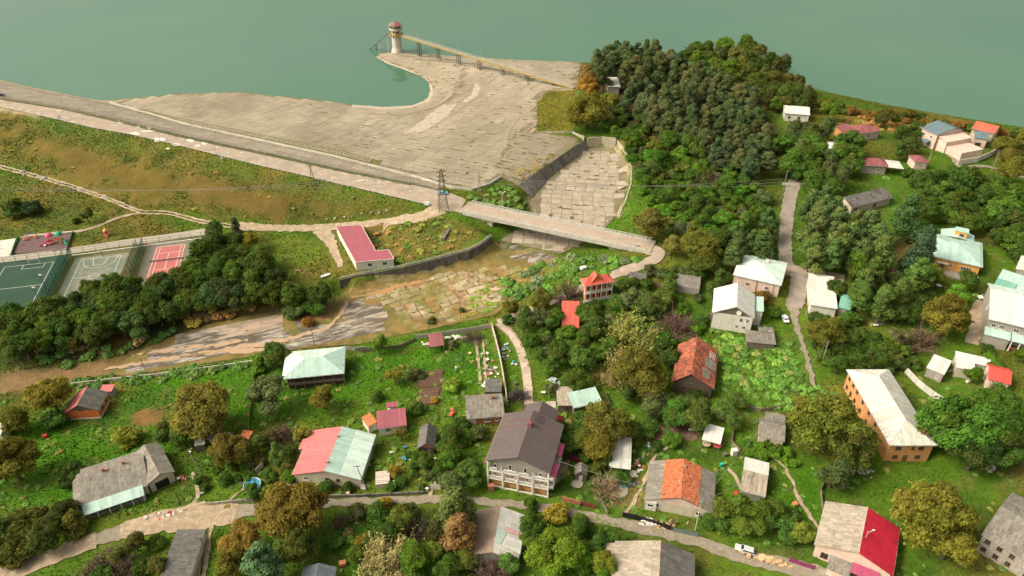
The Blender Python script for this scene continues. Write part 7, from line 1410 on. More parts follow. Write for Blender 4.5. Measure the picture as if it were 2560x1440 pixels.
fill([(1750,1275),(1880,1255),(2020,1285),(2005,1345),(1900,1325),(1780,1305)], 15, [('broad',(.075,.105,.02)),('broad',(.10,.115,.022)),('bush',MD),('broad',(.06,.10,.02))], {'bush': 'green shrub beside the silver parked car', 'other': 'leafy tree beside the silver parked car'}, {'bush': 'shrubs by the silver car', 'other': 'trees by the silver car'}, (26,40), .55, 31)
fill([(1960,1130),(2060,1120),(2080,1280),(2020,1320),(1930,1280)], 0, [('bush',MD)], '', '', (18,26), .7, 32)
fill([(1850,1090),(1960,1100),(2000,1160),(1950,1160),(1860,1130)], 10, [('bush',(.06,.11,.02)),('bush',BR)], 'green shrub around the shed with two roofs', 'shrubs by the two roof shed', (14,22), .65, 33)
fill([(0,1290),(180,1260),(200,1330),(30,1400),(0,1400)], 10, [('broad',(.05,.065,.02)),('bush',(.07,.08,.022))], {'bush': 'bush in the lower left corner by the dirt road', 'other': 'tree in the lower left corner by the dirt road'}, {'bush': 'corner bushes', 'other': 'corner trees'}, (28,44), .6, 34)
fill([(240,1360),(390,1350),(400,1440),(200,1440)], 9, [('twig',(.06,.045,.04)),('broad',(.07,.08,.025)),('bush',MD)], {'twig': 'dark twiggy shrub left of the slate roofed corner house', 'bush': 'green shrub left of the slate roofed corner house', 'other': 'tree left of the slate roofed corner house'}, {'twig': 'twiggy corner shrubs', 'bush': 'green corner shrubs', 'other': 'corner house trees'}, (24,36), .65, 35)
fill([(520,1140),(640,1130),(640,1250),(560,1230),(470,1250)], 12, [('bush',(.05,.09,.02)),('bush',MD)], 'low garden shrub around the blue pool', 'shrubs around the blue pool', (12,20), .65, 36)
fill([(1000,1130),(1080,1140),(1080,1220),(960,1230)], 8, [('bush',MD),('bush',DK)], 'garden shrub between the pallet shed and the wooden barn', 'shrubs by the barn', (13,20), .65, 37)
fill([(850,1320),(1010,1320),(1010,1390),(880,1400)], 12, [('bush',(.11,.085,.03)),('bush',BR),('bush',MD)], 'low shrub in the meadow below the dirt road', 'meadow shrubs', (10,18), .65, 38, stuff=True)
fill([(1430,1060),(1620,1100),(1500,1180),(1420,1100)], 10, [('bush',(.06,.105,.02)),('bush',(.09,.10,.022))], 'shrub on the grass behind the open shed', 'shrubs behind the open shed', (16,24), .65, 39)
fill([(2420,870),(2560,880),(2560,900),(2440,960),(2400,940)], 6, [('broad',BR),('bush',MD)], {'bush': 'shrub around the red roofed house at the right edge', 'other': 'tree around the red roofed house at the right edge'}, {'bush': 'shrubs by the red roofed house', 'other': 'trees by the red roofed house'}, (16,24), .7, 40)
fill([(400,400),(1080,510),(960,545),(600,555),(360,515),(80,420),(60,330)], 22, [('bush',(.11,.12,.025)),('bush',(.15,.10,.028)),('bush',(.08,.11,.022))], 'low weedy shrub on the grassy downstream face of the dam', 'weed shrubs on the dam face', (4,9), .9, 41, .6, stuff=True)
fill([(910,575),(1100,540),(1210,585),(1090,635),(990,650),(930,610)], 42, [('bush',(.12,.13,.025)),('bush',(.16,.10,.03)),('bush',(.07,.11,.022))], 'weedy shrub on the bank behind the retaining wall', 'weed shrubs behind the retaining wall', (6,13), .75, 42, .7, stuff=True)
fill([(1170,492),(1268,462),(1315,505),(1310,535)], 22, [('bush',(.06,.10,.022)),('bush',(.07,.12,.022))], 'green scrub on the bank between the road and the basin', 'scrub above the bridge', (7,13), .65, 43, .7, stuff=True)
fill([(1275,430),(1430,355),(1300,460)], 14, [('bush',(.16,.10,.03)),('bush',(.13,.12,.03))], 'rusty weed clump along the sloped basin wall', 'rusty weeds by the sloped wall', (5,9), .7, 44, .6, stuff=True)
fill([(1240,690),(1400,645),(1330,700),(1240,770),(1160,790),(1180,740)], 40, [('bush',(.12,.14,.022)),('bush',(.16,.12,.025)),('bush',(.09,.14,.02))], 'yellowish weed clump growing on the channel slabs', 'weeds on the channel slabs', (5,11), .75, 45, .5, stuff=True)

fill([(840,1300),(1000,1290),(1190,1300),(1160,1440),(830,1440)], 13, [('broad',MD),('broad',(.065,.10,.022)),('broad',(.09,.11,.024)),('bush',(.06,.11,.022))], {'bush': 'green bush in the thick planting below the dirt road', 'other': 'green tree in the thick planting below the dirt road'}, {'bush': 'bushes below the dirt road', 'other': 'trees below the dirt road'}, (22,36), .6, 51)
fill([(1300,1310),(1480,1290),(1560,1330),(1530,1440),(1310,1440)], 12, [('broad',(.07,.12,.02)),('broad',MD),('bush',(.08,.13,.022))], {'bush': 'fresh green bush between patchwork roof and slate house', 'other': 'fresh green tree between patchwork roof and slate house'}, {'bush': 'bushes left of the slate house', 'other': 'trees left of the slate house'}, (20,34), .62, 52)
fill([(1390,1040),(1620,1060),(1640,1150),(1500,1170),(1410,1120)], 10, [('broad',(.07,.105,.022)),('broad',MD),('bush',(.065,.11,.022))], {'bush': 'bush in the grove behind the open shed', 'other': 'tree in the grove behind the open shed'}, {'bush': 'grove bushes', 'other': 'grove trees'}, (22,34), .6, 53)
fill([(1610,980),(1700,990),(1860,1000),(1850,1050),(1640,1060)], 9, [('broad',(.06,.10,.026)),('broad',(.075,.115,.03))], 'leafy orchard tree below the timber house', 'orchard trees below the timber house', (22,32), .65, 54)
fill([(1340,770),(1500,790),(1680,800),(1690,860),(1480,860),(1340,860)], 11, [('broad',(.06,.11,.022)),('bush',(.07,.13,.022)),('broad',GY)], {'bush': 'garden bush below the vermilion hut', 'other': 'garden tree below the vermilion hut'}, {'bush': 'bushes below the hut', 'other': 'trees below the hut'}, (20,30), .65, 55)
fill([(1040,1090),(1200,1080),(1215,1215),(1070,1225)], 10, [('broad',(.055,.095,.022)),('bush',(.06,.11,.022)),('bush',GY)], {'bush': 'bush in the garden left of the guest house', 'other': 'tree in the garden left of the guest house'}, {'bush': 'guest house garden bushes', 'other': 'guest house garden trees'}, (18,30), .6, 56)
fill([(640,1080),(770,1080),(730,1170),(650,1250),(610,1160)], 9, [('bush',(.06,.11,.022)),('broad',(.07,.10,.024)),('bush',(.09,.09,.03))], {'bush': 'bush in the garden left of the pink roof slope', 'other': 'tree in the garden left of the pink roof slope'}, {'bush': 'bushes left of the pink slope', 'other': 'trees left of the pink slope'}, (16,26), .6, 57)
for pl, n in (([(640,920),(1220,840),(1210,1230),(640,1240)],200), ([(1280,830),(2030,800),(2050,1380),(1280,1240)],300), ([(0,1000),(620,960),(620,1270),(0,1290)],110), ([(2040,960),(2560,900),(2560,1440),(2060,1440)],120), ([(840,1290),(1560,1290),(1560,1440),(840,1440)],70), ([(2000,440),(2560,440),(2560,900),(2040,880)],80)):
    fill(pl, n, [('bush',(.06,.115,.02)),('bush',(.075,.12,.022)),('bush',(.05,.09,.02)),('bush',(.11,.11,.028))], '', '', (4,10), 1.0, n, .8, stuff=True)
build_brush()
# ---------------------------------------------------------------- poles and wires
M_POLE = mat('pole_wood', (.36,.31,.24), .9, var=.2, scale=2); M_DPOLE = mat('dark_pole', (.14,.115,.09), .9); M_WIRE = mat('wire', (.25,.24,.22), .5, rnd=0)
def pole(px, py, h, label, lean=(0,0), arms=1, m=None, r=.15, lamp=False, group=None):
    P = hit(px, py); t = thing('utility_pole' if not lamp else 'street_lamp', label, 'pole' if not lamp else 'lamp', P, 0, group); top = Vector((lean[0], lean[1], h))
    obj('post', MB().tube((0,0,-.6), top, r, r*.7, 7), m or M_POLE, t)
    if arms and not lamp: obj('crossarm', MB().bar(top+Vector((-.9,0,-.5)), top+Vector((.9,0,-.5)), .12).box(top.x-.8,top.y-.05,top.z-.44,top.x-.7,top.y+.05,top.z-.2).box(top.x+.7,top.y-.05,top.z-.44,top.x+.8,top.y+.05,top.z-.2), M_DPOLE, t)
    if lamp:
        for s in ((-1,1) if lamp == 2 else (1,)):
            obj('lamp_arm', MB().bar(top+Vector((0,0,-.5)), top+Vector((s*1.2,0,.4)), .1), M_POST, t); obj('lamp_head', MB().box(top.x+s*1.0-.25,-.14,top.z+.35,top.x+s*1.0+.35,.14,top.z+.52), M_WFR, t)
    return P+top
for i, (px, py) in enumerate(((337,303),(435,327),(540,349),(650,376),(766,402),(892,428),(1022,456),(240,280),(155,258))): pole(px, py, 5.0, 'concrete lamp post standing along the kerb of the dam crest road', m=M_POST, arms=0, r=.17, group='lamp posts along the dam road')
for (px, py) in ((541,390),(669,418),(923,477),(400,352)): pole(px, py, 5.5, 'slim pale post standing by the guard posts on the downstream road edge', m=M_POST, arms=0, r=.13, group='slim posts along the guard rail')
pole(463,470,9,'single wooden pole standing in the dam grass slope'); pole(1256,516,6.5,'twin armed concrete lamp at the left of the bridge',lamp=2,m=M_POST); pole(1508,592,7,'twin armed concrete lamp on the far railing of the bridge',lamp=2,m=M_POST)
A1 = pole(1422,712,10,'tall wooden pole on the bank left of the balcony house'); pole(1152,797,9.5,'thin pole at the near edge of the slab channel',m=M_DPOLE,r=.12); A2 = pole(2053,912,9.5,'wooden pole beside the grassy track right of the overgrown plot'); pole(503,1185,8.5,'leaning white lamp pole near the hen coop',lean=(-2.0,1.2),lamp=1,m=M_POLE); A3 = pole(1738,1325,10.5,'concrete pole in front of the house with orange tiles',m=M_POST); pole(918,1228,9,'leaning pole at the right front corner of the two tone house',lean=(-2.0,1.0)); pole(372,940,8,'thin dark pole at the edge of the dry channel, left',m=M_DPOLE,lean=(-.8,0),r=.12); pole(787,866,8,'thin dark pole at the dry channel behind the hip roofed house',m=M_DPOLE,r=.12)
pole(2014,790,6.5,'white floodlight pole beside the white sheet roof',lamp=1,m=M_POLE); pole(1960,468,8,'pole beside the white road barrier'); pole(1835,440,8,'pale pole in the small meadow beyond the basin'); pole(2480,425,9,'pole on the track outside the villa wall'); pole(2316,420,8,'pale pole beside the brown hipped kiosk'); pole(1716,590,6,'short pole in the bushes right of the bridge'); pole(635,1260,8,'leaning pole beside the blue pool',lean=(-2.2,.5)); pole(1952,500,5,'low pole on the left side of the grey road'); pole(2145,1390,9,'white lamp pole in front of the crimson roof',lamp=1,m=M_POLE); pole(528,1395,8,'dark pole by the forked track at the bottom left',m=M_DPOLE,lean=(-1,0)); pole(1280,830,5,'thin dark pole at the top of the slab path',m=M_DPOLE,r=.1)
t = thing('double_pole', 'dark A-shaped double pole on the road edge of the dam', 'pole', hit(784,466)); obj('post', MB().tube((-.9,0,-.5), (-.3,.3,10), .16).tube((1.1,.4,-.5), (-.2,.3,10), .16), M_DPOLE, t); obj('crossarm', MB().bar((-1.4,.3,9.6), (1,.3,9.6), .14), M_DPOLE, t)
P = hit(1217,475-4); t = thing('double_pole', 'A-shaped wooden double pole behind the curved parapet end', 'pole', hit(1198,480)); obj('post', MB().tube((-.5,0,-.5), (0,0,9.5), .15).tube((.7,.3,-.5), (0,0,9.5), .15), M_POLE, t); obj('crossarm', MB().bar((-1,0,9.2), (1,0,9.2), .13), M_POLE, t)
# lattice pylon
PY = hit(1108,524); t = thing('lattice_pylon', 'dark steel lattice pylon at the junction of the dam road and the dirt road', 'pylon', PY, .3); hp = 18.5; b = MB()
wd = lambda z: 1.7*(1-z/hp)**.8+.28
lv = [hp*(1-(1-i/11)**1.15) for i in range(12)]
for i in range(11):
    z0, z1 = lv[i], lv[i+1]; c0 = [(sx*wd(z0), sy*wd(z0), z0-(.5 if i == 0 else 0)) for sx, sy in ((-1,-1),(1,-1),(1,1),(-1,1))]; c1 = [(sx*wd(z1), sy*wd(z1), z1) for sx, sy in ((-1,-1),(1,-1),(1,1),(-1,1))]
    for k in range(4): b.bar(c0[k], c1[k], .14); b.bar(c0[k], c1[(k+1) % 4], .06); b.bar(c0[(k+1) % 4], c1[k], .06); b.bar(c1[k], c1[(k+1) % 4], .06)
obj('lattice', b, M_DPOLE, t)
for z in (13.2, 15.2, 17.2): obj('crossarm', MB().bar((-2.1,0,z), (2.1,0,z), .18).bar((-2.1,0,z), (0,0,z+.9), .1).bar((2.1,0,z), (0,0,z+.9), .1), M_DPOLE, t)
def wire(a, b, sag, label, r=.035, n=14):
    a, b = Vector(a), Vector(b); mb = MB(); pp = [a.lerp(b, i/n)-Vector((0,0,sag*4*(i/n)*(1-i/n))) for i in range(n+1)]
    for p, q in zip(pp[:-1], pp[1:]): mb.bar(p-a, q-a, r*2)
    o = obj('power_line', mb, M_WIRE, None, Matrix.Translation(a)); tag(o, label, 'cable', 'power lines from the pylon' if 'pylon' in label else None); return o
for i, z in enumerate((13.2, 15.2, 17.2)):
    q = PY+Vector((0,0,z)); wire(q+Vector((-2,0,0)), at(-60,462+i*7,6), 3.5, 'power line from the pylon across the grassy dam slope'); wire(q+Vector((2,0,0)), at(1958,447+i*8,24+i*.5), 3, 'power line from the pylon across the basin thicket')
wire(A3, FRAMES['tile_grey'].loc+Vector((3,4,5)), .3, 'service cable from the concrete pole to the orange tiled house'); wire(A3, FRAMES['white_tan'].loc+Vector((0,0,3.5)), .5, 'service cable from the concrete pole to the two roof shed')
# ---------------------------------------------------------------- vehicles
M_TYRE = mat('tyre', (.018,.018,.018), .85); M_RIM = mat('rim', (.4,.4,.4), .35, metal=.8)
def car(px, py, ang, paint, label, L=4.4, W=1.75, Hh=1.45, kind='sedan', lift=0, cat='car'):
    P = hit(px, py); t = thing('parked_car', label, cat, P+Vector((0,0,lift)), ang); m = mat(*paint[:1], paint[1], .25, var=.05, scale=1, rnd=0, spec=.6)
    l = L/2; w = W/2
    prof = {'sedan': [(-l,.45),(-l,.82),(-l*.92,.95),(-l*.62,1.0),(-l*.40,Hh),(l*.12,Hh),(l*.42,.98),(l*.88,.86),(l,.68),(l,.42)], 'wagon': [(-l,.45),(-l,.9),(-l*.96,1.02),(-l*.84,Hh),(l*.10,Hh),(l*.42,1.0),(l*.90,.88),(l,.7),(l,.42)], 'van': [(-l,.45),(-l,1.9),(-l*.97,Hh),(l*.52,Hh),(l*.80,1.15),(l*.97,1.0),(l,.6),(l,.42)]}[kind]
    belt = .95 if kind != 'van' else 1.15
    n = len(prof); vs = []
    for x, z in prof: k = w*(1-.18*max(0, z-belt)/(Hh-belt)); vs += [(x,-k,z),(x,k,z)]
    fs = [(2*i,2*i+1,2*i+3,2*i+2) for i in range(n-1)]+[(2*n-2,2*n-1,1,0), tuple(2*i for i in range(n)), tuple(2*i+1 for i in reversed(range(n)))]
    bd = obj('body', MB().add(vs, fs), m, t); bv = bd.modifiers.new('bevel', 'BEVEL'); bv.width = .06; bv.segments = 2; bv.limit_method = 'ANGLE'
    xs = [x for x, z in prof if abs(z-Hh) < .01]; x0, x1 = min(xs), max(xs); z0, z1 = belt+.05, Hh-.08
    for s in (-1, 1):
        k0, k1 = w*1.0+.004, w*.83+.004; xm = (x0+x1)/2
        for a, b in ((x0+.02, xm-.04), (xm+.04, x1-.02)):
            e0 = -.28 if a < xm-.1 and kind != 'van' else 0; e1 = .32 if b > xm+.1 else 0
            obj('side_window', MB().add([(a+e0,s*k0,z0),(b+e1,s*k0,z0),(b,s*(k1+.01),z1),(a,s*(k1+.01),z1)], [(0,1,2,3) if s < 0 else (3,2,1,0)]), M_GLASS, t)
        obj('headlight', MB().box(l*.985,s*w*.62-.18,.62,l+.02,s*w*.62+.18,.78), M_WFR, t); obj('tail_light', MB().box(-l-.02,s*w*.68-.16,.68,-l*.985,s*w*.68+.16,.86), M_RED, t); obj('mirror', MB().cbox((x1+.35,s*(w+.1),1.0), .16, .2, .14), m, t)
        for x in (-l*.62, l*.62):
            q = Matrix.Translation((x,s*(w-.1),.32)) @ Matrix.Rotation(math.pi/2, 4, 'X'); wh = obj('wheel', MB().lathe([(.2,-.1),(.32,-.09),(.32,.09),(.2,.1)], n=12), M_TYRE, t, q); obj('rim', MB().lathe([(.19,-.115),(.19,.115)], n=10), M_RIM, wh)
    def pane(i, j, nm):
        (xa, za), (xb, zb) = prof[i], prof[j]; f = lambda u: (xa+(xb-xa)*u, za+(zb-za)*u); (p, q), (r, s_) = f(.12), f(.9); nx, nz = -(zb-za), xb-xa; L_ = math.hypot(nx, nz); ox, oz = nx/L_*-.0, 0
        kk = lambda z: w*(1-.18*max(0, z-belt)/(Hh-belt))*.86; sg = 1 if nm == 'windscreen' else -1
        obj(nm, MB().add([(p+sg*.02,-kk(q),q+.02),(p+sg*.02,kk(q),q+.02),(r+sg*.02,kk(s_),s_+.02),(r+sg*.02,-kk(s_),s_+.02)], [(0,1,2,3)]), M_GLASS, t)
    k = [i for i, (x, z) in enumerate(prof) if abs(z-Hh) < .01]; pane(k[0]-1, k[0], 'rear_window'); pane(k[-1]+1, k[-1], 'windscreen'); return t
car(1107,485,.0,('teal_paint',(.16,.46,.48)),'pale turquoise car parked at the end of the dam road'); car(1962,800,math.radians(88),('white_paint',(.75,.74,.70)),'white saloon car parked on the grass beside the grassy track'); car(1861,1378,math.radians(158),('silver_paint',(.52,.53,.52)),'silver estate car parked on the verge of the gravel road',kind='wagon',L=4.6)
car(2462,748,math.radians(170),('white_paint',()),'small white car in front of the mint green building'); car(2490,757,math.radians(-14),('white_paint',()),'white pickup van parked right of the small white car',kind='van',L=4.8,Hh=1.9); car(1388,957,math.radians(-38),('grey_paint',(.42,.45,.42)),'old grey green car half under the orchard trees'); car(4,240,.2,('dark_paint',(.06,.07,.09)),'dark car at the extreme left end of the dam road')
# little white boats and odds and ends
def hull(px, py, ang, L, W, m, label, name='rowing_boat', cat='boat', mi=None):
    t = thing(name, label, cat, hit(px, py), ang); st = [(-.5,.55),(-.3,.9),(0,1),(.3,.75),(.5,.06)]; vs = []
    for x, k in st: vs += [(x*L,-k*W/2,.55),(x*L,-k*W/2*.7,.1),(x*L,k*W/2*.7,.1),(x*L,k*W/2,.55)]
    fs = []
    for i in range(len(st)-1):
        for j in range(3): fs.append((4*i+j, 4*i+4+j, 4*i+5+j, 4*i+1+j))
    fs += [(3,2,1,0), (16,17,18,19)]; obj('hull', MB().add(vs, fs), m, t); obj('thwart', MB().box(-.1*L,-W*.48,.42,.0*L,W*.48,.5).box(-.42*L,-W*.35,.42,-.3*L,W*.35,.5), mi or m, t); obj('inner_floor', MB().box(-.42*L,-W*.3,.15,.3*L,W*.3,.2), mi or m, t)
hull(815,690,math.radians(35),4.4,1.7,M_WFR,'small white boat lying on the grass beside the retaining wall'); hull(1982,438,math.radians(60),5.2,2.4,mat('turquoise_tarp',(.02,.36,.42),.5,var=.2,scale=2),'turquoise covered boat on the ground behind the road barrier')
obj_ = thing('white_plaque', 'white round sign on the guard posts of the dam road', 'sign', hit(151,300), .5); obj('disc', MB().lathe([(1.0,0),(1.0,.1)], n=16), M_WFR, obj_, Matrix.Translation((0,-.3,1.6)) @ Matrix.Rotation(math.radians(75), 4, 'X')); obj('stem', MB().tube((0,0,-.3), (0,0,1.6), .07), M_POST, obj_)
obj_ = thing('white_plaque', 'white round sign beside the guard posts in the middle of the dam', 'sign', hit(555,400), .5); obj('disc', MB().lathe([(.7,0),(.7,.1)], n=16), M_WFR, obj_, Matrix.Translation((0,-.3,1.4)) @ Matrix.Rotation(math.radians(75), 4, 'X')); obj('stem', MB().tube((0,0,-.3), (0,0,1.4), .07), M_POST, obj_)
# pale patches of concrete rubble on the crest road and the track, rocks at the slope foot
def rock(px, py, s, m, label, group, flat=.5):
    rng = np.random.default_rng(int(px*7+py)); P = hit(px, py); mb = MB().lathe([(s*.5,-.2*s),(s*.62,.1*s*flat),(s*.5,.45*s*flat),(s*.2,.7*s*flat)], n=7); mb.v = [tuple(np.array(v)*rng.uniform(.75, 1.25, 3)) for v in mb.v]
    o = obj('rock', mb, m, None, Matrix.Translation(P) @ Matrix.Rotation(rng.uniform(0, 6), 4, 'Z')); tag(o, label, 'rock', group)
M_ROCK = mat('pale_rock', (.34,.30,.235), .95, var=.3, scale=1.5, bump=.1, rnd=.15)
for (px, py, s) in ((838,546,2.2),(862,543,1.8),(905,534,1.8),(929,531,2.2),(949,532,1.6),(968,527,1.9),(818,549,1.5),(880,541,1.2)): rock(px, py, s*.62, M_ROCK, 'pale boulder at the foot of the dam slope beside the dirt road', 'boulders beside the dirt road', .6)
for (px, py, s) in ((262,492,2.4),(268,497,1.6),(58,430,3),(62,436,2),(108,446,3.2),(98,442,2),(145,458,2),(180,468,1.6),(205,477,1.5)): rock(px, py, s, M_ROCK, 'white rubble heap on the wheel tracks below the dam', 'rubble on the wheel tracks', .45)
M_PATCH = mat('pale_patch', (.60,.55,.47), .95, var=.2, scale=.8, rnd=.1)
for i, (px, py, rx) in enumerate(((338,334,14),(346,318,7),(361,329,8),(377,327,12),(372,321,6),(476,352,14),(494,365,10),(512,359,12),(400,350,20),(440,362,12),(301,307,9),(420,372,6))):
    pp = [(px+rx*math.cos(a)*random.uniform(.6,1.1), py+rx*.36*math.sin(a)*random.uniform(.6,1.1)) for a in np.linspace(0, 6.28, 9)[:-1]]; s_ = sheet('road_patch', pp, M_PATCH, .16, 1.2, parent=crest, kind=None)
# road barrier and fences
def fence(name, path, h, m, label, cat='fence', step=2.4, pm=None, rails=False, gap=.03, alpha=False, group=None, thick=.06, boards=0):
    W = [hit(*p) for p in path]; D = dens(W, step, False); o = W[0]; z0 = gz(o.x, o.y); t = thing(name, label, cat, (o.x, o.y, z0), 0, group); pmesh = MB().box(-.06,-.06,-.4,.06,.06,h+.1).mesh('post'); pmesh.materials.append(pm or M_TIMB)
    for i, a in enumerate(D):
        za = gz(a.x, a.y)-z0; obj('post', pmesh, None, t, Matrix.Translation((a.x-o.x, a.y-o.y, za)))
        if i+1 == len(D): break
        b = D[i+1]; zb = gz(b.x, b.y)-z0; L = (b-a).length; M = Matrix.Translation((a.x-o.x, a.y-o.y, za)) @ Matrix.Rotation(math.atan2(b.y-a.y, b.x-a.x), 4, 'Z'); dz = zb-za
        if rails:
            obj('rail', MB().bar((0,0,h*.5), (L,0,h*.5+dz), .07).bar((0,0,h*.95), (L,0,h*.95+dz), .07), m, t, M)
        else:
            n = max(1, boards); 
            for k in range(n):
                u0, u1 = .05+(L-.1)*k/n, .05+(L-.1)*(k+1)/n-gap; za_, zb_ = dz*u0/L, dz*u1/L; hh = h*random.uniform(.96, 1.03) if n > 1 else h
                obj('fence_panel' if n == 1 else 'fence_board', MB().add([(u0,-.09-thick,za_-.1),(u1,-.09-thick,zb_-.1),(u1,-.09,zb_-.1),(u0,-.09,za_-.1),(u0,-.09-thick,za_+hh),(u1,-.09-thick,zb_+hh),(u1,-.09,zb_+hh),(u0,-.09,za_+hh)], [(3,2,1,0),(4,5,6,7),(0,1,5,4),(1,2,6,5),(2,3,7,6),(3,0,4,7)]), m, t, M)
    return t
def mat_mesh(name, col, a):
    m = mat(name, col, .6, var=.1, rnd=0); b = m.node_tree.nodes['Principled BSDF']; b.inputs['Alpha'].default_value = a; return m
M_NET = mat_mesh('green_mesh', (.05,.20,.13), .38); M_NETB = mat_mesh('blue_green_mesh', (.05,.16,.16), .25); M_GPOST = mat('green_post', (.04,.11,.09), .6)
fence('court_fence', [(180,641),(152,700),(125,757)], 4.0, M_NET, 'tall green mesh fence between the football pitch and the basketball court', step=3, pm=M_GPOST, thick=.03); fence('court_fence', [(162,648),(135,702),(108,757)], 4.0, M_NETB, 'second bluish mesh fence along the football pitch edge', step=3, pm=M_GPOST, thick=.03)
fence('court_fence', [(360,614),(345,660),(330,703)], 4.0, M_NET, 'tall green mesh fence between the basketball and tennis courts', step=3, pm=M_GPOST, thick=.03); fence('court_fence', [(345,618),(329,664),(312,705)], 4.0, M_NETB, 'second bluish mesh fence beside the basketball court', step=3, pm=M_GPOST, thick=.03)
fence('walk_fence', [(-20,660),(100,646),(180,635),(300,618),(400,606),(530,588)], 2.4, M_GPOST, 'long thin rail fence between the paved walk and the courts', step=4, pm=M_GPOST, rails=True)
kerbwall('walk_kerb', [(180,640),(300,624),(400,611),(525,592)], .4, .4, P_WHITE, 'white kerb along the lower side of the paved walk', 'kerb', seg=5)
fence('lattice_gate', [(1955,462),(2000,464)], 1.2, M_RAIL, 'white barrier gate across the end of the grey road', 'gate', step=3, pm=M_RAIL); fence('plank_fence', [(1618,713),(1650,718),(1690,724)], 1.9, M_TIMB, 'brown plank fence in front of the vaulted shed', boards=6)
fence('sheet_fence', [(2262,930),(2290,960),(2330,992),(2365,1015),(2398,1034)], 2.2, R_WHITE, 'tall white corrugated sheet fence behind the long orange block', step=2.6, pm=M_STEEL); fence('villa_wall', [(2392,412),(2440,405),(2475,390),(2500,372),(2520,355)], 2.4, P_WHITE, 'white boundary wall curving round the villa garden', 'wall', step=3.2, pm=P_WHITE, thick=.2)
fence('garden_wall', [(1230,815),(1240,850),(1252,900),(1260,945),(1266,985),(1270,1015)], 1.9, plaster('wall_plaster', (.58,.44,.34)), 'long pale garden wall running down from the lane past the brick cottage', 'wall', step=3, pm=P_PINK, thick=.22)
fence('garden_wall', [(1040,846),(1100,838),(1170,828),(1228,818)], 1.6, P_GREY, 'grey garden wall along the channel track behind the pavilion', 'wall', step=3, pm=P_GREY, thick=.2); fence('garden_wall', [(862,872),(890,876),(915,872)], 1.3, P_GREY, 'short grey wall behind the hip roofed house', 'wall', step=3, thick=.2)
fence('bank_wall', [(180,962),(280,950),(400,937),(560,916),(640,904)], 1.0, M_CONC_L, 'low pale wall behind the hedge along the dry channel', 'wall', step=4, pm=M_CONC_L, thick=.3)
M_BLK = mat('black_sheet', (.014,.014,.016), .5); fence('dark_fence', [(1556,1290),(1600,1300),(1640,1312),(1678,1326)], 1.7, M_BLK, 'black sheet fence along the gravel road before the orange tiled house', step=2.6, pm=M_STEEL); fence('grey_fence', [(1682,1328),(1710,1334),(1745,1342)], 1.4, R_BLUE, 'blue grey sheet fence right of the black fence', step=2.4, pm=M_STEEL)
fence('brick_wall', [(1405,1250),(1452,1262)], 1.6, M_BRICK, 'low brick wall with pillars at the guest house yard', 'wall', step=1.8, pm=M_BRICK, thick=.25); fence('maroon_fence', [(1456,1262),(1488,1272)], 1.6, mat('maroon_sheet', (.17,.035,.03), .6), 'maroon sheet fence right of the brick wall', step=2.2, pm=M_STEEL); fence('maroon_fence', [(1420,1145),(1450,1158)], 1.8, mat('wine_sheet', (.20,.02,.04), .5), 'wine red sheet fence behind the outhouse', step=2.2, pm=M_STEEL); fence('maroon_fence', [(1391,1048),(1408,1052)], 2.0, mat('wine_sheet', ()), 'wine red gate beside the yard house', step=2.2, pm=M_STEEL)
fence('purple_fence', [(1972,1403),(2035,1424)], 1.5, mat('purple_sheet', (.20,.04,.10), .5), 'purple sheet fence left of the crimson roofed house', step=2.4, pm=M_STEEL); fence('white_gate', [(1075,1222),(1103,1222)], 2.0, P_WHITE, 'white metal gate above the dirt road near the rust brown pine', 'gate', step=2.2, pm=M_STEEL); fence('yard_fence', [(1512,985),(1525,1015)], 1.3, M_WOOD, 'short wooden fence right of the mint roofed yard house', boards=5)
fence('garden_fence', [(2255,1015),(2300,1075)], 1.0, M_TIMB, 'low rail fence in the grass behind the orange block', rails=True); fence('stone_fence', [(520,1262),(640,1250)], 1.1, P_STONE, 'low grey stone wall under the rusty walnut', 'wall', step=3, thick=.25); fence('stone_fence', [(690,1243),(900,1240),(1060,1232)], .9, M_CONC_D, 'mossy low wall along the dirt road before the two tone house', 'wall', step=3.5, thick=.3)
fence('metal_fence', [(660,1165),(640,1185)], 1.6, R_CREAM, 'pale sheet leaning beside the blue pool shrubs', step=2, thick=.1)
# ---------------------------------------------------------------- sports ground
M_LINE = mat('court_line', (.68,.64,.56), .85, var=.15, scale=2, rnd=0); C_, S_ = math.cos(COURT_ANG), math.sin(COURT_ANG)
def court(name, P, w, l, m, off=.05):
    o = obj(name, MB().box(-w/2,-l/2,-.3,w/2,l/2,0), m, None, Matrix.Translation((P.x, P.y, off)) @ Matrix.Rotation(COURT_ANG, 4, 'Z')); o['kind'] = 'structure'; return o
def mark(co, polyl, w=.14, closed=False, z=.02):
    mb = MB(); P = [Vector((*p, z)) for p in polyl]; 
    if closed: P.append(P[0])
    for a, b in zip(P[:-1], P[1:]):
        d = (b-a).normalized()*w/2; s = Vector((-d.y, d.x, 0)); a, b = a-d, b+d; mb.add([a-s, b-s, b+s, a+s], [(0,1,2,3)])
    obj('marking', mb, M_LINE, co)
tc_ = Vector((-139.6, 253.2, 0)); M_TEN = mat('court_surround', (.16,.165,.12), .9, var=.2, scale=.4, col2=(.27,.20,.14), cov=.42, s2=.2, rnd=0); M_TRED = mat('red_court', (.44,.135,.12), .85, var=.12, scale=.3, col2=(.40,.13,.11), cov=.4, s2=.15, rnd=0)
tn = court('tennis_court', tc_+Vector((C_*1.0, S_*1.0, 0)), 21, 33, M_TEN, .05); rd = obj('playing_surface', MB().box(-6.0,-12.2,-.05,5.6,12.2,.012), M_TRED, tn, Matrix.Translation((-1,0,0)))
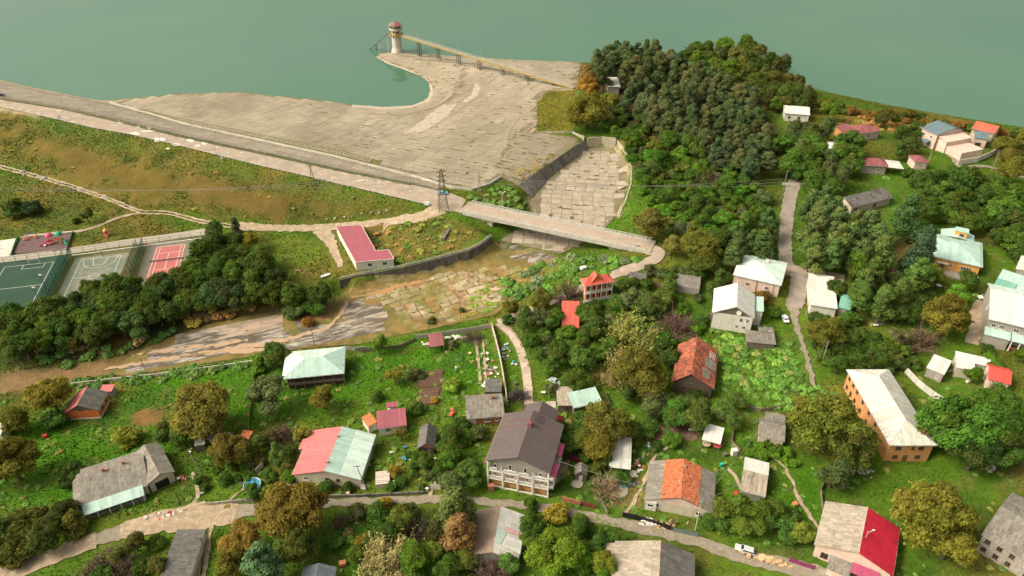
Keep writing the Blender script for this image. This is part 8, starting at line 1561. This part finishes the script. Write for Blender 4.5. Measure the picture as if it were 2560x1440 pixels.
for pl, cl in (([(-5.49,-11.89),(5.49,-11.89),(5.49,11.89),(-5.49,11.89)],1),([(-4.12,-11.89),(-4.12,11.89)],0),([(4.12,-11.89),(4.12,11.89)],0),([(-4.12,-6.4),(4.12,-6.4)],0),([(-4.12,6.4),(4.12,6.4)],0),([(0,-6.4),(0,6.4)],0)): mark(rd, pl, .2, cl, .03)
nt_ = thing('tennis_net', 'tennis net stretched across the red court', 'net', tc_+Vector((0,0,.06)), COURT_ANG); obj('net', MB().box(-6.4,-.02,.1,6.4,.02,.95), mat_mesh('net_mesh', (.12,.12,.11), .45), nt_); obj('tape', MB().box(-6.4,-.04,.952,6.4,.04,1.05), M_WFR, nt_)
for s in (-6.45, 6.45): obj('post', MB().tube((s,0,-.1), (s,0,1.1), .07), M_GPOST, nt_)
bc = at(237,690,.05); M_BAS = mat('grey_green_court', (.15,.175,.125), .9, var=.15, scale=.3, col2=(.30,.26,.18), cov=.42, s2=.12, rnd=0); bk = court('basketball_court', Vector((bc.x, bc.y-2.5, 0)), 20.5, 37, M_BAS, .052)
cc = lambda r, a0, a1, cy=0, n=20: [(r*math.cos(a0+(a1-a0)*i/n), cy+r*math.sin(a0+(a1-a0)*i/n)) for i in range(n+1)]
o2 = 2.5
for pl, cl in (([(-7.5,-14+o2),(7.5,-14+o2),(7.5,14+o2),(-7.5,14+o2)],1),([(-7.5,o2),(7.5,o2)],0),(cc(1.9,0,6.283,o2),0),(cc(6.3,math.pi,2*math.pi,12.4+o2),0),([(-6.3,12.4+o2),(-6.3,14+o2)],0),([(6.3,12.4+o2),(6.3,14+o2)],0),([(-3,14+o2),(-1.8,8.2+o2),(1.8,8.2+o2),(3,14+o2)],0)): mark(bk, pl, .16, cl)
hp_ = thing('basketball_hoop', 'basketball hoop on a dark post at the upper end of the grey court', 'hoop', Vector((bc.x, bc.y, .05))+Vector((-S_*14.8, C_*14.8, 0)), COURT_ANG); obj('post', MB().tube((0,0,-.1), (0,0,3.2), .12).bar((0,0,3.1), (0,-1.2,3.3), .1), M_GPOST, hp_); obj('backboard', MB().box(-.9,-1.26,2.9,.9,-1.2,3.95), M_WFR, hp_); obj('rim', MB().lathe([(.23,0),(.26,.03),(.23,.05)], (0,-1.55,3.05), 12, False), M_RED, hp_)
M_TURF = mat('green_turf', (.028,.062,.042), .95, var=.12, scale=.25, col2=(.038,.078,.045), cov=.5, s2=.1, rnd=0, bump=.02); fp = court('football_pitch', Vector((at(58,716,0).x-3.5, at(58,716,0).y-1, 0)), 29, 45, M_TURF, .056)
fl_ = at(12,668,.06)
def loc(px, py): p = at(px, py, .06); v = Vector((p.x-fp.location.x, p.y-fp.location.y)); return (v.x*C_+v.y*S_, -v.x*S_+v.y*C_)
a = loc(12,668); b = loc(137,650); c = loc(108,711); g0, g1 = loc(53,674), loc(108,667)
mark(fp, [(b[0],c[1]-19),(b[0],a[1]),(a[0],a[1]),(a[0],c[1]-19)], .16); mark(fp, [(a[0],c[1]),(b[0],c[1])], .16); mark(fp, [(g0[0],a[1]),(g0[0],a[1]-3.2),(g1[0],a[1]-3.2),(g1[0],a[1])], .16)
gl = thing('goal', 'white football goal at the upper end of the green pitch', 'goal', Vector((fp.location.x, fp.location.y, .06))+Vector((C_*((g0[0]+g1[0])/2)-S_*(a[1]+.1), S_*((g0[0]+g1[0])/2)+C_*(a[1]+.1), 0)), COURT_ANG); obj('goal_frame', MB().tube((-2,0,0), (-2,0,2.1), .07).tube((2,0,0), (2,0,2.1), .07).tube((-2,0,2.1), (2,0,2.1), .07).tube((-2,0,2.1), (-2,1.2,0), .05).tube((2,0,2.1), (2,1.2,0), .05), M_WFR, gl)
for (px, py, q) in ((112,716,'left'),(96,748,'lower')): 
    t = thing('floodlight', f'floodlight with white lamps on a dark post beside the football pitch, {"upper" if q == "left" else "lower"} of two', 'lamp', hit(px, py)); obj('post', MB().tube((0,0,-.3), (0,0,5.2), .1), M_GPOST, t)
    for s in (-.45, .25): obj('lamp_head', MB().box(s,-.2,5.1,s+.5,.2,5.5), M_WFR, t)
# ---------------------------------------------------------------- playground
M_MAT = mat('rubber_mat', (.13,.09,.085), .95, var=.25, scale=.5, col2=(.17,.10,.09), cov=.5, s2=.3, rnd=0); sheet('playground_mat', [(50,597),(181,584),(168,627),(34,634)], M_MAT, .1, 2)
fence('low_barrier', [(48,596),(31,638)], .9, mat('green_panel', (.03,.16,.10), .6), 'low green barrier on the left side of the playground', step=2.2, pm=M_GPOST, thick=.1); fence('low_barrier', [(184,582),(168,630)], .9, mat('green_panel', ()), 'low green barrier on the right side of the playground', step=2.2, pm=M_GPOST, thick=.1); fence('low_barrier', [(50,595),(115,588),(182,581)], .6, P_WHITE, 'low pale border along the back of the playground', 'kerb', step=3, pm=P_WHITE, thick=.25)
sheet('concrete_yard', [(-60,610),(40,596),(24,640),(-60,652)], mat('pale_yard', (.62,.55,.46), .9, var=.12, scale=.4, rnd=0), .09, 2)
P_ = hit(143,607); pg = thing('play_tower', 'colourful play tower with pink and green domes and a pink slide', 'play structure', P_, .35); M_PK = mat('pink_plastic', (.62,.10,.20), .4); M_GR = mat('green_plastic', (.05,.36,.20), .4); M_YE = mat('yellow_plastic', (.60,.30,.03), .4); M_RD = mat('red_plastic', (.60,.05,.05), .4)
for (x, mm) in ((-2.0, M_PK), (1.6, M_GR)):
    for sx in (-.7,.7):
        for sy in (-.7,.7): obj('post', MB().tube((x+sx,sy,-.2), (x+sx,sy,3.9), .09), M_YE, pg)
    obj('deck', MB().box(x-.8,-.8,1.45,x+.8,.8,1.6), M_RD, pg); obj('dome_roof', MB().lathe([(1.5,3.8),(1.35,4.4),(.9,4.9),(.1,5.2)], (x,0,0), 14), mm, pg); obj('side_panel', MB().box(x-.75,-.82,1.62,x+.75,-.76,2.5), M_RD if mm is M_PK else M_YE, pg)
obj('bridge', MB().box(-1.15,-.5,1.5,.75,.5,1.58), M_RD, pg); obj('slide', MB().bar((-2.8,0,1.6), (-6.2,-1,.25), .9, .12).bar((-2.8,.45,1.8), (-6.2,-.55,.45), .08, .4).bar((-2.8,-.45,1.8), (-6.2,-1.45,.45), .08, .4), M_PK, pg); obj('slide', MB().bar((2.4,0,1.6), (3.9,-3.2,.2), .9, .12), M_GR, pg); obj('ladder', MB().bar((1.3,-.9,1.5), (1.1,-2.2,0), .1).bar((1.9,-.9,1.5), (1.7,-2.2,0), .1).bar((1.2,-1.3,1.0), (1.8,-1.3,1.0), .08).bar((1.1,-1.8,.5), (1.7,-1.8,.5), .08), M_YE, pg)
P_ = hit(268,588); p2 = thing('play_house', 'small orange roofed play house alone on the grass right of the playground', 'play structure', P_, .3); obj('roof', MB().lathe([(1.3,2.5),(.1,3.5)], n=4), M_YE, p2); obj('wall', MB().box(-.8,-.8,.9,.8,.8,1.9), M_RD, p2)
for sx in (-.75,.75):
    for sy in (-.75,.75): obj('post', MB().tube((sx,sy,-.2), (sx,sy,2.5), .08), M_WFR, p2)
obj('slide', MB().bar((0,-.8,1.1), (.2,-2.8,.2), .8, .1), M_RD, p2)
for i, (px, py, mm, lb) in enumerate(((62,601,M_YE,'yellow'),(70,601,M_RD,'first red'),(91,596,M_RD,'second red'),(114,617,M_WFR,'white'),(127,613,M_RD,'third red'))):
    t = thing('spring_rider', f'small {lb} ride-on toy on the playground mat', 'toy', hit(px, py), i); obj('seat', MB().lathe([(.45,.5),(.55,.75),(.3,1.0)], n=10), mm, t); obj('spring', MB().lathe([(.25,-.05),(.18,.5)], n=8), M_STEEL, t)
t = thing('swing_set', 'blue framed swing set along the back of the playground', 'swing', hit(80,594), .2); obj('frame', MB().tube((-2,-.8,0), (-2,0,2.4), .08).tube((-2,.8,0), (-2,0,2.4), .08).tube((2,-.8,0), (2,0,2.4), .08).tube((2,.8,0), (2,0,2.4), .08).tube((-2,0,2.4), (2,0,2.4), .08), mat('blue_steel', (.05,.12,.30), .5), t)
for s in (-.8,.8): obj('swing_seat', MB().box(s-.3,-.15,.5,s+.3,.15,.56).bar((s-.28,0,.55), (s-.28,0,2.4), .03).bar((s+.28,0,.55), (s+.28,0,2.4), .03), M_RD, t)
# ---------------------------------------------------------------- garden things
def pool(px, py, r, h, label): t = thing('garden_pool', label, 'pool', hit(px, py)); obj('wall', MB().lathe([(r,-.1),(r,h),(r-.12,h),(r-.12,.3)], n=24, cap=False), mat('pool_wall', (.55,.60,.58), .6), t); obj('water', MB().lathe([(r-.13,h-.35),(r-.13,h-.3)], n=24), mat('pool_water', (.05,.27,.38), .08, var=.15, scale=1, rnd=0, spec=.6), t)
pool(632,1216,2.3,1.1,'round blue garden pool in front of the shrubs left of the two tone house')
for (px, py, az, lb) in ((1296,1155,.2,''),): pass
def gdish(key, x, y, z, az, label):
    f = FRAMES[key]; R0 = Matrix.Translation(f.loc) @ Matrix.Rotation(f.ang, 4, 'Z'); return dish(R0 @ Vector((x, y, z)), az, .75, .5, label)
f = FRAMES['purple']; gdish('purple', -f.w*.30, -f.d/2+.3, 7.0, .4, 'white satellite dish on the left of the guest house balcony'); gdish('purple', f.w*.2, -f.d/2+.3, 7.0, .4, 'white satellite dish on the right of the guest house balcony')
dish(hit(1580,1195), .3, 1.0, 1.9, 'large white satellite dish standing beside the round stone pad'); dish(hit(910,1225), -.2, .85, 1.6, 'white satellite dish at the foot of the leaning pole'); dish(hit(202,1322), .3, 1.3, 1.6, 'big white satellite dish at the lower left corner of the long grey house'); f = FRAMES['block_flat']; gdish('block_flat', -f.w*.12, -f.d/2-1.2, 1.0, -.3, 'left white satellite dish on the cluttered balcony block'); gdish('block_flat', -f.w*.02, -f.d/2-1.2, 1.0, -.3, 'right white satellite dish on the cluttered balcony block'); dish(hit(1448,1300-110), .2, .5, 1.0, 'small satellite dish beside the outhouse')
pad = sheet('stone_pad', [(1548+22*math.cos(a), 1228+18*math.sin(a)) for a in np.linspace(0, 6.28, 17)[:-1]], mat('pad_stone', (.42,.36,.27), .95, var=.25, scale=1, rnd=0), .12, 1.2); sheet('stone_pad', [(1443+15*math.cos(a), 1210+11*math.sin(a)) for a in np.linspace(0, 6.28, 13)[:-1]], mat('pad_stone', ()), .12, 1.2); sheet('paved_yard', [(1380,1222),(1418,1180),(1424,1150),(1400,1160),(1376,1215)], mat('yard_paving', (.34,.24,.14), .95, var=.25, scale=.8, rnd=0), .1, 1.6); sheet('yard_paving', [(1330,1005),(1390,1003),(1388,1045),(1335,1030)], mat('pad_stone', ()), .1, 1.6)
# vegetable plots: turned earth in ridges
def plot(px, name, label_mat, rows):
    o = sheet(name, px, label_mat, .09, 1.2, jag=.2); W = [hit(*p) for p in px]
    for i in range(rows):
        u = (i+.5)/rows; a = W[0].lerp(W[3], u); b = W[1].lerp(W[2], u); D = dens([a, b], 1.6, False); mb = MB(); c = a
        for p, q in zip(D[:-1], D[1:]): mb.bar((p.x-c.x, p.y-c.y, gz(p.x,p.y)-gz(c.x,c.y)), (q.x-c.x, q.y-c.y, gz(q.x,q.y)-gz(c.x,c.y)), .5, .22)
        obj('soil_ridge', mb, label_mat, o, Matrix.Translation((c.x, c.y, gz(c.x, c.y)+.12)))
plot([(1048,930),(1108,924),(1104,962),(1044,970)], 'vegetable_plot', mat('turned_soil', (.13,.075,.05), .98, var=.35, scale=1.5, rnd=.1), 9); plot([(1045,975),(1100,970),(1090,1010),(1055,1012)], 'vegetable_plot', mat('turned_soil', ()), 6)
sheet('bare_yard', [(1625,1068),(1690,1072),(1750,1080),(1745,1100),(1700,1105),(1640,1100)], mat('yard_soil', (.15,.09,.06), .97, var=.3, scale=.8, rnd=0), .08, 1.6, jag=.4)
def crate(px, py, sx, sy, sz, rz, m, name, label, cat, group=None):
    t = thing(name, label, cat, hit(px, py), rz, group); mb = MB()
    for k in range(4): mb.box(-sx/2,-sy/2,k*sz/4+.01,sx/2,sy/2,(k+1)*sz/4-.02)
    obj('body', mb, m, t); obj('top', MB().box(-sx/2-.04,-sy/2-.04,sz,sx/2+.04,sy/2+.04,sz+.06), m, t); return t
def table(px, py, m, label, round_=True, r=1.0, name='garden_table', h=.75):
    t = thing(name, label, 'table', hit(px, py)); obj('table_top', MB().lathe([(r,h),(r,h+.06)], n=18) if round_ else MB().box(-r,-.45,h,r,.45,h+.06), m, t)
    for sx, sy in ((-.6,-.3),(.6,-.3),(.6,.3),(-.6,.3)): obj('leg', MB().box(sx*r-.05,sy*r-.05,-.1,sx*r+.05,sy*r+.05,h-.005), M_TIMB, t)
    return t
table(1765,1113,mat('tan_cloth', (.45,.36,.24), .8),'round tan table under the white canopy, left',r=1.25); table(1792,1117,mat('red_cloth', (.5,.06,.07), .8),'round table with a red cloth under the white canopy, right',r=1.25); table(1358,985,M_WFR,'white garden chair set on the grass left of the yard house',False,.7); table(2204,800,M_WFR,'round white table on the dark paved circle in the shaded garden',r=.9); table(1732,1078,M_WFR,'long white trough table on the bare brown yard',False,1.4); table(2188,815,M_WFR,'white bench near the round white table',False,.8,'garden_bench',.45); table(2346,718,M_WFR,'white table under the trees before the orange bungalow',r=.9)
sheet('paved_circle', [(2203+19*math.cos(a), 799+15*math.sin(a)) for a in np.linspace(0, 6.28, 15)[:-1]], mat('dark_paving', (.13,.12,.11), .95, rnd=0), .1, 1.4)
# pallet shed, boxes, tarps and clutter
t = thing('pallet_shed', 'low shed of white pallets beside the golden bush', 'shed', hit(958,1205), .15); 
for i in range(7): obj('roof_slat', MB().box(-1.9,-2.2+i*.66,1.72,1.9,-1.65+i*.66,1.8), mat('pale_wood', (.62,.52,.42), .85, var=.2, scale=2, rnd=.2), t)
obj('wall', MB().box(-1.75,-2.1,-.3,1.75,2.1,1.7), M_WOOD, t); 
for i in range(8): obj('front_plank', MB().box(-1.8+i*.46,-2.2,-.2,-1.42+i*.46,-2.12,1.65), mat('pale_wood', ()), t)
crate(993,1210,2.2,1.3,.9,.2,mat('pale_wood', ()),'wooden_crate','pale slatted wooden crate beside the pallet shed','crate'); crate(870,1237,.9,.7,.8,.1,mat('peach_box', (.62,.42,.28), .8),'gas_box','peach coloured meter box on the verge of the dirt road','box'); crate(1068,1228,.8,.5,1.2,.05,P_WHITE,'gate_pillar','white gate pillar left of the white metal gate','pillar'); crate(1228,1225,1.6,1.1,1.9,.1,M_BRICK,'brick_gatehouse','small red brick gate pillar block at the guest house left corner','gatehouse'); crate(1834,1137,1.5,1.2,2.0,.2,P_WHITE,'white_stove','white garden stove house on the lawn','stove'); crate(1812,1140,1.0,.8,1.0,.2,M_WOOD,'wooden_box','small wooden box beside the white stove house','box'); crate(1803,1165,.9,.6,.9,.3,mat('teal_box', (.03,.42,.33), .5),'teal_bin','teal plastic bin on the lawn','bin'); crate(1700,1365-55+8,.1,.1,.1,0,M_WOOD,'wood_block','','') if False else None
crate(1798,1272+8,1.2,.9,.9,.3,mat('peach_box', ()),'cardboard_box','tan box beside the orange tiled house right wall','box'); crate(1840,1235,1.2,.8,.5,.6,M_RD,'red_bench','red bench on the grass below the two roof shed','bench'); crate(113,1093,1.2,.9,.9,.4,mat('red_box', (.60,.07,.05), .5),'red_barrel','red plastic barrel on the left lawn','barrel'); crate(640,1150+8,1.6,.3,.4,.6,P_WHITE,'white_trough','white trough beside the pool shrubs','trough'); crate(857,1412,1.5,1.1,1.0,.3,mat('orange_heap', (.55,.20,.09), .9, var=.4, scale=2),'orange_heap','orange brown heap on the grass at the bottom','heap'); crate(1987,1262,1.1,1.1,.7,.3,mat('orange_heap', ()),'clay_pot','orange clay pot beside a round patch on the lawn','pot'); crate(2085,1178,.1,.1,.1,0,M_WOOD,'','','') if False else None
def pile(px, py, n, sp, mats, name, label, cat, s=(.2,.5), log=False, rz=0):
    t = thing(name, label, cat, hit(px, py), rz); r = random.Random(int(px)); 
    for i in range(n):
        x, y = r.gauss(0, sp[0]), r.gauss(0, sp[1]); z = max(0, .5-abs(x/sp[0])*.18-abs(y/sp[1])*.18)*r.uniform(0, 1.6); M = Matrix.Translation((x, y, z)) @ Matrix.Rotation(r.uniform(0, 3), 4, 'Z') @ Matrix.Rotation(r.uniform(-.4, .4), 4, 'X'); a = r.uniform(*s)
        if log: obj('log', MB().tube((-a*1.6,0,.1), (a*1.6,0,.15), .16, n=7), r.choice(mats), t, M)
        else: obj('piece', MB().box(-a,-a*r.uniform(.4, 1),0,a,a*r.uniform(.4, 1),a*r.uniform(.3, .9)), r.choice(mats), t, M)
M_SACK = mat('white_sack', (.68,.62,.54), .8, rnd=.15); M_LOGC = mat('cut_wood', (.55,.36,.20), .9, var=.3, scale=3, rnd=.25); M_BLU = mat('blue_plastic', (.04,.28,.42), .5)
pile(1622,1306,34,(1.5,.6),[M_SACK],'stone_pile','heap of white stones on the verge below the black fence','pile',rz=-.3); pile(1668,1314,36,(1.5,.6),[M_LOGC, mat('bark_dark', (.12,.08,.05), .9)],'firewood_pile','heap of cut firewood right of the white stones','pile',(.22,.34),True); pile(1225,930,30,(.9,3.2),[M_SACK, M_WFR, mat('rust_scrap', (.42,.14,.09), .8), P_GREY],'scrap_pile','white and rusty scrap piled along the pale garden wall','pile',(.25,.6),rz=.15); pile(1258,880,34,(1.0,2.4),[P_GREY, M_SACK, M_BLU, M_STEEL],'scrap_pile','grey and blue scrap in the enclosure right of the pale garden wall','pile',(.2,.5)); pile(1220,945+15,10,(.9,.8),[M_SACK],'sheet_stack','stack of pale sheets above the dark grey shed','pile',(.5,.9)); pile(1600,1170,16,(.8,1.2),[M_SACK, M_BRICK],'yard_clutter','white clutter at the right side of the open shed','pile'); pile(1572,1212,20,(1.4,.6),[M_SACK, M_BLU, M_STEEL],'yard_clutter','blue and white clutter in front of the open shed','pile'); pile(1622,1115,9,(.7,.4),[M_BLU, M_SACK, M_BRICK],'yard_clutter','blue and white clutter on the brown yard','pile'); pile(455,1200,14,(.9,.9),[M_SACK, mat('rust_scrap', ()), M_ORB],'yard_clutter','orange and white clutter at the garage of the long grey house','pile'); pile(1075,862,12,(.8,.8),[M_SACK, M_PK],'yard_clutter','pale bags under the wine red pavilion','pile'); pile(1145,845,16,(2.2,.5),[M_SACK],'sack_row','row of white sacks against the grey garden wall','pile',(.35,.6)); pile(1012,1145,9,(.9,.6),[M_SACK, M_BLU],'yard_clutter','pink and white bags in the yard before the wooden barn','pile'); pile(2160,1180,18,(1.6,.8),[M_SACK],'rubble_pile','pale rubble at the front left corner of the orange block','pile'); pile(1360,880,8,(.7,.9),[M_WFR],'white_tarp','white tarpaulin bundle under the trees right of the path','tarpaulin',(.6,1.1)); pile(2440,1030,6,(.9,.5),[M_BLU],'blue_tarp','bright blue tarpaulin under the fresh green trees','tarpaulin',(.5,.9)); pile(1130,1035,10,(.5,1.6),[mat('rust_scrap', ()), M_ORB],'plank_pile','orange planks lying in the garden left of the brick cottage','pile',(.3,.6)); pile(745,678,12,(.7,.5),[P_GREY, mat('rust_scrap', ())],'ash_heap','small heap of stones on the lawn near the white boat','pile',(.2,.4)); pile(1285,900+8,8,(.6,.6),[M_BLU, M_SACK],'yard_clutter','blue bag beside the slab path','pile'); pile(1925,1395+8,22,(3.0,.3),[M_LOGC],'timber_stack','long low stack of timber right of the silver car','pile',(.4,.8),rz=-.35); pile(420,1285,26,(2.4,.5),[P_GREY, M_SACK, M_RD],'stone_row','row of stones and red cloth before the long grey house','pile',rz=.25); pile(2390,930,10,(1.6,.5),[P_STONE],'block_pile','building blocks behind the square block shed','pile')
pile(2465,1165,12,(1.4,1.2),[M_SACK],'white_tarp','white tarpaulin heap among the dark trees at the right','tarpaulin',(.6,1.0)); crate(1412,628,1.4,.1,1.2,.3,P_WHITE,'','','') if False else None
t = thing('road_sign', 'white sign board at the right end of the bridge', 'sign', hit(1592,624), .3); obj('board', MB().box(-1.0,-.05,.8,1.0,.05,2.2), M_WFR, t); obj('leg', MB().box(-.7,-.06,-.3,-.6,.06,.795).box(.6,-.06,-.3,.7,.06,.795), M_STEEL, t)
crate(1458,672,2.2,1.4,.8,.5,M_WFR,'white_tank','white tank lying on the bank above the balcony house','tank'); crate(1068,512,1.8,1.0,1.2,-.3,mat('tank_paint', (.62,.62,.58), .5),'waste_bin','pale waste bin at the end of the guard posts','bin'); crate(1160,537,.5,.4,1.0,0,P_WHITE,'milestone','small white stone post at the left end of the bridge','post')
t = thing('concrete_block', 'short concrete block at the lower end of an old wall on the grassy bank', 'block', hit(1108,600)); obj('block', MB().add([(-.7,-.6,-.4),(.7,-.6,-.4),(2.6,5,-.4),(1.6,5,-.4),(-.7,-.6,1.2),(.7,-.6,1.2),(2.6,5,2.4),(1.6,5,2.4)], [(3,2,1,0),(4,5,6,7),(0,1,5,4),(1,2,6,5),(2,3,7,6),(3,0,4,7)]), M_CONC_D, t)

for p_, lb in (([(1245,1012),(1200,1075),(1150,1120),(1110,1150),(1075,1240)],'garden_track'),([(760,1240),(700,1190),(640,1200),(560,1260)],'garden_track'),([(1560,1290),(1600,1230),(1640,1130),(1700,1105)],'garden_track'),([(1815,1170),(1850,1205),(1858,1240)],'garden_track'),([(1190,850),(1196,900),(1200,960)],'garden_track'),([(1206,850),(1212,900),(1216,950)],'garden_track'),([(480,1180),(500,1230),(470,1290)],'garden_track'),([(2050,1330),(2000,1250),(1960,1160),(1890,1120)],'garden_track'),([(1500,1010),(1450,1060),(1420,1130)],'garden_track')): ribbon(lb, p_, .9, M_DIRT, off=.1, jag=.35)
WF = mat('weathered_fence', (.22,.18,.135), .92, var=.3, scale=2, rnd=.2)
for p_, lb in (([(640,905),(632,980),(625,1060),(630,1130),(640,1230)],'weathered fence dividing the left lawn from the hip roofed house lawn'),([(905,880),(1000,868),(1040,850)],'weathered fence along the bank behind the bright lawn'),([(1500,1180),(1500,1250),(1520,1285)],'weathered fence left of the round stone pad'),([(1835,1060),(1830,1110),(1850,1130)],'weathered fence on the lawn above the white canopy'),([(2010,1010),(1900,1030),(1830,1010)],'weathered fence below the overgrown plot'),([(1500,700),(1560,712),(1615,714)],'weathered fence below the lane beside the balcony house'),([(2060,1320),(2050,1230),(2085,1140)],'weathered fence left of the crimson roofed house')):
    fence('weathered_fence', p_, 1.2, WF, lb, step=2.6)

for px, py, a, m, nm, lb, ct in ((1012,1120,(.8,.5,.5),M_BLU,'plastic_tub','blue plastic tub in the yard right of the two tone house','tub'),(1088,1150,(.6,.5,.7),M_SACK,'feed_sack','white feed sack beside the wooden barn door','sack'),(980,1130,(1.4,.7,.06),M_SACK,'metal_sheet','pale sheet lying on the grass right of the two tone house','sheet'),(1290,960,(1.0,.7,.6),M_STEEL,'metal_box','grey metal box on the grass right of the slab path','box'),(1175,885,(.9,.9,.5),M_LOGC,'wooden_box','tan wooden box on the lawn below the grey garden wall','box'),(1205,890,(.5,.4,1.1),M_WFR,'white_post','white post on the lawn left of the pale garden wall','post'),(1140,925,(.5,.4,1.2),M_WFR,'white_board','white board standing above the vegetable plot','board'),(1650,1180,(.8,.5,.5),M_BLU,'water_butt','blue butt beside the left slate slope of the orange tiled house','butt'),(1540,1150,(1.0,.7,.5),P_BEIGE,'block_stack','stack of beige blocks left of the open shed','stack'),(1920,1115,(1.0,.6,.4),M_SACK,'cement_bags','pale bags at the front of the worn grey shed','bags'),(2420,955,(1.1,.8,.6),M_WFR,'white_bath','old white bath on the bare yard behind the sheet fence','bath'),(2350,950,(1.2,.8,.7),M_BRICK,'brick_stack','stack of red bricks below the square block shed','stack'),(1742,702,(1.2,.9,.6),M_SACK,'white_crate','white crate beside the vaulted shed','crate'),(1978,690,(1.0,.5,.5),M_WFR,'white_bench','white bench at the right wall of the pale pink house','bench'),(348,1195,(.8,.6,.6),M_STEEL,'tin_drum','grey tin drum on the lawn above the long grey house','drum'),(505,1235,(.9,.6,.5),P_STONE,'stone_block','stone block on the grass below the leaning lamp pole','block')): crate(px, py, *a, .3, m, nm, lb, ct)
t = thing('washing_line', 'washing line with white and coloured laundry between the open shed and the orange tiled house', 'laundry', hit(1610,1150), .6)
for x in (-3.2, 3.2): obj('post', MB().tube((x,0,-.3), (x,0,2.1), .06), M_POLE, t)
obj('line', MB().bar((-3.2,0,2.0), (3.2,0,2.0), .03), M_WIRE, t)
for i, m in enumerate((M_SACK, M_BLU, M_SACK, M_PK, M_SACK, M_ORB)): obj('laundry', MB().box(-2.8+i*.95,-.02,.8+.2*(i % 3),-2.1+i*.95,.02,1.97), m, t)
for a_, b_, lb in ((A2, A3, 'long cable between the track pole and the concrete pole'),(A1, FRAMES['red_villa'].loc+Vector((0,0,9)), 'cable from the tall pole to the balcony house'),(A3, FRAMES['purple'].loc+Vector((6,-4,8)), 'cable from the concrete pole to the guest house')): wire(a_, b_, .8, lb, .03)
build_tufts()
